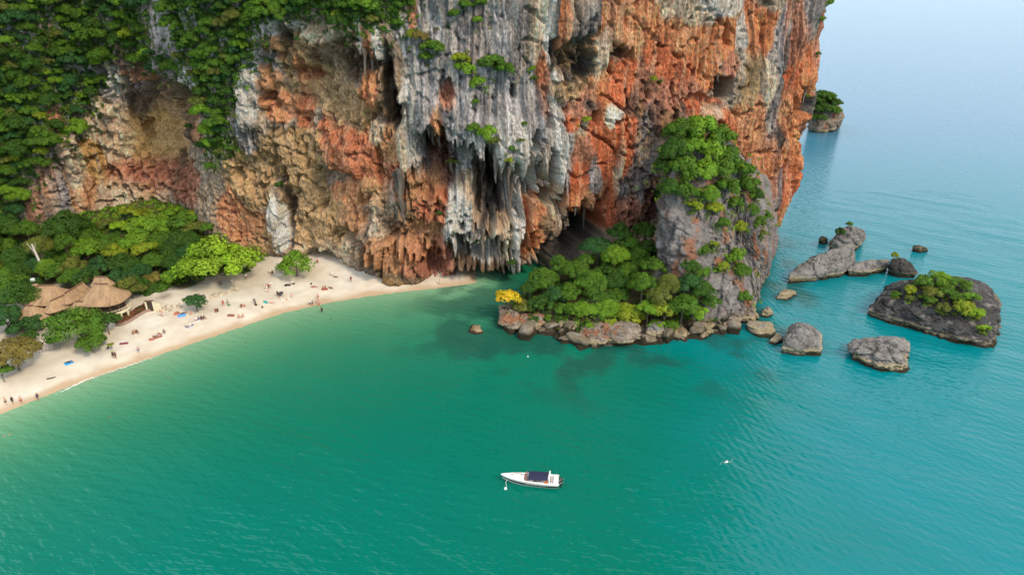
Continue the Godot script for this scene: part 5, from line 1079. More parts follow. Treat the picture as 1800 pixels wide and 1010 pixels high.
	var lists := [[68.7, 43.7, 2.0, 0, 77.2, 42.8, 2.0, 6, 71.7, 60.3, 2.3, 0, 86.9, 73.6, 1.6, 7, 92.4, 59.1, 2.0, 1, 77.1, 45.2, 2.0, 2, 72.5, 46.5, 2.0, 0, 82.3, 48.9, 3.4, 1, 74.2, 63.8, 2.7, 6, 67.0, 47.9, 2.3, 4, 92.9, 53.7, 3.8, 6, 99.3, 70.8, 1.9, 0, 70.6, 51.5, 3.9, 0, 73.4, 57.9, 2.7, 1, 82.5, 54.7, 2.8, 0, 76.7, 67.1, 2.7, 0, 92.4, 48.0, 3.9, 6, 81.1, 65.9, 3.3, 6, 93.6, 61.4, 1.7, 6, 83.2, 71.7, 1.9, 0, 87.3, 60.5, 1.7, 0, 86.7, 49.5, 1.7, 2, 95.1, 70.6, 3.2, 0, 73.9, 70.1, 3.7, 4, 77.1, 53.6, 1.7, 1, 85.7, 68.5, 1.9, 1, 69.2, 55.8, 2.0, 4, 91.1, 70.4, 3.7, 1, 77.7, 64.6, 2.7, 2, 98.7, 66.8, 2.2, 1, 80.8, 61.4, 2.0, 6, 79.4, 52.0, 2.3, 0, 88.8, 51.8, 2.0, 1, 77.1, 50.7, 1.7, 2, 89.4, 44.8, 2.4, 0, 70.4, 47.4, 2.0, 6, 83.7, 58.4, 2.3, 1, 77.7, 47.7, 2.3, 6, 76.0, 60.4, 3.3, 4, 80.4, 57.1, 2.3, 0, 75.0, 49.1, 2.0, 1, 80.1, 46.1, 2.8, 1, 79.6, 72.9, 1.9, 1, 74.7, 51.9, 1.7, 6, 84.6, 47.3, 1.7, 1, 77.9, 58.0, 2.3, 0, 75.5, 73.0, 1.9, 0, 94.7, 63.7, 1.7, 2, 83.5, 64.2, 2.2, 1, 79.0, 54.4, 2.0, 4, 92.6, 44.2, 1.7, 2, 79.5, 68.5, 3.3, 4, 88.4, 46.8, 2.0, 6, 85.8, 51.8, 2.0, 2, 96.6, 60.1, 2.7, 1, 88.9, 54.2, 1.7, 2, 96.0, 65.4, 1.6, 0, 92.9, 65.3, 1.9, 2, 93.5, 41.9, 1.7, 1, 90.8, 56.4, 2.8, 1, 87.4, 56.8, 2.3, 0, 74.8, 55.6, 2.0, 1, 79.0, 61.1, 1.7, 2, 67.7, 45.2, 2.0, 6, 77.3, 72.7, 2.2, 1, 83.4, 44.3, 2.8, 0, 85.8, 65.9, 1.9, 6, 69.9, 58.3, 2.0, 1, 70.5, 45.3, 1.7, 0, 75.3, 46.5, 2.3, 2, 90.6, 61.2, 2.0, 4, 72.4, 66.0, 2.2, 4, 72.8, 55.1, 1.7, 1, 100.9, 72.7, 1.6, 4, 69.4, 53.9, 1.7, 4, 94.7, 57.4, 2.0, 1, 87.9, 71.0, 2.2, 2, 82.9, 68.9, 1.9, 1, 93.8, 67.9, 1.6, 1, 73.1, 50.7, 2.0, 0, 96.1, 68.0, 2.2, 1, 78.4, 70.6, 1.6, 0, 66.2, 42.6, 2.4, 6, 73.4, 53.0, 2.0, 0, 83.3, 52.4, 1.7, 4, 89.8, 73.3, 2.2, 2, 97.4, 63.4, 2.0, 1, 80.8, 71.3, 2.2, 6, 71.5, 62.4, 2.0, 0, 85.6, 62.0, 1.7, 0, 86.7, 54.6, 1.7, 4, 72.4, 44.4, 1.7, 0, 92.2, 40.3, 1.7, 1],
		[70.1, 32.6, 2.9, 2, 65.6, 19.7, 2.5, 0, 77.8, 33.5, 3.5, 1, 64.3, 30.1, 2.9, 1, 72.1, 21.6, 2.5, 0, 59.7, 21.6, 3.6, 6, 65.4, 24.5, 2.5, 0, 66.8, 27.1, 2.1, 0, 75.4, 38.5, 3.5, 0, 65.4, 10.6, 3.0, 6, 60.3, 12.4, 2.5, 6, 64.1, 4.8, 2.2, 1, 79.6, 41.6, 2.4, 1, 66.2, 39.5, 2.1, 0, 64.7, 35.5, 2.1, 0, 69.5, 17.8, 3.0, 2, 56.6, 11.8, 2.2, 1, 71.4, 41.4, 2.4, 1, 63.9, 7.6, 1.9, 0, 83.0, 33.1, 4.0, 1, 55.4, 6.2, 2.6, 1, 73.0, 31.3, 3.6, 0, 81.5, 40.6, 1.7, 3, 68.9, 28.6, 2.1, 4, 68.0, 14.2, 2.5, 6, 59.0, 7.0, 4.3, 0, 62.8, 27.3, 2.1, 1, 72.4, 26.7, 1.8, 6, 89.4, 39.9, 2.4, 6, 73.9, 41.0, 2.4, 4, 74.3, 27.3, 1.8, 1, 76.6, 27.2, 2.4, 1, 61.6, 14.6, 1.8, 0, 69.1, 36.5, 1.8, 0, 82.6, 37.4, 2.4, 0, 69.7, 25.7, 2.5, 1, 66.0, 34.3, 2.1, 1, 63.6, 16.3, 1.8, 2, 58.6, 18.4, 1.8, 0, 78.8, 38.7, 2.1, 6, 71.5, 37.5, 2.4, 1, 67.6, 22.7, 1.8, 0, 66.7, 32.3, 1.8, 0, 68.4, 20.2, 2.2, 2, 88.6, 34.9, 3.5, 2, 67.9, 38.9, 2.1, 6, 76.1, 35.5, 2.1, 0, 85.5, 35.4, 2.1, 2, 73.3, 35.1, 2.4, 6, 63.0, 20.6, 3.0, 0, 60.8, 18.1, 1.8, 0, 63.4, 32.6, 2.4, 1, 62.0, 9.5, 2.2, 1, 69.2, 41.0, 2.1, 1, 71.1, 28.9, 1.8, 3, 58.8, 15.4, 1.8, 6, 67.1, 30.3, 2.4, 1, 79.3, 36.7, 1.8, 1, 61.4, 4.5, 2.6, 1, 79.1, 30.7, 1.8, 3],
		[117.1, 66.8, 1.9, 0, 100.0, 48.4, 2.0, 1, 107.3, 59.4, 3.8, 0, 98.3, 53.6, 3.4, 2, 142.2, 61.9, 1.8, 1, 99.9, 63.0, 2.3, 1, 118.0, 64.9, 1.6, 1, 115.1, 71.1, 3.2, 2, 125.9, 70.8, 3.1, 6, 116.5, 59.1, 2.3, 0, 103.2, 68.3, 1.6, 0, 122.9, 73.5, 2.6, 4, 102.5, 55.1, 3.4, 1, 144.8, 72.8, 1.8, 1, 109.6, 63.8, 2.3, 1, 96.2, 45.2, 2.4, 0, 121.6, 58.6, 1.5, 0, 101.9, 60.3, 3.8, 1, 123.8, 53.2, 1.5, 6, 106.9, 68.1, 2.2, 6, 112.5, 66.6, 2.2, 2, 137.4, 53.7, 3.2, 1, 132.8, 56.0, 1.8, 0, 139.3, 59.6, 1.5, 1, 103.7, 71.0, 2.2, 6, 143.8, 70.9, 1.8, 0, 119.1, 54.8, 2.1, 1, 100.6, 68.4, 1.6, 1, 133.7, 49.7, 3.3, 2, 107.3, 71.1, 2.7, 0, 139.4, 69.3, 2.1, 0, 96.0, 49.8, 1.7, 6, 128.4, 57.8, 1.5, 6, 143.1, 65.4, 3.1, 1, 114.7, 61.5, 2.3, 3, 138.8, 71.2, 1.8, 2, 113.4, 55.0, 2.3, 1, 101.3, 65.3, 1.6, 6, 111.6, 72.1, 1.6, 6, 110.9, 61.2, 1.7, 2, 97.3, 48.2, 2.3, 2, 126.1, 67.5, 1.5, 1, 129.7, 73.6, 2.1, 4, 136.2, 72.5, 1.5, 2, 98.4, 56.9, 2.0, 0, 110.9, 70.1, 1.9, 1, 111.8, 59.0, 2.0, 0, 103.4, 64.0, 2.7, 0, 120.8, 60.8, 1.5, 1, 109.0, 66.9, 1.9, 0, 123.2, 57.1, 1.8, 2, 120.1, 63.2, 2.3, 0, 119.4, 69.5, 2.2, 0, 140.4, 57.4, 1.8, 4],
		[145.5, 51.5, 1.9, 0, 150.9, 55.0, 2.1, 1, 147.9, 48.8, 1.9, 0, 155.6, 66.3, 2.5, 1, 143.5, 53.0, 1.5, 4, 159.0, 73.6, 3.1, 1, 162.2, 63.5, 1.8, 1, 164.5, 71.8, 2.5, 1, 140.7, 47.6, 2.2, 1, 153.8, 59.5, 2.6, 1, 164.1, 63.1, 1.8, 2, 153.0, 46.6, 1.6, 0, 147.5, 71.9, 1.8, 6, 152.5, 68.8, 1.8, 0, 150.7, 43.8, 1.6, 1, 150.2, 61.7, 3.2, 1, 148.5, 38.1, 2.7, 2, 162.1, 68.1, 2.5, 4, 155.0, 56.2, 2.1, 1, 150.3, 47.1, 1.9, 0, 150.8, 71.1, 1.8, 1, 152.6, 63.9, 2.1, 1, 147.4, 43.6, 2.7, 2, 153.2, 74.0, 2.5, 6, 145.9, 69.2, 3.1, 1, 159.4, 70.0, 2.5, 0, 158.3, 63.8, 2.6, 0, 156.7, 54.5, 2.6, 0, 156.2, 69.0, 1.8, 6, 154.4, 62.5, 1.5, 0, 152.4, 50.8, 2.2, 0, 145.7, 63.8, 1.5, 0, 159.2, 57.4, 2.1, 1, 161.9, 73.7, 2.1, 6, 150.6, 52.5, 2.2, 1, 153.2, 54.0, 2.2, 4, 165.2, 68.0, 1.5, 2, 150.2, 36.2, 1.9, 0, 161.2, 58.6, 1.8, 0, 158.7, 66.4, 2.1, 4, 154.4, 71.6, 3.1, 0, 165.2, 66.1, 1.8, 1, 147.5, 46.2, 1.9, 4, 150.4, 57.9, 2.6, 2, 144.3, 60.2, 2.1, 1, 159.4, 61.6, 1.8, 1, 147.5, 35.1, 1.9, 2, 157.7, 68.0, 1.5, 1, 165.5, 70.0, 1.5, 0, 150.8, 41.1, 2.7, 1, 144.6, 33.5, 1.9, 0, 161.1, 71.8, 1.5, 6, 153.2, 66.2, 1.5, 1, 148.1, 73.8, 1.5, 0, 151.5, 38.7, 1.9, 6, 142.8, 56.2, 1.5, 4, 154.8, 52.4, 1.9, 6, 147.2, 55.7, 2.6, 1, 160.8, 64.6, 1.5, 0, 156.8, 57.7, 1.5, 4, 159.9, 59.8, 1.8, 6, 162.0, 60.8, 2.1, 2, 157.2, 59.5, 1.5, 0, 147.0, 53.5, 1.5, 3, 153.9, 49.0, 2.2, 0, 144.9, 46.4, 1.6, 4],
		[173.3, 70.5, 2.1, 2, 197.9, 68.5, 1.8, 0, 167.9, 70.1, 1.8, 2, 198.7, 74.6, 1.5, 1, 190.7, 73.8, 3.1, 1, 170.3, 68.0, 3.1, 1, 168.5, 72.8, 2.5, 0, 186.4, 70.7, 1.8, 1, 175.5, 71.2, 1.8, 1, 183.4, 71.7, 2.5, 1, 197.5, 70.7, 2.1, 2, 175.3, 68.8, 3.1, 1, 174.3, 73.4, 2.5, 6, 203.6, 71.2, 2.5, 0, 179.6, 69.9, 2.5, 6, 170.8, 70.7, 2.1, 2, 208.0, 74.1, 2.5, 2, 189.3, 69.1, 1.5, 2, 201.4, 72.8, 1.5, 0, 203.3, 73.6, 1.5, 1, 177.7, 73.8, 1.8, 0, 193.3, 69.1, 1.5, 3, 199.5, 71.7, 1.5, 1, 201.3, 69.8, 1.8, 0, 195.0, 67.6, 2.5, 0, 196.7, 73.3, 3.1, 0, 204.7, 74.6, 1.5, 0, 193.6, 72.8, 1.8, 1, 203.2, 69.0, 1.5, 1, 192.1, 70.6, 1.8, 0, 206.9, 71.2, 1.5, 1, 178.0, 71.8, 2.1, 0, 205.4, 69.9, 1.5, 1, 201.3, 68.1, 1.8, 4, 195.1, 70.9, 2.1, 1, 204.9, 73.3, 1.5, 1, 186.5, 74.3, 1.8, 2, 179.7, 73.4, 1.5, 0, 167.5, 68.1, 1.8, 0, 194.1, 74.5, 1.8, 4]]
	var beyond := []
	while beyond.size() < 4 * 85: beyond.append_array([rng.randf_range(12.0, 71.0), rng.randf_range(4.0, 92.0), rng.randf_range(2.6, 4.6), [0, 1, 1, 2, 4, 6][rng.randi() % 6]])
	lists.append(beyond)
	for z in 6:
		var l: Array = lists[z]
		for k in l.size() / 4:
			var g := int(l[k * 4 + 3])
			var r: float = l[k * 4 + 2] * 1.2
			cliff_bush("jungle_tree", "%s%s jungle tree %s" % ["small " if r < 2.5 else ("large " if r > 3.6 else ""), words[g], places[z]], "jungle trees clothing the left cliff", l[k * 4], l[k * 4 + 1], r, g, "b" if r > 2.6 else "s")
			for e in 24:
				var s: float = l[k * 4] + rng.randfn() * 2.8
				var h: float = l[k * 4 + 1] + rng.randfn() * 2.8
				add_tuft(on_cliff(s, h), off_cliff(s, h) + Vector3(0, 0.8, 0), rng.randf_range(0.4, 1.1), greens[[0, 1, 1, 2, 6, 4][rng.randi() % 6]])
	flush_tufts("cliff_undergrowth", "low green growth between the jungle trees on the left cliff")
	var c := [216.2, 61.2, 3.2, 1, 213.7, 59.5, 2.2, 1, 220.2, 58.8, 2.6, 3, 224.0, 56.4, 2.9, 2, 228.8, 57.1, 3.6, 1, 232.0, 56.3, 2.6, 1, 226.4, 53.4, 2.5, 2, 227.6, 41.9, 3.0, 2, 224.3, 43.3, 1.8, 1, 230.0, 40.0, 1.7, 4, 219.3, 32.6, 2.0, 4, 223.4, 70.9, 2.1, 1, 220.6, 69.1, 1.8, 1, 199.3, 71.0, 3.5, 2, 203.2, 71.6, 2.8, 1, 193.4, 71.3, 3.5, 1, 212.3, 64.1, 2.4, 7, 209.6, 64.7, 1.8, 3, 207.4, 71.4, 2.8, 1, 227.4, 71.5, 1.7, 1, 225.7, 67.8, 1.6, 2, 239.3, 56.5, 1.3, 2, 240.4, 54.3, 1.0, 1, 255.3, 42.8, 1.4, 3, 275.0, 52.5, 1.2, 3, 277.3, 51.6, 0.9, 1, 234.9, 40.5, 1.1, 4, 233.4, 38.4, 1.4, 1, 232.6, 35.5, 1.2, 3, 236.4, 44.1, 0.9, 1, 234.9, 32.3, 1.1, 4, 224.1, 49.3, 1.2, 1, 207.1, 67.3, 1.6, 1, 178.9, 71.1, 2.8, 1, 185.8, 71.6, 2.8, 0, 223.2, 12.0, 2.3, 0, 214.3, 19.9, 1.1, 0, 165.2, 23.7, 1.6, 0, 177.7, 2.6, 2.1, 6, 149.0, 31.9, 2.8, 4, 145.6, 28.3, 1.9, 1, 152.2, 33.7, 2.0, 1, 157.2, 47.0, 1.3, 0, 136.0, 38.2, 1.5, 0, 328.4, 69.8, 1.8, 1, 330.8, 70.5, 1.4, 0, 328.7, 66.1, 1.4, 2, 329.5, 56.7, 1.0, 1, 329.7, 49.5, 0.9, 0, 329.1, 44.6, 0.9, 1, 286.2, 38.8, 1.5, 4, 279.0, 38.5, 1.7, 4, 262.7, 8.3, 0.8, 0, 232.5, 6.7, 1.6, 0, 102.3, 14.3, 0.6, 2, 97.6, 38.8, 1.1, 0]
	for k in c.size() / 4:
		var g := int(c[k * 4 + 3])
		cliff_bush("cliff_bush", "%s%s bush rooted on the %s" % ["small " if c[k * 4 + 2] < 1.6 else ("large " if c[k * 4 + 2] > 2.8 else ""), words[g], "tan cliff left of the grey drapes" if c[k * 4] < 203.0 else ("grey drapes of the middle cliff" if c[k * 4] < 252.0 else "orange right part of the cliff")], "bushes rooted on the bare cliff", c[k * 4], c[k * 4 + 1], c[k * 4 + 2], g)
	flush_tufts("cliff_plants", "small ferns and grass below the bushes on the bare cliff")
	for which in 3:
		var t: Array = [[41.9, 42.4, -167.8, 4.4, 1, 47.3, 42.8, -168.3, 4.8, 2, 51.9, 39.8, -169.9, 4.5, 1, 39.7, 38.7, -164.0, 4.3, 0, 44.1, 39.3, -165.1, 4.2, 2, 48.7, 37.3, -165.5, 4.8, 2, 54.2, 35.6, -169.2, 4.3, 1, 38.7, 33.4, -166.6, 3.9, 0, 41.7, 34.8, -161.6, 4.3, 1, 46.5, 33.2, -162.3, 4.7, 2, 51.9, 33.1, -165.1, 4.2, 1, 58.1, 31.5, -170.8, 4.0, 1, 38.3, 30.8, -158.1, 3.3, 0, 42.3, 29.9, -158.9, 3.4, 1, 44.3, 17.7, -194.8, 4.1, 0, 48.4, 28.7, -160.3, 3.4, 2, 53.5, 29.1, -163.8, 3.9, 1, 61.3, 27.3, -172.0, 3.6, 1, 64.8, 24.2, -174.4, 3.1, 0, 49.8, 25.5, -158.9, 2.5, 3, 56.6, 24.9, -164.1, 2.9, 1, 63.1, 21.4, -170.1, 2.6, 1, 44.8, 26.6, -157.8, 2.1, 3, 52.3, 22.2, -157.8, 2.1, 1, 57.9, 19.9, -162.0, 2.3, 3, 65.2, 17.7, -170.2, 2.5, 1, 55.6, 14.1, -155.2, 3.2, 2, 57.2, 10.8, -154.6, 2.9, 1, 51.7, 13.2, -152.1, 1.7, 3, 57.9, 5.0, -151.3, 2.1, 1, 69.4, 18.0, -176.1, 2.1, 1, 49.5, 18.2, -154.4, 1.3, 3, 47.2, 17.3, -153.1, 1.1, 1, 66.2, 15.4, -169.9, 2.1, 4, 79.8, -44.0, -361.6, 7.3, 0], [95.4, 6.0, -151.0, 1.4, 1, 98.5, 7.3, -150.8, 1.9, 3, 102.1, 8.7, -151.7, 2.9, 1, 105.8, 9.5, -151.1, 3.2, 2, 109.0, 9.1, -149.3, 3.0, 1, 102.5, 7.4, -148.0, 3.0, 4, 105.7, 7.6, -147.0, 3.0, 1, 109.8, 7.5, -145.3, 2.5, 2, 106.9, 6.1, -143.1, 2.8, 3, 109.2, 5.6, -141.2, 2.1, 8, 109.6, 3.7, -137.6, 1.6, 8, 103.2, 5.8, -143.7, 2.1, 4, 97.6, 6.0, -148.6, 1.5, 4, 100.8, 6.5, -146.8, 2.2, 1, 108.7, 6.2, -142.7, 1.9, 3], [159.2, 13.8, -362.7, 5.1, 0, 162.3, 16.5, -364.1, 5.1, 0, 166.3, 15.6, -364.1, 5.1, 1, 170.0, 13.6, -363.9, 4.1, 0, 159.8, 10.0, -359.5, 4.6, 0, 163.5, 11.0, -360.1, 4.6, 0, 167.6, 10.3, -361.0, 4.1, 1, 171.4, 10.1, -362.1, 3.1, 1, 158.7, 6.4, -359.5, 4.1, 0, 161.2, 6.9, -357.0, 3.5, 0]][which]
		for k in t.size() / 5:
			var r: float = t[k * 5 + 3]
			var g := int(t[k * 5 + 4])
			var at := Vector3(t[k * 5], t[k * 5 + 1], t[k * 5 + 2])
			if which == 0: make_tree("pinnacle_bush", "%s%s bush %s the grey pinnacle" % ["small " if r < 2.4 else "", words[g], "crowning" if at.y > 30.0 else ("on the middle of" if at.y > 15.0 else "low on")], "bushes on the grey pinnacle", at + Vector3(0, -r * 0.9, 0), at + Vector3(0, r * 0.1, r * 0.1), r, 0.9, "s" if k % 3 else "b", g, "bush")
			elif which == 2: make_tree("stack_bush", "%s bush on the distant sea stack" % words[g], "bushes on the distant sea stack", at + Vector3(0, -r * 0.6, 0), at + Vector3(0, r * 0.2, 0), r, 0.85, "s", g, "bush")
			else: make_tree("islet_bush", "%s scrub bush on the black islet" % words[g], "scrub on the black islet", at + Vector3(0, -r * 0.6, 0), at + Vector3(0, r * 0.2, 0), r, 0.7, "s", g, "bush")
			for e in (16 if which == 0 else (8 if which == 1 else 0)):
				var wide := r if which == 0 else r * 0.3
				var q := at + Vector3(rng.randfn() * wide, rng.randfn() * wide * 0.3 - r * 0.3, rng.randfn() * wide * 0.4)
				add_tuft(q, Vector3(0, 1, 0.4), rng.randf_range(0.4, 0.9), greens[[1, 3, 4, 2][rng.randi() % 4]])
	flush_tufts("rock_plants", "grass and low plants on the pinnacle and the black islet")
	make_tree("rock_bush", "single yellow green bush at the top of the dark wedge rock", "", Vector3(109.3, 4.6, -177.7), Vector3(107.9, 6.4, -175.9), 1.2, 0.9, "s", 3, "bush")
	make_tree("rock_bush", "dark scrub on the left shoulder of the blocky grey rock", "", Vector3(102.0, 4.8, -196.6), Vector3(100.9, 6.2, -194.9), 1.9, 0.8, "s", 0, "bush")
	make_tree("rock_bush", "small green bush on the very top of the blocky grey rock", "", Vector3(103.8, 7.4, -195.7), Vector3(102.3, 9.2, -193.3), 1.2, 0.9, "s", 1, "bush")
	for k in 1500:
		var x := rng.randf_range(-175.0, -72.0)
		var z := rng.randf_range(-214.0, -150.0)
		var q := Vector2(x, z)
		if side_of(q, shore) < 26.0 or -z < 168.0 + n_sand.get_noise_2d(x * 2.0, z * 2.0) * 6.0 - (x + 90.0) * 0.12 * float(x < -90.0) * 0.0: continue
		add_tuft(Vector3(x, ground_at(x, z) - 0.1, z), Vector3(0, 1, 0.2), rng.randf_range(0.7, 1.8), greens[[0, 1, 1, 2, 3, 4, 6][rng.randi() % 7]])
	for k in 700:
		var x := rng.randf_range(-142.0, -92.0)
		var z := rng.randf_range(-218.0, -190.0)
		add_tuft(Vector3(x, ground_at(x, z) - 0.1, z), Vector3(0, 1, 0.2), rng.randf_range(0.7, 1.5), greens[[1, 2, 2, 3, 4, 1][rng.randi() % 6]])
	for k in 900:
		var q := Vector2(rng.randf_range(-5.0, 50.0), rng.randf_range(-190.0, -142.0))
		var d := side_of(q, shelf_line)
		if d < 3.5: continue
		add_tuft(Vector3(q.x, shelf_height(q, d), q.y), Vector3(0, 1, 0.2), rng.randf_range(0.6, 1.4), greens[[0, 1, 1, 2, 4, 6][rng.randi() % 6]])
	flush_tufts("undergrowth", "low undergrowth on the wooded bank and under the grove")

# ---------------------------------------------------------------- stalactites
func hang_stone(face: Node3D) -> void:
	var l := [205.8, 32.2, 14.4, 0.82, 204.2, 30.7, 7.6, 0.60, 213.9, 41.2, 4.4, 0.45, 215.7, 40.3, 3.2, 0.45, 217.9, 33.4, 5.4, 0.60, 221.4, 28.5, 4.7, 0.53, 225.9, 31.8, 6.7, 0.60, 229.7, 35.5, 6.9, 0.60, 232.9, 32.4, 6.7, 0.53, 235.0, 28.5, 11.5, 0.75, 238.0, 27.5, 5.7, 0.45, 241.4, 23.9, 6.4, 0.60, 246.5, 24.9, 3.9, 0.38, 220.6, 17.0, 8.2, 0.67, 225.6, 15.3, 8.6, 0.67, 231.8, 11.0, 10.1, 0.67, 259.8, 17.0, 7.9, 0.45, 256.6, 17.8, 3.1, 0.38, 252.9, 19.2, 2.7, 0.38, 111.0, 49.4, 6.0, 0.38, 126.7, 48.7, 6.1, 0.38, 117.7, 48.1, 3.1, 0.30, 104.2, 47.6, 6.0, 0.53, 191.7, 59.2, 5.4, 0.45, 199.0, 61.2, 5.8, 0.45, 200.4, 60.8, 3.9, 0.38, 185.2, 56.7, 2.5, 0.38, 171.3, 62.2, 2.8, 0.45, 160.1, 40.2, 3.1, 0.45, 294.8, 52.3, 1.8, 0.30, 327.9, 45.6, 3.7, 0.38, 251.1, 59.0, 2.5, 0.38, 242.0, 35.5, 5.2, 0.45]
	var m := rock_paint(8.0, 0.5)
	var wob := noise(0.8, FastNoiseLite.TYPE_SIMPLEX_SMOOTH, 2, 71)
	for k in l.size() / 4:
		var s: float = l[k * 4]
		var h: float = l[k * 4 + 1]
		var long: float = l[k * 4 + 2]
		var r: float = l[k * 4 + 3]
		var a := on_cliff(s, h + 0.5)
		var n := off_cliff(s, h)
		a += Vector3(n.x, 0, n.z).normalized() * (r * 0.6)
		var p := PackedVector3Array()
		var col := PackedColorArray()
		for j in 15:
			var t := j / 14.0
			var rr := r * (1.25 - 0.35 * t) * pow(maxf(0.0, 1.0 - t), 0.45)
			for i in 9:
				var f := TAU * (i % 8) / 8.0
				var w := 1.0 + 0.55 * wob.get_noise_3d(cos(f) * 1.5 + k * 9.0, t * long * 0.5, sin(f) * 1.5)
				p.append(Vector3(cos(f) * rr * w + wob.get_noise_2d(k * 5.0, t * long * 0.3) * 0.5, 1.0 - t * (long + 1.0), sin(f) * rr * w * 0.8))
				var c := Vector3(0.42, 0.37, 0.33).lerp(Vector3(0.30, 0.17, 0.09), clampf(0.4 + wob.get_noise_2d(k * 3.0, f), 0.0, 1.0) * 0.6)
				c = c.lerp(Vector3(0.11, 0.09, 0.08), ss(0.0, 0.4, wob.get_noise_2d(k * 7.0 + f * 0.8, t * long * 0.15)) * 0.7)
				col.append(enc(c))
		part("stalactite", sheet(p, 9, 15, col, true), m, face, a)

# ---------------------------------------------------------------- simple solids
func block(st: SurfaceTool, at: Vector3, size: Vector3, turn := 0.0, bevel := 0.04) -> void:
	# a box with chamfered upright and top edges
	var h := size * 0.5
	var b := minf(bevel, minf(h.x, h.z) * 0.5)
	var ring := func(x: float, z: float, c: float) -> Array:
		return [Vector2(-x + c, -z), Vector2(x - c, -z), Vector2(x, -z + c), Vector2(x, z - c), Vector2(x - c, z), Vector2(-x + c, z), Vector2(-x, z - c), Vector2(-x, -z + c)]
	var lay := [[-h.y, h.x, h.z], [h.y - b, h.x, h.z], [h.y, h.x - b, h.z - b]]
	var basis := Basis(Vector3.UP, turn)
	var rows := []
	for q in lay:
		var row := []
		for v in ring.call(q[1], q[2], b): row.append(at + basis * Vector3(v.x, q[0], v.y))
		rows.append(row)
	for j in 2:
		for i in 8:
			face4(st, rows[j][i], rows[j][(i + 1) % 8], rows[j + 1][(i + 1) % 8], rows[j + 1][i])
	for i in range(1, 7):
		face3(st, rows[2][0], rows[2][i], rows[2][i + 1])
		face3(st, rows[0][0], rows[0][i + 1], rows[0][i])

func face3(st: SurfaceTool, a: Vector3, b: Vector3, c: Vector3) -> void:   # given anticlockwise from above or outside in the plan order used here
	var n := (c - a).cross(b - a).normalized()
	for v in [a, b, c]:
		st.set_normal(n)
		st.add_vertex(v)

func face4(st: SurfaceTool, a: Vector3, b: Vector3, c: Vector3, d: Vector3) -> void:
	face3(st, a, b, c)
	face3(st, a, c, d)

func begin() -> SurfaceTool:
	var st := SurfaceTool.new()
	st.begin(Mesh.PRIMITIVE_TRIANGLES)
	return st

func blocks(list: Array) -> ArrayMesh:   # [middle, size, turn] each
	var st := begin()
	for q in list: block(st, q[0], q[1], q[2] if q.size() > 2 else 0.0)
	return st.commit()

# ---------------------------------------------------------------- the motor boat
func half_beam(t: float) -> float:   # t from stern 0 to bow 1
	return 1.42 * (0.93 + 0.07 * sin(t * 2.5)) * pow(maxf(0.0, 1.0 - pow(t, 2.5)), 0.72)

func sheer(t: float) -> float:
	return 1.12 + 0.5 * t * t

func hull_band(lo: float, hi: float, side: int, from := 0.0, to := 1.0, grow := 0.0) -> ArrayMesh:
	# a strip of the topside between two shares of its height (0 at the keel line, 1 at the deck edge)
	var p := PackedVector3Array()
	var n := 40
	for j in 4:
		var f := lerpf(lo, hi, j / 3.0)
		for i in n + 1:
			var t := lerpf(from, to, float(i) / n)
			var keel := -0.35 + 1.05 * pow(t, 5.0)
			var y := lerpf(keel, sheer(t), f)
			var w := half_beam(t) * (0.25 + 0.75 * pow(f, 0.42)) + grow
			p.append(Vector3(-4.6 + 9.6 * t + 0.35 * f * t * t, y, w * side))
	return sheet(p, n + 1, 4, PackedColorArray(), side > 0)

func deck_mesh(t0: float, t1: float, in0: float, in1: float, side: int, lift: float) -> ArrayMesh:
	var p := PackedVector3Array()
	var n := 26
	for j in 5:
		var f := lerpf(in0, in1, j / 4.0)
		for i in n + 1:
			var t := lerpf(t0, t1, float(i) / n)
			p.append(Vector3(-4.6 + 9.6 * t + 0.35 * t * t, sheer(t) + lift * (1.0 - f * f) * half_beam(t), half_beam(t) * f * side))
	return sheet(p, n + 1, 5, PackedColorArray(), side < 0)

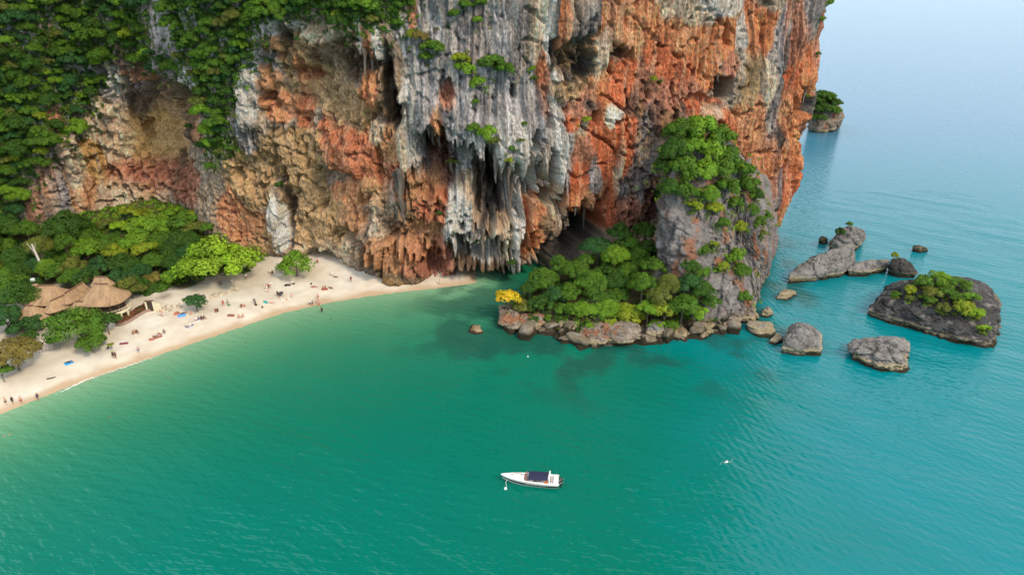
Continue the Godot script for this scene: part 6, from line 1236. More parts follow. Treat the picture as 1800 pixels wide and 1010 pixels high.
func build_boat() -> void:
	var o := thing("motor_boat", "white motor boat with a navy canopy and black hull stripe moored in the bay", "boat", Vector3(3.4, 0.0, -90.3), deg_to_rad(174.3))
	var white := paint(lin(0.80, 0.80, 0.79), 0.25)
	white.clearcoat_enabled = true
	white.clearcoat = 0.4
	var black := paint(lin(0.022, 0.020, 0.022), 0.3)
	var navy := paint(lin(0.012, 0.015, 0.05), 0.85)
	var orange := paint(lin(0.52, 0.12, 0.03), 0.7)
	var grey := paint(lin(0.42, 0.38, 0.37), 0.6)
	var steel := paint(lin(0.75, 0.75, 0.76), 0.25, 0.9)
	for side in [-1, 1]:
		part("hull_bottom", hull_band(0.0, 0.36, side), white, o)
		part("hull_stripe", hull_band(0.36, 0.72, side), black, o)
		part("topside", hull_band(0.72, 1.0, side), white, o)
		part("stripe_panel", hull_band(0.56, 0.66, side, 0.22, 0.56, 0.012), grey, o)
		part("side_deck", deck_mesh(0.0, 0.60, 0.74, 1.0, side, 0.02), white, o)
		part("foredeck", deck_mesh(0.60, 1.0, 0.0, 1.0, side, 0.10), white, o)
	var st := begin()
	var tr := PackedVector3Array()
	for i in 9:
		var f := i / 8.0
		var w := half_beam(0.0) * (0.25 + 0.75 * pow(f, 0.42))
		for q in [-1.0, -0.5, 0.0, 0.5, 1.0]: tr.append(Vector3(-4.605, lerpf(-0.35, sheer(0.0), f), w * q))
	part("transom", sheet(tr, 5, 9, PackedColorArray()), white, o)
	part("cockpit_floor", blocks([[Vector3(-1.7, 0.46, 0), Vector3(5.4, 0.06, 1.84)]]), grey, o)
	part("cockpit_wall", blocks([[Vector3(-1.7, 0.80, 0.93), Vector3(5.4, 0.64, 0.05)], [Vector3(-1.7, 0.80, -0.93), Vector3(5.4, 0.64, 0.05)], [Vector3(1.0, 0.80, 0), Vector3(0.06, 0.78, 1.8)]]), white, o)
	part("stern_deck", blocks([[Vector3(-4.1, 1.05, 0), Vector3(0.85, 0.12, 1.9)]]), white, o)
	for q in [-0.55, 0.55]:
		part("seat", blocks([[Vector3(0.1, 0.75, q), Vector3(0.55, 0.5, 0.6)], [Vector3(-0.15, 1.15, q), Vector3(0.1, 0.5, 0.6)]]), white, o)
	for q in [-0.8, 0.8]:
		part("bench", blocks([[Vector3(-1.8, 0.70, q * 0.85), Vector3(2.4, 0.42, 0.42)]]), white, o)
	part("stern_bench", blocks([[Vector3(-3.4, 0.75, 0), Vector3(0.5, 0.5, 1.5)]]), grey, o)
	# groove of the bow seat in the foredeck
	var p := PackedVector3Array()
	for i in 15:
		var a := lerpf(0.15, 2.6, i / 14.0)
		for r in [0.60, 0.86]:
			p.append(Vector3(2.35 + cos(a) * r * 1.5, sheer(0.75) + 0.175 - sin(a) * r * 0.07, -0.02 + sin(a) * r * 0.8))
	part("foredeck_hatch", sheet(p, 2, 15, PackedColorArray(), true), grey, o)
	# windscreen: tinted pane in an orange frame
	var scr := PackedVector3Array()
	for j in 2:
		for i in 13:
			var a := lerpf(-1.35, 1.35, i / 12.0)
			scr.append(Vector3(0.75 + cos(a) * (0.62 - j * 0.30), 1.12 + j * 0.58, sin(a) * (1.12 - j * 0.14)))
	var glass := paint(Color(0.25, 0.22, 0.2, 0.35), 0.05)
	glass.transparency = BaseMaterial3D.TRANSPARENCY_ALPHA
	part("windscreen", sheet(scr, 13, 2, PackedColorArray()), glass, o)
	st = begin()
	for j in 2:
		for i in 12: tube(st, scr[j * 13 + i], scr[j * 13 + i + 1], 0.045, 0.045, 5)
	for i in [0, 3, 6, 9, 12]: tube(st, scr[i], scr[13 + i], 0.04, 0.04, 5)
	part("windscreen_frame", st.commit(), orange, o)
	# canopy
	var can := PackedVector3Array()
	for j in 9:
		var f := j / 8.0 * 2.0 - 1.0
		for i in 13:
			var t := i / 12.0
			can.append(Vector3(lerpf(-2.75, 0.55, t), 2.05 - 0.16 * f * f - 0.10 * pow(absf(t - 0.5) * 2.0, 3.0) - (0.12 if absf(f) > 0.9 else 0.0), f * 1.12))
	part("canopy", sheet(can, 13, 9, PackedColorArray()), navy, o)
	st = begin()
	for q in [-1, 1]:
		for x in [-2.6, -1.0, 0.4]: tube(st, Vector3(x, 0.9, q * 1.1), Vector3(x * 0.98, 1.86, q * 1.07), 0.025, 0.025, 6)
	part("canopy_post", st.commit(), steel, o)
	for q in [-1, 1]:
		st = begin()
		face4(st, Vector3(-2.75, 0.95, q * 1.12), Vector3(-2.0, 0.95, q * 1.12), Vector3(-2.45, 1.8, q * 1.11), Vector3(-2.72, 1.8, q * 1.11))
		part("side_curtain", st.commit(), orange, o)
		st = begin()
		face4(st, Vector3(-1.9, 0.98, q * 1.10), Vector3(0.1, 0.98, q * 1.10), Vector3(-0.2, 1.25, q * 1.10), Vector3(-1.9, 1.5, q * 1.10))
		part("side_window", st.commit(), grey, o)
	# roll bar
	st = begin()
	var bar := [Vector3(-3.0, 0.9, -1.22), Vector3(-3.0, 1.75, -1.12), Vector3(-3.0, 2.25, -0.75), Vector3(-3.0, 2.32, 0.0), Vector3(-3.0, 2.25, 0.75), Vector3(-3.0, 1.75, 1.12), Vector3(-3.0, 0.9, 1.22)]
	for i in 6: tube(st, bar[i], bar[i + 1], 0.13, 0.13, 8)
	part("roll_bar", st.commit(), white, o)
	st = begin()
	for q in [-1, 1]:
		var rail := [Vector3(-3.6, 1.0, q * 1.25), Vector3(-3.9, 1.35, q * 1.22), Vector3(-4.6, 1.35, q * 1.0), Vector3(-4.75, 0.95, q * 0.95)]
		for i in 3: tube(st, rail[i], rail[i + 1], 0.022, 0.022, 5)
	part("stern_rail", st.commit(), steel, o)
	for q in [-0.42, 0.42]:
		var e := Node3D.new()
		e.name = "outboard_motor"
		o.add_child(e, true)
		e.position = Vector3(-4.95, 0.2, q)
		var cow := PackedVector3Array()
		for j in 9:
			var t := j / 8.0
			for i in 13:
				var a := TAU * (i % 12) / 12.0
				var r := pow(sin(PI * clampf(t, 0.02, 0.98)), 0.45)
				cow.append(Vector3(cos(a) * 0.34 * r - t * 0.1, 0.45 + t * 0.65, sin(a) * 0.24 * r))
		part("cowling", sheet(cow, 13, 9, PackedColorArray()), black, e)
		part("leg", blocks([[Vector3(0, 0.0, 0), Vector3(0.24, 1.0, 0.14)], [Vector3(-0.1, -0.5, 0), Vector3(0.5, 0.14, 0.12)]]), black, e)
		part("bracket", blocks([[Vector3(0.3, 0.45, 0), Vector3(0.3, 0.3, 0.3)]]), steel, e)
		part("badge", blocks([[Vector3(0.0, 0.86, -0.235), Vector3(0.22, 0.08, 0.02)], [Vector3(-0.43, 0.8, 0), Vector3(0.03, 0.2, 0.16)]]), white, e)
	# its buoy and line
	var b := thing("mooring_buoy", "white ball buoy floating under the bow of the motor boat", "buoy", Vector3(-1.1, 0.0, -88.9))
	part("float", ball(0.27, Vector3(0, 0.12, 0)), paint(lin(0.75, 0.82, 0.85), 0.4), b)
	st = begin()
	tube(st, Vector3(0, 0.36, 0), Vector3(0, 0.5, 0), 0.05, 0.03)
	part("eye", st.commit(), steel, b)
	st = begin()
	var last := Vector3(-1.05, 0.45, -88.9)
	for i in range(1, 13):
		var t := i / 12.0
		var q := Vector3(-1.05, 0.45, -88.9).lerp(Vector3(-0.9, 1.25, -90.6), t) + Vector3(sin(t * 9.0) * 0.1, -sin(t * PI) * 0.35, 0)
		tube(st, last, q, 0.03, 0.03, 5)
		last = q
	tag(part("mooring_line", st.commit(), paint(lin(0.7, 0.75, 0.7), 0.9), self), "thin pale line from the boat's bow to its ball buoy", "rope")
	b = thing("drifting_float", "small white float trailing thin lines alone in the open bay", "float", Vector3(38.4, 0.0, -95.8))
	part("float", ball(0.22, Vector3(0, 0.1, 0)), paint(lin(0.8, 0.8, 0.78), 0.5), b)
	part("cap", ball(0.14, Vector3(-0.3, 0.06, 0.1)), paint(lin(0.8, 0.8, 0.78), 0.5), b)
	st = begin()
	for q in [-1, 1]:
		last = Vector3(q * 0.2, 0.05, 0)
		for i in range(1, 16):
			var t := i / 15.0
			var e := Vector3(q * (0.2 + t * 1.1), 0.05, sin(t * 6.0) * 0.15 + (0.7 * t * t * t * -q))
			tube(st, last, e, 0.014, 0.014, 4)
			last = e
	part("line", st.commit(), paint(lin(0.7, 0.72, 0.6), 0.9), b)
	b = thing("marker_buoy", "tiny white marker buoy in the dark water before the grove", "buoy", Vector3(3.6, 0.0, -131.8))
	part("float", ball(0.16, Vector3(0, 0.08, 0)), paint(lin(0.75, 0.75, 0.75), 0.5), b)
	st = begin()
	tube(st, Vector3(0, 0.2, 0), Vector3(0.03, 0.45, 0), 0.03, 0.02)
	part("stick", st.commit(), paint(lin(0.5, 0.5, 0.5), 0.5), b)

func ball(r: float, at: Vector3) -> ArrayMesh:
	var p := PackedVector3Array()
	for j in 9:
		for i in 13:
			var th := PI * j / 8.0
			var a := TAU * (i % 12) / 12.0
			p.append(at + Vector3(sin(th) * cos(a), cos(th), sin(th) * sin(a)) * r)
	return sheet(p, 13, 9, PackedColorArray())

# ---------------------------------------------------------------- the thatched restaurant
func thatch(mid: Vector3, turn: float, a: float, b: float, ridge: float, top: float, sd: int) -> ArrayMesh:
	var nu := 97
	var rows := [0.0, 0.02, 0.08, 0.18, 0.3, 0.42, 0.55, 0.68, 0.8, 0.9, 0.97, 1.0, 1.01, 1.0, 0.9]
	var n1 := noise(0.9, FastNoiseLite.TYPE_SIMPLEX_SMOOTH, 3, sd)
	var p := PackedVector3Array()
	var col := PackedColorArray()
	var bas := Basis(Vector3.UP, turn)
	for j in rows.size():
		var v: float = rows[j]
		for i in nu:
			var f := TAU * (i % 96) / 96.0
			var c := cos(f)
			var s := sin(f)
			var edge := Vector3(signf(c) * pow(absf(c), 0.75) * a, 0, signf(s) * pow(absf(s), 0.75) * b)
			var rid := Vector3(clampf(c * 1.6, -1, 1) * ridge, 0, s * 0.06)
			var q := rid.lerp(edge, v)
			q.y = lerpf(top, mid.y, pow(v, 0.92)) - 0.12 * sin(v * PI)
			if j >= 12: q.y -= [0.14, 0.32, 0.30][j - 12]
			var strand := n1.get_noise_2d(i * 1.7 + sd, v * 1.2)
			q.y += strand * 0.10 + n1.get_noise_2d(i * 0.5, v * 7.0) * 0.08
			p.append(Vector3(mid.x, 0, mid.z) + bas * q)
			var t := Vector3(0.36, 0.235, 0.135) * (1.0 + 0.45 * strand + 0.22 * n1.get_noise_2d(i * 0.4, v * 9.0 + 40.0))
			if int(v * 9.0) % 2 == 0: t *= 0.93
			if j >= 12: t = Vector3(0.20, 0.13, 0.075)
			col.append(enc(t))
	return sheet(p, nu, rows.size(), col)

func build_restaurant() -> void:
	var o := thing("beach_restaurant", "open beach restaurant under a cluster of brown thatched roofs", "building")
	var straw := paint(Color.WHITE, 0.95)
	straw.vertex_color_use_as_albedo = true
	straw.vertex_color_is_srgb = true
	straw.heightmap_enabled = true
	straw.heightmap_texture = tex_bump
	straw.heightmap_scale = 6.0
	straw.uv1_triplanar = true
	straw.uv1_world_triplanar = true
	straw.uv1_scale = Vector3(0.7, 0.7, 0.7)
	var cream := paint(lin(0.72, 0.66, 0.47), 0.7)
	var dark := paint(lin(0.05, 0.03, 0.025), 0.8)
	var wood := paint(lin(0.15, 0.08, 0.05), 0.8)
	var roofs := [[Vector3(-99.9, 6.6, -148.7), 0.00, 5.6, 4.8, 1.6, 10.3, "main roof of the restaurant"], [Vector3(-100.3, 9.7, -150.0), 0.00, 2.7, 1.7, 1.5, 11.6, "small cap roof"], [Vector3(-114.6, 5.8, -150.7), 0.00, 6.2, 4.6, 1.8, 9, "broad back roof"], [Vector3(-114.3, 5.0, -142.8), 0.00, 4.4, 3.4, 0.8, 7.4, "lowest front roof"], [Vector3(-108.8, 5.8, -147.5), -1.94, 5.6, 2.5, 3.6, 7.9, "long connecting roof"], [Vector3(-107.3, 6.6, -149.7), -1.67, 4.6, 1.8, 3.2, 8.9, "upper connecting roof"], [Vector3(-104.0, 5.2, -145.4), 0.00, 3.4, 2.5, 1, 7.2, "small front gable roof"]]
	for k in roofs.size():
		var r: Array = roofs[k]
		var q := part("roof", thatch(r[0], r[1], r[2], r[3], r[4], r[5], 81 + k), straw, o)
		q.set_meta("label", "brown thatched " + r[6])
		var st := begin()
		var bas := Basis(Vector3.UP, r[1])
		tube(st, Vector3(r[0].x, r[5] + 0.05, r[0].z) + bas * Vector3(-r[4], 0, 0), Vector3(r[0].x, r[5] + 0.05, r[0].z) + bas * Vector3(r[4], 0, 0), 0.2, 0.2, 7)
		part("ridge_cap", st.commit(), wood, q)
	# main hall: floor, dark inside, balcony, columns
	var c: Vector3 = roofs[0][0]
	var g := ground_at(c.x, c.z)
	var fl := g + 1.6
	part("floor_slab", disc(Vector3(c.x, fl, c.z), 5.4, 4.9, 0.3), cream, o)
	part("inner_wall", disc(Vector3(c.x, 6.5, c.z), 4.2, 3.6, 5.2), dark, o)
	for k in 7:
		var a := lerpf(0.15, 2.5, k / 6.0)
		var q := Vector3(c.x + cos(a) * 5.25, 0, c.z + sin(a) * 4.75)
		part("column", blocks([[Vector3(q.x, (g + fl) * 0.5 - 0.4, q.z), Vector3(0.42, fl - g + 0.9, 0.42)]]), cream, o)
		part("post", blocks([[Vector3(q.x, (fl + 6.7) * 0.5, q.z), Vector3(0.14, 6.7 - fl, 0.14)]]), wood, o)
	var p := PackedVector3Array()
	for j in 2:
		for i in 41:
			var a := lerpf(0.1, 2.6, i / 40.0)
			p.append(Vector3(c.x + cos(a) * 5.42, fl - 0.05 + j * 0.42, c.z + sin(a) * 4.92))
	part("balcony_wall", sheet(p, 41, 2, PackedColorArray(), false), cream, o)
	var st := begin()
	for i in 40:
		var a := lerpf(0.1, 2.6, i / 40.0)
		var b := lerpf(0.1, 2.6, (i + 1) / 40.0)
		tube(st, Vector3(c.x + cos(a) * 5.4, fl + 0.95, c.z + sin(a) * 4.9), Vector3(c.x + cos(b) * 5.4, fl + 0.95, c.z + sin(b) * 4.9), 0.07, 0.07, 5)
	part("balcony_rail", st.commit(), cream, o)
	for k in 17:
		var a := lerpf(0.12, 2.58, k / 16.0)
		part("baluster", blocks([[Vector3(c.x + cos(a) * 5.4, fl + 0.62, c.z + sin(a) * 4.9), Vector3(0.07, 0.6, 0.07)]]), cream, o)
	# the other halls: a dark room and posts under each roof
	for k in [2, 3, 4, 6]:
		var r: Array = roofs[k]
		var m: Vector3 = r[0]
		var gg := ground_at(m.x, m.z)
		var bas := Basis(Vector3.UP, r[1])
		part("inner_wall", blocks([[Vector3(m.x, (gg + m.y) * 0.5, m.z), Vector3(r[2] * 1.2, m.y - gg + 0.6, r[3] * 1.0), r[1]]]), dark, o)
		for i in 6:
			var a := TAU * i / 6.0 + 0.4
			var q := m + bas * Vector3(cos(a) * (r[2] - 0.6), 0, sin(a) * (r[3] - 0.6))
			part("post", blocks([[Vector3(q.x, (gg + m.y) * 0.5, q.z), Vector3(0.18, m.y - gg + 0.5, 0.18)]]), wood, o)
	var lo: Vector3 = roofs[3][0]
	var gl := ground_at(lo.x, lo.z)
	part("terrace_wall", blocks([[Vector3(lo.x + 2.2, gl + 1.2, lo.z + 3.0), Vector3(3.6, 1.0, 0.25), 0.35], [Vector3(lo.x + 4.1, gl + 1.1, lo.z + 2.4), Vector3(0.4, 1.8, 0.4), 0.35]]), cream, o)
	part("terrace_floor", blocks([[Vector3(lo.x, gl + 0.5, lo.z), Vector3(7.4, 0.4, 5.8)]]), wood, o)
	var ch: Vector3 = roofs[2][0]
	part("chimney", blocks([[Vector3(ch.x - 3.3, 8.6, ch.z - 0.4), Vector3(1.3, 1.0, 1.0)]]), paint(lin(0.40, 0.25, 0.15), 0.9), o)
	var tank := thing("water_tank", "small white tank behind the broad back roof", "tank", Vector3(ch.x - 5.4, ground_at(ch.x - 5.4, ch.z - 3.0), ch.z - 3.0))
	part("tank", disc(Vector3(0, 6.9, 0), 0.5, 0.5, 1.3), paint(lin(0.75, 0.77, 0.8), 0.4), tank)
	part("stand", blocks([[Vector3(-0.35, 2.8, 0), Vector3(0.12, 5.6, 0.12)], [Vector3(0.35, 2.8, 0), Vector3(0.12, 5.6, 0.12)]]), wood, tank)
	# garden bed with its curved wall, the gate
	var edge := PackedVector2Array([Vector2(-95.3, -142.9), Vector2(-93.9, -143.5), Vector2(-92.9, -145.5), Vector2(-92.3, -148.0), Vector2(-91.6, -150.0), Vector2(-90.4, -151.3)])
	o = thing("garden_bed", "red brown garden bed in a curved low stone wall beside the restaurant", "garden")
	st = begin()
	for i in edge.size() - 1:
		for k in 4:
			var a := edge[i].lerp(edge[i + 1], k / 4.0)
			var b := edge[i].lerp(edge[i + 1], (k + 1) / 4.0)
			var w := part("wall_stone", blocks([[Vector3(0, 0.1, 0), Vector3(a.distance_to(b) * 0.94, 0.9 + 0.12 * ((i + k) % 3), 0.42), 0.0]]), paint(lin(0.30 + 0.04 * (k % 2), 0.22, 0.18), 0.9), o)
			w.position = Vector3((a.x + b.x) * 0.5, ground_at(a.x, a.y), (a.y + b.y) * 0.5)
			w.rotation.y = atan2(-(b.y - a.y), b.x - a.x)
	var bp := PackedVector3Array()
	for j in 2:
		for i in edge.size():
			var q := edge[i]
			bp.append(Vector3(q.x - j * 2.5, ground_at(q.x, q.y) + 0.35, q.y - j * 4.5))
	part("soil", sheet(bp, edge.size(), 2, PackedColorArray(), true), paint(lin(0.17, 0.065, 0.04), 0.95), o)
	for k in 60:
		var t := rng.randf() * (edge.size() - 1.01)
		var q := edge[int(t)].lerp(edge[int(t) + 1], fmod(t, 1.0)) + Vector2(-2.4, -4.2) * rng.randf_range(0.08, 0.9)
		add_tuft(Vector3(q.x, ground_at(q.x, q.y) + 0.4, q.y), Vector3.UP, rng.randf_range(0.3, 0.55), [Vector3(0.24, 0.085, 0.045), Vector3(0.30, 0.13, 0.06), Vector3(0.10, 0.12, 0.03)][rng.randi() % 3])
	flush_tufts("garden_plants", "low reddish plants in the garden bed beside the restaurant")
	var gp := Vector2(-90.4, -150.7)
	o = thing("garden_gate", "dark doorway with pale posts and a cream panel at the garden's end", "gate", Vector3(gp.x, ground_at(gp.x, gp.y) - 0.2, gp.y), 0.15)
	part("post", blocks([[Vector3(-0.95, 1.5, 0), Vector3(0.35, 3.0, 0.4)]]), cream, o)
	part("post", blocks([[Vector3(0.75, 1.5, 0), Vector3(0.3, 3.0, 0.4)]]), cream, o)
	part("lintel", blocks([[Vector3(-0.1, 3.1, 0), Vector3(2.1, 0.25, 0.5)]]), wood, o)
	part("door", blocks([[Vector3(-0.1, 1.5, -0.1), Vector3(1.4, 2.95, 0.08)]]), dark, o)
	part("panel", blocks([[Vector3(1.75, 1.15, 0.3), Vector3(1.7, 2.5, 0.25), -0.25]]), cream, o)
	# loose stones in a line across the top of the beach
	var stones := [-88.7, -150.4, 0.50, -89.3, -151.6, 0.38, -88.2, -151.2, 0.45, -87.6, -149.7, 0.54, -88.4, -151.9, 0.61, -87.6, -150.9, 0.70, -88.3, -151.7, 0.62, -87.2, -151.4, 0.59, -87.5, -151.7, 0.70, -87.6, -151.7, 0.70, -87.8, -153.1, 0.51, -87.1, -152.6, 0.72, -86.8, -152.3, 0.40, -85.9, -151.0, 0.52, -86.7, -152.6, 0.55, -86.3, -152.1, 0.58, -86.7, -153.0, 0.62, -85.7, -153.1, 0.75, -85.9, -153.0, 0.69, -85.1, -153.1, 0.58, -85.5, -153.2, 0.68, -85.4, -153.1, 0.38, -85.1, -154.3, 0.39, -84.9, -153.7, 0.41, -84.3, -152.4, 0.70, -84.0, -153.2, 0.37, -79.3, -158.5, 0.70, -78.7, -158.3, 0.75, -78.7, -158.2, 0.59, -78.5, -158.5, 0.51, -78.7, -158.9, 0.37, -78.3, -159.2, 0.73, -78.1, -159.4, 0.53, -78.3, -159.3, 0.59, -78.2, -159.6, 0.73, -77.9, -159.5, 0.64, -77.3, -159.2, 0.74, -77.6, -159.9, 0.35, -77.3, -159.6, 0.36, -77.4, -160.7, 0.37, -77.2, -160.8, 0.62, -76.6, -159.8, 0.65, -76.4, -160.7, 0.62, -76.2, -161.0, 0.53, -76.4, -161.3, 0.50, -75.9, -160.7, 0.59, -75.7, -160.9, 0.66, -75.3, -161.5, 0.64, -75.4, -161.4, 0.67, -75.2, -161.6, 0.52, -75.3, -162.5, 0.48, -74.9, -161.6, 0.53, -74.8, -163.1, 0.48, -75.3, -164.0, 0.53, -74.3, -163.1, 0.56, -73.8, -162.7, 0.69, -73.9, -163.5, 0.67, -74.5, -165.0, 0.49]
	var kinds: Array[Mesh] = []
	for k in 4: kinds.append(rock_mesh(Vector3.ZERO, Vector3.ONE, [1.0, 0.1, 0.0, 0.8, -1.0, 0.0, 0.2, 0.75, 0.0, 1.0, 0.1, 0.55, 0.1, -1.0, 0.0, 0.5, 0.0, 0.1, 1.0, 0.7, 0.2, 0.2, -1.0, 0.8, 0.6, 0.6, 0.5, 0.8, -0.6, 0.5, -0.6, 0.75], 0, 500 + k * 9, 0.15, 17, 10, 8.0))
	var pale := [paint(lin(0.48, 0.41, 0.31), 0.9), paint(lin(0.36, 0.30, 0.22), 0.9), paint(lin(0.58, 0.50, 0.38), 0.9)]
	for k in stones.size() / 3:
		var x: float = stones[k * 3]
		var z: float = stones[k * 3 + 1]
		var r: float = stones[k * 3 + 2]
		var w := part("stone", kinds[k % 4], pale[k % 3], self, Vector3(x, ground_at(x, z) + r * 0.2, z))
		w.scale = Vector3(r, r, r)
		w.rotation.y = k * 1.7
		tag(w, "loose pale stone in the low stone line by the garden gate" if k < 26 else "loose pale stone in the low stone line below the lime tree", "stone", "loose stones along the top of the beach")
	# bench and low fence by the path
	var bq := Vector2(-107.0, -131.9)
	o = thing("garden_bench", "small dark wooden bench on the sand beside the low fence", "bench", Vector3(bq.x, ground_at(bq.x, bq.y), bq.y), 0.2)
	for k in 3: part("slat", blocks([[Vector3(0, 0.45, -0.18 + k * 0.18), Vector3(1.7, 0.05, 0.13)]]), dark, o)
	for q in [-0.7, 0.7]: part("leg", blocks([[Vector3(q, 0.21, 0), Vector3(0.1, 0.42, 0.5)]]), dark, o)
	part("backrest", blocks([[Vector3(0, 0.8, -0.3), Vector3(1.7, 0.3, 0.05)]]), dark, o)
	var fa := Vector2(-106.5, -130.3)
	var fb := Vector2(-102.6, -132.7)
	o = thing("low_fence", "low grey wooden fence between the path and the open sand", "fence")
	for k in 8:
		var q := fa.lerp(fb, k / 7.0)
		part("fence_post", blocks([[Vector3(q.x, ground_at(q.x, q.y) + 0.3, q.y), Vector3(0.14, 0.9, 0.14)]]), paint(lin(0.33, 0.29, 0.25), 0.9), o)
	for y in [0.35, 0.65]:
		st = begin()
		tube(st, Vector3(fa.x, ground_at(fa.x, fa.y) + y, fa.y), Vector3(fb.x, ground_at(fb.x, fb.y) + y, fb.y), 0.06, 0.06, 5)
		part("fence_rail", st.commit(), paint(lin(0.36, 0.32, 0.28), 0.9), o)
	# driftwood and the log before the low cave
	for q in [[-98.2, -121.9, 0.5, "forked dark driftwood lying alone on the left sand", 1.6], [-43.8, -176.7, 0.1, "dark log lying at the foot of the tan cliff", 2.2]]:
		st = begin()
		var L: float = q[4]
		tube(st, Vector3(-L * 0.5, 0.12, 0), Vector3(0, 0.2, 0.15), 0.16, 0.13)
		tube(st, Vector3(0, 0.2, 0.15), Vector3(L * 0.5, 0.15, -0.1), 0.13, 0.06)
		tube(st, Vector3(0, 0.2, 0.15), Vector3(L * 0.3, 0.4, 0.5), 0.07, 0.03)
		var w := part("driftwood", st.commit(), paint(lin(0.06, 0.05, 0.045), 0.9), self, Vector3(q[0], ground_at(q[0], q[1]), q[1]))
		w.rotation.y = q[2]
		tag(w, q[3], "driftwood")
	# tall bare trunk
	var tp := Vector3(-127.1, 0, -168.0)
	tp.y = ground_at(tp.x, tp.z)
	st = begin()
	tube(st, tp, tp + Vector3(-0.4, 5.5, 0.2), 0.45, 0.34, 9)
	tube(st, tp + Vector3(-0.4, 5.5, 0.2), tp + Vector3(-1.1, 10.5, 0.0), 0.34, 0.2, 9)
	tube(st, tp + Vector3(-0.7, 7.5, 0.1), tp + Vector3(-1.9, 11.0, 0.6), 0.12, 0.05, 6)
	tube(st, tp + Vector3(-0.9, 8.5, 0.1), tp + Vector3(0.2, 11.0, 0.3), 0.10, 0.04, 6)
	tag(part("bare_trunk", st.commit(), paint(lin(0.55, 0.50, 0.45), 0.9), self), "tall bare whitish tree trunk standing behind the broad back roof", "tree trunk")

func disc(top: Vector3, a: float, b: float, deep: float) -> ArrayMesh:
	var p := PackedVector3Array()
	for j in 4:
		for i in 41:
			var f := TAU * (i % 40) / 40.0
			var s: float = [0.0, 0.985, 1.0, 1.0][j]
			p.append(top + Vector3(cos(f) * a * s, [0.0, 0.0, -0.02, -deep][j], sin(f) * b * s))
	return sheet(p, 41, 4, PackedColorArray())

# ---------------------------------------------------------------- people on the beach
# tapered bones joined by a smooth minimum and meshed as surface nets
func flesh(bones: Array, cell: float, blend: float) -> ArrayMesh:
	var lo := Vector3(1e9, 1e9, 1e9)
	var hi := -lo
	for b in bones:
		for q in 2:
			var r: Vector3 = Vector3.ONE * (b[2 + q] + cell * 2.5)
			lo = lo.min(b[q] - r)
			hi = hi.max(b[q] + r)
	var n := Vector3i(((hi - lo) / cell).ceil()) + Vector3i.ONE
	var f := PackedFloat32Array()
	f.resize(n.x * n.y * n.z)
	f.fill(1.0)
	for b in bones:
		var a: Vector3 = b[0]
		var e: Vector3 = b[1] - a
		var l2 := maxf(e.length_squared(), 1e-6)
		var reach: Vector3 = Vector3.ONE * (maxf(b[2], b[3]) + blend + cell * 2.0)
		var c0 := Vector3i(((a.min(b[1]) - reach - lo) / cell).floor()).clamp(Vector3i.ZERO, n - Vector3i.ONE)
		var c1 := Vector3i(((a.max(b[1]) + reach - lo) / cell).ceil()).clamp(Vector3i.ZERO, n - Vector3i.ONE)
		for z in range(c0.z, c1.z + 1):
			for y in range(c0.y, c1.y + 1):
				for x in range(c0.x, c1.x + 1):
					var p := lo + Vector3(x, y, z) * cell
					var t := clampf((p - a).dot(e) / l2, 0.0, 1.0)
					var d: float = p.distance_to(a + e * t) - lerpf(b[2], b[3], t)
					var k := (z * n.y + y) * n.x + x
					var o := f[k]
					var w := maxf(blend - absf(d - o), 0.0) / blend
					f[k] = minf(d, o) - w * w * blend * 0.25
	var at := PackedInt32Array()
	at.resize(f.size())
	at.fill(-1)
	var ps := PackedVector3Array()
	var ns := PackedVector3Array()
	var idx := PackedInt32Array()
	var step := [1, n.x, n.x * n.y]
	for z in n.z - 1:
		for y in n.y - 1:
			for x in n.x - 1:
				var k := (z * n.y + y) * n.x + x
				var sum := Vector3.ZERO
				var hits := 0
				for c in 8:
					var c0 := Vector3i(c & 1, (c >> 1) & 1, (c >> 2) & 1)
					var v0: float = f[k + c0.x + c0.y * step[1] + c0.z * step[2]]
					for ax in 3:
						if c0[ax]: continue
						var c1 := c0
						c1[ax] = 1
						var v1: float = f[k + c1.x + c1.y * step[1] + c1.z * step[2]]
						if (v0 < 0.0) != (v1 < 0.0):
							sum += Vector3(c0).lerp(Vector3(c1), v0 / (v0 - v1))
							hits += 1
				if hits:
					at[k] = ps.size()
					ps.append(lo + (Vector3(x, y, z) + sum / hits) * cell)
					ns.append(Vector3(f[k + 1] - f[k], f[k + step[1]] - f[k], f[k + step[2]] - f[k]).normalized())
	for z in range(1, n.z - 1):
		for y in range(1, n.y - 1):
			for x in range(1, n.x - 1):
				var k := (z * n.y + y) * n.x + x
				for ax in 3:
					var s: int = step[ax]
					if (f[k] < 0.0) == (f[k + s] < 0.0): continue
					var u: int = step[(ax + 1) % 3]
					var v: int = step[(ax + 2) % 3]
					var q := [at[k], at[k - u], at[k - u - v], at[k - v]]
					if q.min() < 0: continue
					if f[k] < 0.0: idx.append_array(PackedInt32Array([q[0], q[2], q[1], q[0], q[3], q[2]]))
					else: idx.append_array(PackedInt32Array([q[0], q[1], q[2], q[0], q[2], q[3]]))
	var arr := []
	arr.resize(Mesh.ARRAY_MAX)
	arr[Mesh.ARRAY_VERTEX] = ps
	arr[Mesh.ARRAY_NORMAL] = ns
	arr[Mesh.ARRAY_INDEX] = idx
	var m := ArrayMesh.new()
	m.add_surface_from_arrays(Mesh.PRIMITIVE_TRIANGLES, arr)
	return m

var figures := {}

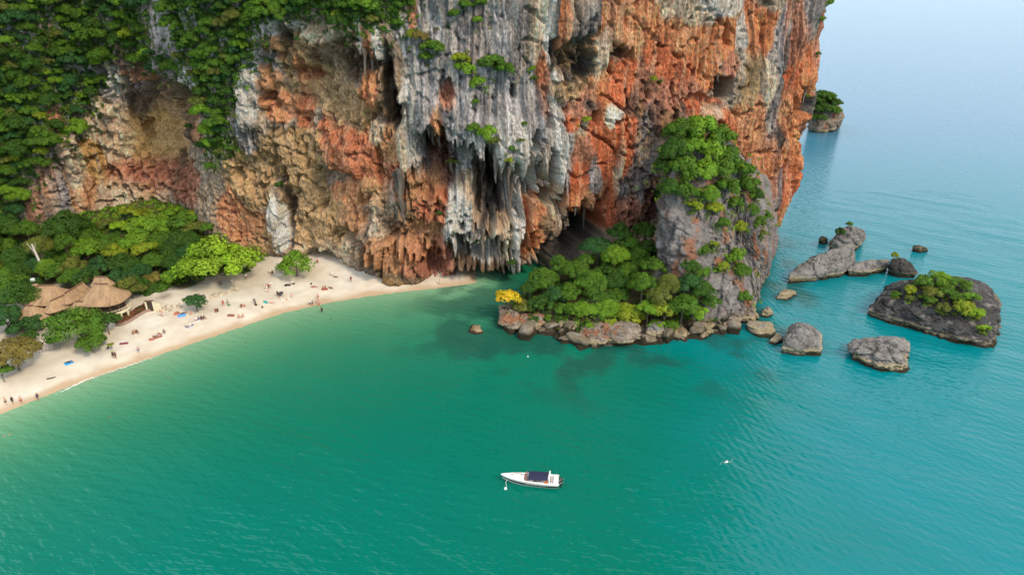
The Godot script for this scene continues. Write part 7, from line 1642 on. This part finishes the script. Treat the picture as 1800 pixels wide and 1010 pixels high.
func figure(pose: String) -> Dictionary:
	# joints: hips, chest, neck, head, then arms and legs left and right; the figure faces +z
	if figures.has(pose): return figures[pose]
	var hip := Vector3(0, 0.92, 0)
	var chest := Vector3(0, 1.28, 0)
	var neck := Vector3(0, 1.50, 0)
	var head := Vector3(0, 1.66, 0.02)
	var elbow := [Vector3(-0.27, 1.14, -0.03), Vector3(0.27, 1.14, -0.03)]
	var hand := [Vector3(-0.29, 0.86, 0.08), Vector3(0.29, 0.86, 0.08)]
	var knee := [Vector3(-0.11, 0.48, 0.03), Vector3(0.11, 0.48, 0.03)]
	var foot := [Vector3(-0.12, 0.06, 0.0), Vector3(0.12, 0.06, 0.0)]
	var toe := Vector3(0, -0.03, 0.16)
	if pose == "walk":
		knee = [Vector3(-0.1, 0.50, 0.2), Vector3(0.1, 0.48, -0.05)]
		foot = [Vector3(-0.11, 0.07, 0.26), Vector3(0.11, 0.10, -0.36)]
		hand = [Vector3(-0.29, 0.88, -0.16), Vector3(0.29, 0.9, 0.26)]
	elif pose == "sit":
		hip = Vector3(0, 0.14, 0)
		chest = Vector3(0, 0.5, -0.06)
		neck = Vector3(0, 0.72, -0.03)
		head = Vector3(0, 0.88, 0.02)
		elbow = [Vector3(-0.3, 0.42, 0.1), Vector3(0.3, 0.42, 0.1)]
		hand = [Vector3(-0.17, 0.42, 0.36), Vector3(0.17, 0.42, 0.36)]
		knee = [Vector3(-0.16, 0.48, 0.38), Vector3(0.16, 0.46, 0.4)]
		foot = [Vector3(-0.14, 0.06, 0.62), Vector3(0.14, 0.06, 0.66)]
	elif pose == "lie":
		hip = Vector3(0, 0.13, 0)
		chest = Vector3(0, 0.14, -0.36)
		neck = Vector3(0, 0.16, -0.58)
		head = Vector3(0, 0.17, -0.75)
		elbow = [Vector3(-0.36, 0.08, -0.28), Vector3(0.36, 0.08, -0.28)]
		hand = [Vector3(-0.3, 0.06, 0.0), Vector3(0.3, 0.06, 0.0)]
		knee = [Vector3(-0.12, 0.12, 0.44), Vector3(0.14, 0.28, 0.40)]
		foot = [Vector3(-0.14, 0.08, 0.88), Vector3(0.14, 0.08, 0.70)]
		toe = Vector3(0, 0.12, 0.06)
	elif pose == "swim":
		hip = Vector3(0, -0.45, -0.35)
		chest = Vector3(0, -0.24, -0.12)
		neck = Vector3(0, -0.02, 0.0)
		head = Vector3(0, 0.14, 0.04)
		elbow = [Vector3(-0.36, -0.2, 0.16), Vector3(0.36, -0.2, 0.16)]
		hand = [Vector3(-0.42, -0.2, 0.42), Vector3(0.34, -0.1, 0.46)]
		knee = [Vector3(-0.12, -0.6, -0.75), Vector3(0.12, -0.5, -0.8)]
		foot = [Vector3(-0.12, -0.6, -1.15), Vector3(0.12, -0.4, -1.2)]
	var up := (neck - chest).normalized()
	var body := [[hip, chest, 0.135, 0.155], [chest, neck, 0.13, 0.06], [neck, head, 0.055, 0.06], [head + up * 0.03, head - up * 0.03, 0.105, 0.085], [head + Vector3(0, -0.01, 0.09), head + Vector3(0, -0.02, 0.115), 0.022, 0.018]]
	var short := []
	var shirt := [[hip + up * 0.08, chest, 0.155, 0.175], [chest, neck - up * 0.05, 0.16, 0.09]]
	for q in 2:
		var sgn := q * 2 - 1
		var sh: Vector3 = chest.lerp(neck, 0.72) + Vector3(0.19 * sgn, 0, 0)
		var hj: Vector3 = hip + Vector3(0.10 * sgn, -0.03 if pose != "lie" else 0.0, 0.0)
		body.append_array([[chest.lerp(neck, 0.6), sh, 0.075, 0.065], [sh, elbow[q], 0.058, 0.045], [elbow[q], hand[q], 0.043, 0.03]])
		var palm: Vector3 = hand[q]
		var along: Vector3 = (palm - elbow[q]).normalized()
		body.append([palm, palm + along * 0.08, 0.035, 0.03])
		for w in 4: body.append([palm + along * 0.08 + Vector3(0, 0, (w - 1.5) * 0.02), palm + along * (0.15 - absf(w - 1.4) * 0.012) + Vector3(0, 0, (w - 1.5) * 0.026), 0.012, 0.009])
		body.append([palm + along * 0.03, palm + along * 0.09 + Vector3(-0.03 * sgn, 0, 0.045), 0.013, 0.010])
		body.append_array([[hj, knee[q], 0.085, 0.058], [knee[q], foot[q], 0.055, 0.04], [foot[q], foot[q] + toe, 0.042, 0.03]])
		short.append([hj, hj.lerp(knee[q], 0.42), 0.11, 0.098])
		shirt.append([sh, sh.lerp(elbow[q], 0.5), 0.085, 0.075])
	short.append([hip, hip + up * 0.1, 0.15, 0.148])
	var hair := [[head + up * 0.05 - Vector3(0, 0, 0.02), head - up * 0.02 - Vector3(0, 0, 0.035), 0.108, 0.095]]
	figures[pose] = {"body": flesh(body, 0.032, 0.05), "shorts": flesh(short, 0.04, 0.06), "shirt": flesh(shirt, 0.04, 0.06), "hair": flesh(hair, 0.03, 0.03)}
	return figures[pose]

var skins: Array[StandardMaterial3D] = []
var hairs: Array[StandardMaterial3D] = []
var cloths: Array[StandardMaterial3D] = []

func person(pose: String, label: String, x: float, z: float, turn: float, skin: int, top: int, bottom: int, size := 1.0) -> void:
	var y := maxf(ground_at(x, z), -0.75) if pose != "swim" else 0.0
	var o := thing("person", label, "person", Vector3(x, y, z), turn)
	o.scale = Vector3.ONE * size
	var f := figure(pose)
	part("body", f.body, skins[skin], o)
	part("hair", f.hair, hairs[skin], o)
	if bottom >= 0: part("shorts", f.shorts, cloths[bottom], o)
	if top >= 0: part("shirt", f.shirt, cloths[top], o)

func towel(called: String, label: String, x: float, z: float, w: float, d: float, turn: float, c: Color) -> void:
	var p := PackedVector3Array()
	w *= 0.82
	d *= 0.82
	var n := noise(0.9, FastNoiseLite.TYPE_SIMPLEX_SMOOTH, 2, 91)
	var bas := Basis(Vector3.UP, turn)
	for j in 11:
		for i in 15:
			var q := bas * Vector3((clampf(i, 1, 13) - 7) / 12.0 * w, 0, (clampf(j, 1, 9) - 5) / 8.0 * d)
			var gy := ground_at(x + q.x, z + q.z)
			var rim := i == 0 or j == 0 or i == 14 or j == 10
			p.append(Vector3(q.x, gy - ground_at(x, z) + (0.10 + n.get_noise_2d(x + q.x * 2.0, z + q.z * 2.0) * 0.05 if not rim else -0.05), q.z))
	var o := part(called, sheet(p, 15, 11, PackedColorArray()), paint(lin(c.r, c.g, c.b), 0.95), self, Vector3(x, ground_at(x, z), z))
	tag(o, label, called)

func bag(label: String, x: float, z: float, c: Color) -> void:
	var o := thing("beach_bag", label, "bag", Vector3(x, ground_at(x, z), z), x)
	var m := paint(lin(c.r, c.g, c.b), 0.8)
	var p := PackedVector3Array()
	for j in 8:
		var t := j / 7.0
		for i in 17:
			var a := TAU * (i % 16) / 16.0
			var r := pow(maxf(0.0, 1.0 - pow(absf(t * 2.0 - 0.9), 3.0)), 0.5)
			p.append(Vector3(cos(a) * 0.34 * r, 0.5 * (1.0 - t), sin(a) * 0.2 * r))
	part("sack", sheet(p, 17, 8, PackedColorArray()), m, o)
	var st := begin()
	for i in 8:
		var a := PI * i / 8.0
		var b := PI * (i + 1) / 8.0
		tube(st, Vector3(cos(a) * 0.2, 0.42 + sin(a) * 0.2, 0), Vector3(cos(b) * 0.2, 0.42 + sin(b) * 0.2, 0), 0.02, 0.02, 5)
	part("handle", st.commit(), m, o)

func build_people() -> void:
	for c in [Vector3(0.55, 0.33, 0.23), Vector3(0.40, 0.20, 0.115), Vector3(0.24, 0.115, 0.065)]: skins.append(paint(lin(c.x, c.y, c.z), 0.6))
	for c in [Vector3(0.20, 0.12, 0.05), Vector3(0.03, 0.02, 0.015), Vector3(0.012, 0.010, 0.010)]: hairs.append(paint(lin(c.x, c.y, c.z), 0.7))
	for c in [Vector3(0.8, 0.8, 0.8), Vector3(0.012, 0.012, 0.014), Vector3(0.05, 0.045, 0.055), Vector3(0.45, 0.05, 0.04), Vector3(0.02, 0.03, 0.10), Vector3(0.16, 0.025, 0.035), Vector3(0.06, 0.16, 0.42), Vector3(0.28, 0.28, 0.29), Vector3(0.70, 0.28, 0.30), Vector3(0.06, 0.25, 0.08)]: cloths.append(paint(lin(c.x, c.y, c.z), 0.9))
	person("walk", "person in dark shorts walking, leftmost of the four strung out along the water edge", -101.7, -112.8, 1.2, 0, -1, 2)
	person("walk", "person in dark clothes walking second from the left along the water edge", -100.7, -113.3, 1.2, 1, 1, 1)
	person("stand", "person in red shorts, third from the left along the water edge", -99.2, -113.6, 0.5, 0, -1, 3)
	person("walk", "person walking by the foam, rightmost of the four at the water edge", -96.7, -114.9, 1.4, 1, 4, 2)
	person("stand", "person in a white shirt and black trousers on the sandy path", -106.8, -133.6, 0, 1, 0, 1)
	person("stand", "taller person in black of the pair walking on the open sand", -89.3, -130.2, 0.3, 1, 1, 1)
	person("stand", "shorter person in dark red beside the one in black on the open sand", -88.7, -130.1, -0.3, 1, 5, 1)
	person("walk", "bare chested person walking near the water below the sunbathing row", -84.9, -132.7, 0.8, 0, -1, 6)
	person("sit", "seated person left in the trio above the maroon towel", -89.8, -140.2, 0.4, 1, -1, 2)
	person("sit", "seated person in the middle of the trio above the maroon towel", -89.5, -140.5, -0.4, 0, -1, 3)
	person("sit", "seated person in black right in the trio above the maroon towel", -89.1, -140.5, 0.9, 1, 1, 2)
	person("lie", "sunbather lying lowest in the row of four on the sand", -84.6, -138.1, 1, 0, -1, 3)
	person("lie", "sunbather lying second from below in the row of four", -84.3, -139.1, 1, 1, -1, 1)
	person("lie", "sunbather lying third from below in the row of four", -83.9, -139.6, 1, 0, -1, 6)
	person("lie", "sunbather lying highest in the row of four", -83.7, -140.4, 1, 1, -1, 3)
	person("sit", "person in grey sitting alone right of the sunbathing row", -83.0, -141.2, 0.5, 2, 7, 2)
	person("stand", "pale person in white shorts standing by the stones near the gate", -87.0, -148.4, 0.6, 0, -1, 0)
	person("stand", "person in a pink top standing by the stones near the gate", -86.4, -148.1, -0.6, 0, 8, 0)
	person("lie", "sunbather lying left on the orange towel", -84.0, -149.7, 0.6, 0, -1, 3)
	person("lie", "sunbather lying right on the orange towel", -83.6, -150.0, 0.6, 1, -1, 3)
	person("lie", "dark haired person lying at the end of the bright blue towel", -82.1, -149.9, 2, 2, 1, 1)
	person("sit", "pale person sitting under the edge of the round dark bush", -80.2, -149.8, 0.2, 0, -1, 8)
	person("sit", "person in a white shirt sitting left in the dark dressed group", -77.9, -147.1, 0.2, 0, 0, 6)
	person("sit", "person in blue sitting second in the dark dressed group", -77.3, -147.4, -0.5, 1, 6, 1)
	person("sit", "person in black sitting third in the dark dressed group", -76.8, -147.7, 0.8, 2, 1, 1)
	person("sit", "person in black sitting right end of the dark dressed group", -76.3, -148.0, 1.2, 1, 1, 2)
	person("lie", "person lying at the left of the pale dressed trio", -78.8, -143.9, 0.9, 1, 7, 2)
	person("sit", "person in white sitting in the middle of the pale dressed trio", -78.2, -144.5, 0.5, 0, 0, 0)
	person("sit", "person in white and blue sitting right of the pale dressed trio", -77.8, -145.0, -0.5, 0, 0, 6)
	person("sit", "person in dark red sitting left of a pair right of the dark bush", -74.7, -151.4, 0.6, 1, 5, 2)
	person("sit", "person in black sitting right of a pair right of the dark bush", -74.2, -151.5, -0.6, 2, 1, 2)
	person("stand", "person in red standing left of two above the brown towel", -73.8, -154.3, 0.2, 0, 3, 3)
	person("stand", "pale person standing right of two beside a green bag", -72.9, -155.0, 0.4, 0, -1, 9)
	person("sit", "pale person sitting left of two near the brown towel", -68.3, -149.6, 0.4, 0, -1, 3)
	person("sit", "pale person sitting right of two near the brown towel", -67.4, -150.0, -0.4, 0, -1, 8)
	person("sit", "person in dark red crouching left of two further up the sand", -69.3, -154.3, 0.3, 1, 5, 5)
	person("lie", "sunbather lying beside the crouching one in dark red", -68.8, -154.9, 0.8, 0, -1, 3)
	person("stand", "person in a black top and white shorts standing with a bag", -66.5, -156.0, 0.2, 1, 1, 0)
	person("stand", "person in grey standing right behind the one in a black top", -66.2, -155.8, -0.2, 2, 7, 2)
	person("lie", "sunbather lying beside the teal towel", -62.6, -157.3, 1.5, 0, -1, 8)
	person("stand", "pale person standing left of the group of four near the lime tree", -65.8, -163.8, 0.3, 0, -1, 0)
	person("stand", "person in black shorts at the centre of the group of four", -65.5, -164.4, -0.4, 1, -1, 1)
	person("stand", "person in white and red at the back of the group of four", -65.3, -165.1, 0.9, 0, 0, 3)
	person("sit", "person in white sitting at the front of the group of four", -65.7, -162.9, 0.9, 0, 0, 0)
	person("stand", "person in white standing at the right edge of the lime tree", -73.3, -169.6, 0.1, 1, 0, 2)
	person("sit", "person in white sitting in the shade of the lime tree", -76.6, -167.7, 0.1, 0, 0, 0)
	person("sit", "person in white sitting left of two under the drooping tree", -68.2, -173.8, 0.1, 0, 0, 2)
	person("sit", "person in black sitting right of two under the drooping tree", -67.3, -173.4, -0.3, 2, 1, 1)
	person("sit", "person in red sitting at the mouth of the low cave", -56.6, -181.0, 0, 1, 3, 2)
	person("stand", "person in white standing alone below the fern bush", -50.3, -172.6, 0.2, 0, 0, 0)
	person("lie", "person lying beside the one in white below the fern bush", -49.3, -172.0, 1.2, 2, 7, 2)
	person("stand", "person in black standing alone nearest the rounded cliff foot", -44.5, -169.7, 0.5, 1, 1, 3)
	person("lie", "person in black lying on the dark mat", -61.1, -167.0, 1.4, 2, 1, 1)
	person("sit", "person in white sitting beside the dark mat", -60.1, -167.7, 0.6, 0, 0, 6)
	person("lie", "sunbather lying left of the two in the middle of the sand", -54.3, -166.3, 1, 0, -1, 3)
	person("lie", "sunbather lying right of the two in the middle of the sand", -53.6, -166.6, 1, 1, -1, 8)
	person("sit", "tanned person in red sitting left of two", -51.2, -165.6, 0.5, 1, -1, 3)
	person("sit", "tanned person in black sitting right of two", -50.7, -166.0, -0.4, 1, -1, 1)
	person("lie", "dark sunbather lying just right of the tanned pair", -49.3, -166.1, 1, 2, -1, 1)
	person("stand", "person in black standing behind the dark umbrella", -61.9, -160.5, 0.4, 2, 1, 1)
	person("lie", "pale sunbather lying left below the dark umbrella", -60.8, -159.8, 1.2, 0, -1, 0)
	person("lie", "sunbather in white lying right below the dark umbrella", -59.7, -159.3, 1.2, 0, 0, 8)
	person("stand", "child sized person in pink walking alone over the sand", -58.2, -160.3, 0.4, 0, 8, 8, 0.72)
	person("stand", "person in white of the close pair at the water edge", -52.5, -157.3, 0.3, 1, 0, 1)
	person("stand", "person in grey of the close pair at the water edge", -51.9, -157.3, -0.5, 0, 7, 1)
	person("stand", "person in red standing highest of three in line above the wading one", -51.3, -160.3, 0.1, 0, -1, 3)
	person("stand", "person in pink standing second of three in line above the wading one", -50.8, -158.3, 0.2, 0, -1, 8)
	person("walk", "person walking lowest of three in line down to the water", -50.1, -156.8, 0.6, 0, -1, 3)
	person("walk", "pale person walking on the strip of sand below the overhang", -20.0, -169.8, 1.6, 0, -1, 0)
	person("stand", "person in red standing in the shade of the overhang", -19.4, -173.0, 0, 0, 3, 2)
	person("stand", "person in black wading right at the water edge", -48.6, -153.6, 0.6, 2, 1, 1)
	person("swim", "pale swimmer just off the beach, right of the wading one", -43.8, -156.1, 0.4, 0, -1, -1)
	person("swim", "dark haired swimmer off the middle of the beach", -45.4, -149.9, 0.9, 2, -1, -1)
	person("swim", "dark haired swimmer farther out left of the middle of the beach", -62.7, -138.2, 0.3, 2, -1, -1)
	person("swim", "swimmer with fair skin off the sunbathing row", -75.8, -125.8, 0.3, 0, -1, -1)
	person("swim", "second swimmer low in the water off the sunbathing row", -74.0, -123.1, 1.3, 0, -1, -1)
	person("swim", "swimmer alone far off the left part of the beach", -79.1, -109.1, 0.3, 1, -1, -1)
	person("swim", "reddish swimmer at the left picture edge", -95.9, -103.4, 0.3, 0, -1, -1)
	person("swim", "pale swimmer next to the reddish one at the left picture edge", -95.1, -103.7, 1, 0, -1, -1)
	person("swim", "swimmer lying flat in the shallows before the overhang", -25.6, -154.8, 1.6, 0, -1, -1)
	person("lie", "person lying on the bright blue towel in front of the big green tree", -97.7, -127.7, 1.9, 2, 1, 1)
	towel("towel", "bright blue towel on the sand in front of the big green tree", -97.7, -127.5, 2, 1.6, 0.9, Color(0.02, 0.3, 0.62))
	towel("towel", "bright blue towel below the round dark bush", -82.2, -149.0, 2.2, 1.8, 0.6, Color(0.1, 0.32, 0.75))
	towel("towel", "orange towel near the gate under two sunbathers", -83.6, -149.5, 1.9, 1.4, 0.6, Color(0.55, 0.22, 0.1))
	towel("towel", "long maroon towel alone on the open sand", -89.9, -135.9, 2.2, 0.9, 0.3, Color(0.2, 0.03, 0.06))
	towel("towel", "brown towel alone near the wet sand", -70.5, -150.1, 2, 1.2, 0.1, Color(0.25, 0.1, 0.07))
	towel("towel", "teal towel left of a lying sunbather", -64.2, -157.4, 1.9, 0.9, -0.6, Color(0.02, 0.32, 0.36))
	towel("mat", "dark mat on the sand near the drooping tree", -61.2, -166.7, 1.9, 1.1, 0.3, Color(0.03, 0.03, 0.035))
	towel("towel", "pale towel under the dark dressed group", -77.6, -147.1, 1.9, 1.3, 0.4, Color(0.55, 0.55, 0.58))
	towel("towel", "grey blue towel under the pale dressed trio", -78.3, -144.0, 2, 1.2, 0.4, Color(0.45, 0.5, 0.6))
	towel("towel", "red towel under the tanned pair", -50.8, -165.4, 2, 1.1, 0.1, Color(0.35, 0.08, 0.05))
	towel("towel", "long reddish towel under the row of four sunbathers", -83.9, -138.7, 3.6, 0.9, 0.75, Color(0.35, 0.12, 0.09))
	towel("towel", "cream towel below the dark umbrella", -59.9, -159.3, 2, 1, 0.2, Color(0.7, 0.6, 0.5))
	bag("small black bag alone below the teal towel", -64.1, -154.7, Color(0.02, 0.02, 0.02))
	bag("green bag at the feet of a standing pale person", -72.5, -154.5, Color(0.05, 0.25, 0.06))
	bag("dark bag above the two sunbathers in the middle", -55.0, -167.8, Color(0.03, 0.03, 0.03))
	bag("dark bag beside the pair with the white shorts", -66.0, -155.5, Color(0.03, 0.03, 0.04))
	bag("dark red bag by the yellow green bush", -92.3, -133.8, Color(0.1, 0.03, 0.03))
	bag("grey bag beside the dark mat", -59.7, -167.4, Color(0.05, 0.05, 0.06))
	# dark umbrella lying open on the sand
	var uq := Vector2(-61.1, -161.2)
	var o := thing("beach_umbrella", "dark open umbrella tilted on the sand in the middle of the beach", "umbrella", Vector3(uq.x, ground_at(uq.x, uq.y), uq.y))
	o.rotation = Vector3(0.25, 0.4, 0.3)
	var p := PackedVector3Array()
	for j in 7:
		for i in 25:
			var a := TAU * (i % 24) / 24.0
			var r := j / 6.0
			p.append(Vector3(cos(a) * r * 0.75, 1.25 - 0.42 * r * r - 0.04 * absf(sin(a * 4.0)) * r, sin(a) * r * 0.75))
	part("canopy", sheet(p, 25, 7, PackedColorArray()), cloths[2], o)
	var st := begin()
	tube(st, Vector3(0, -0.1, 0), Vector3(0, 1.28, 0), 0.02, 0.02, 6)
	part("pole", st.commit(), cloths[7], o)
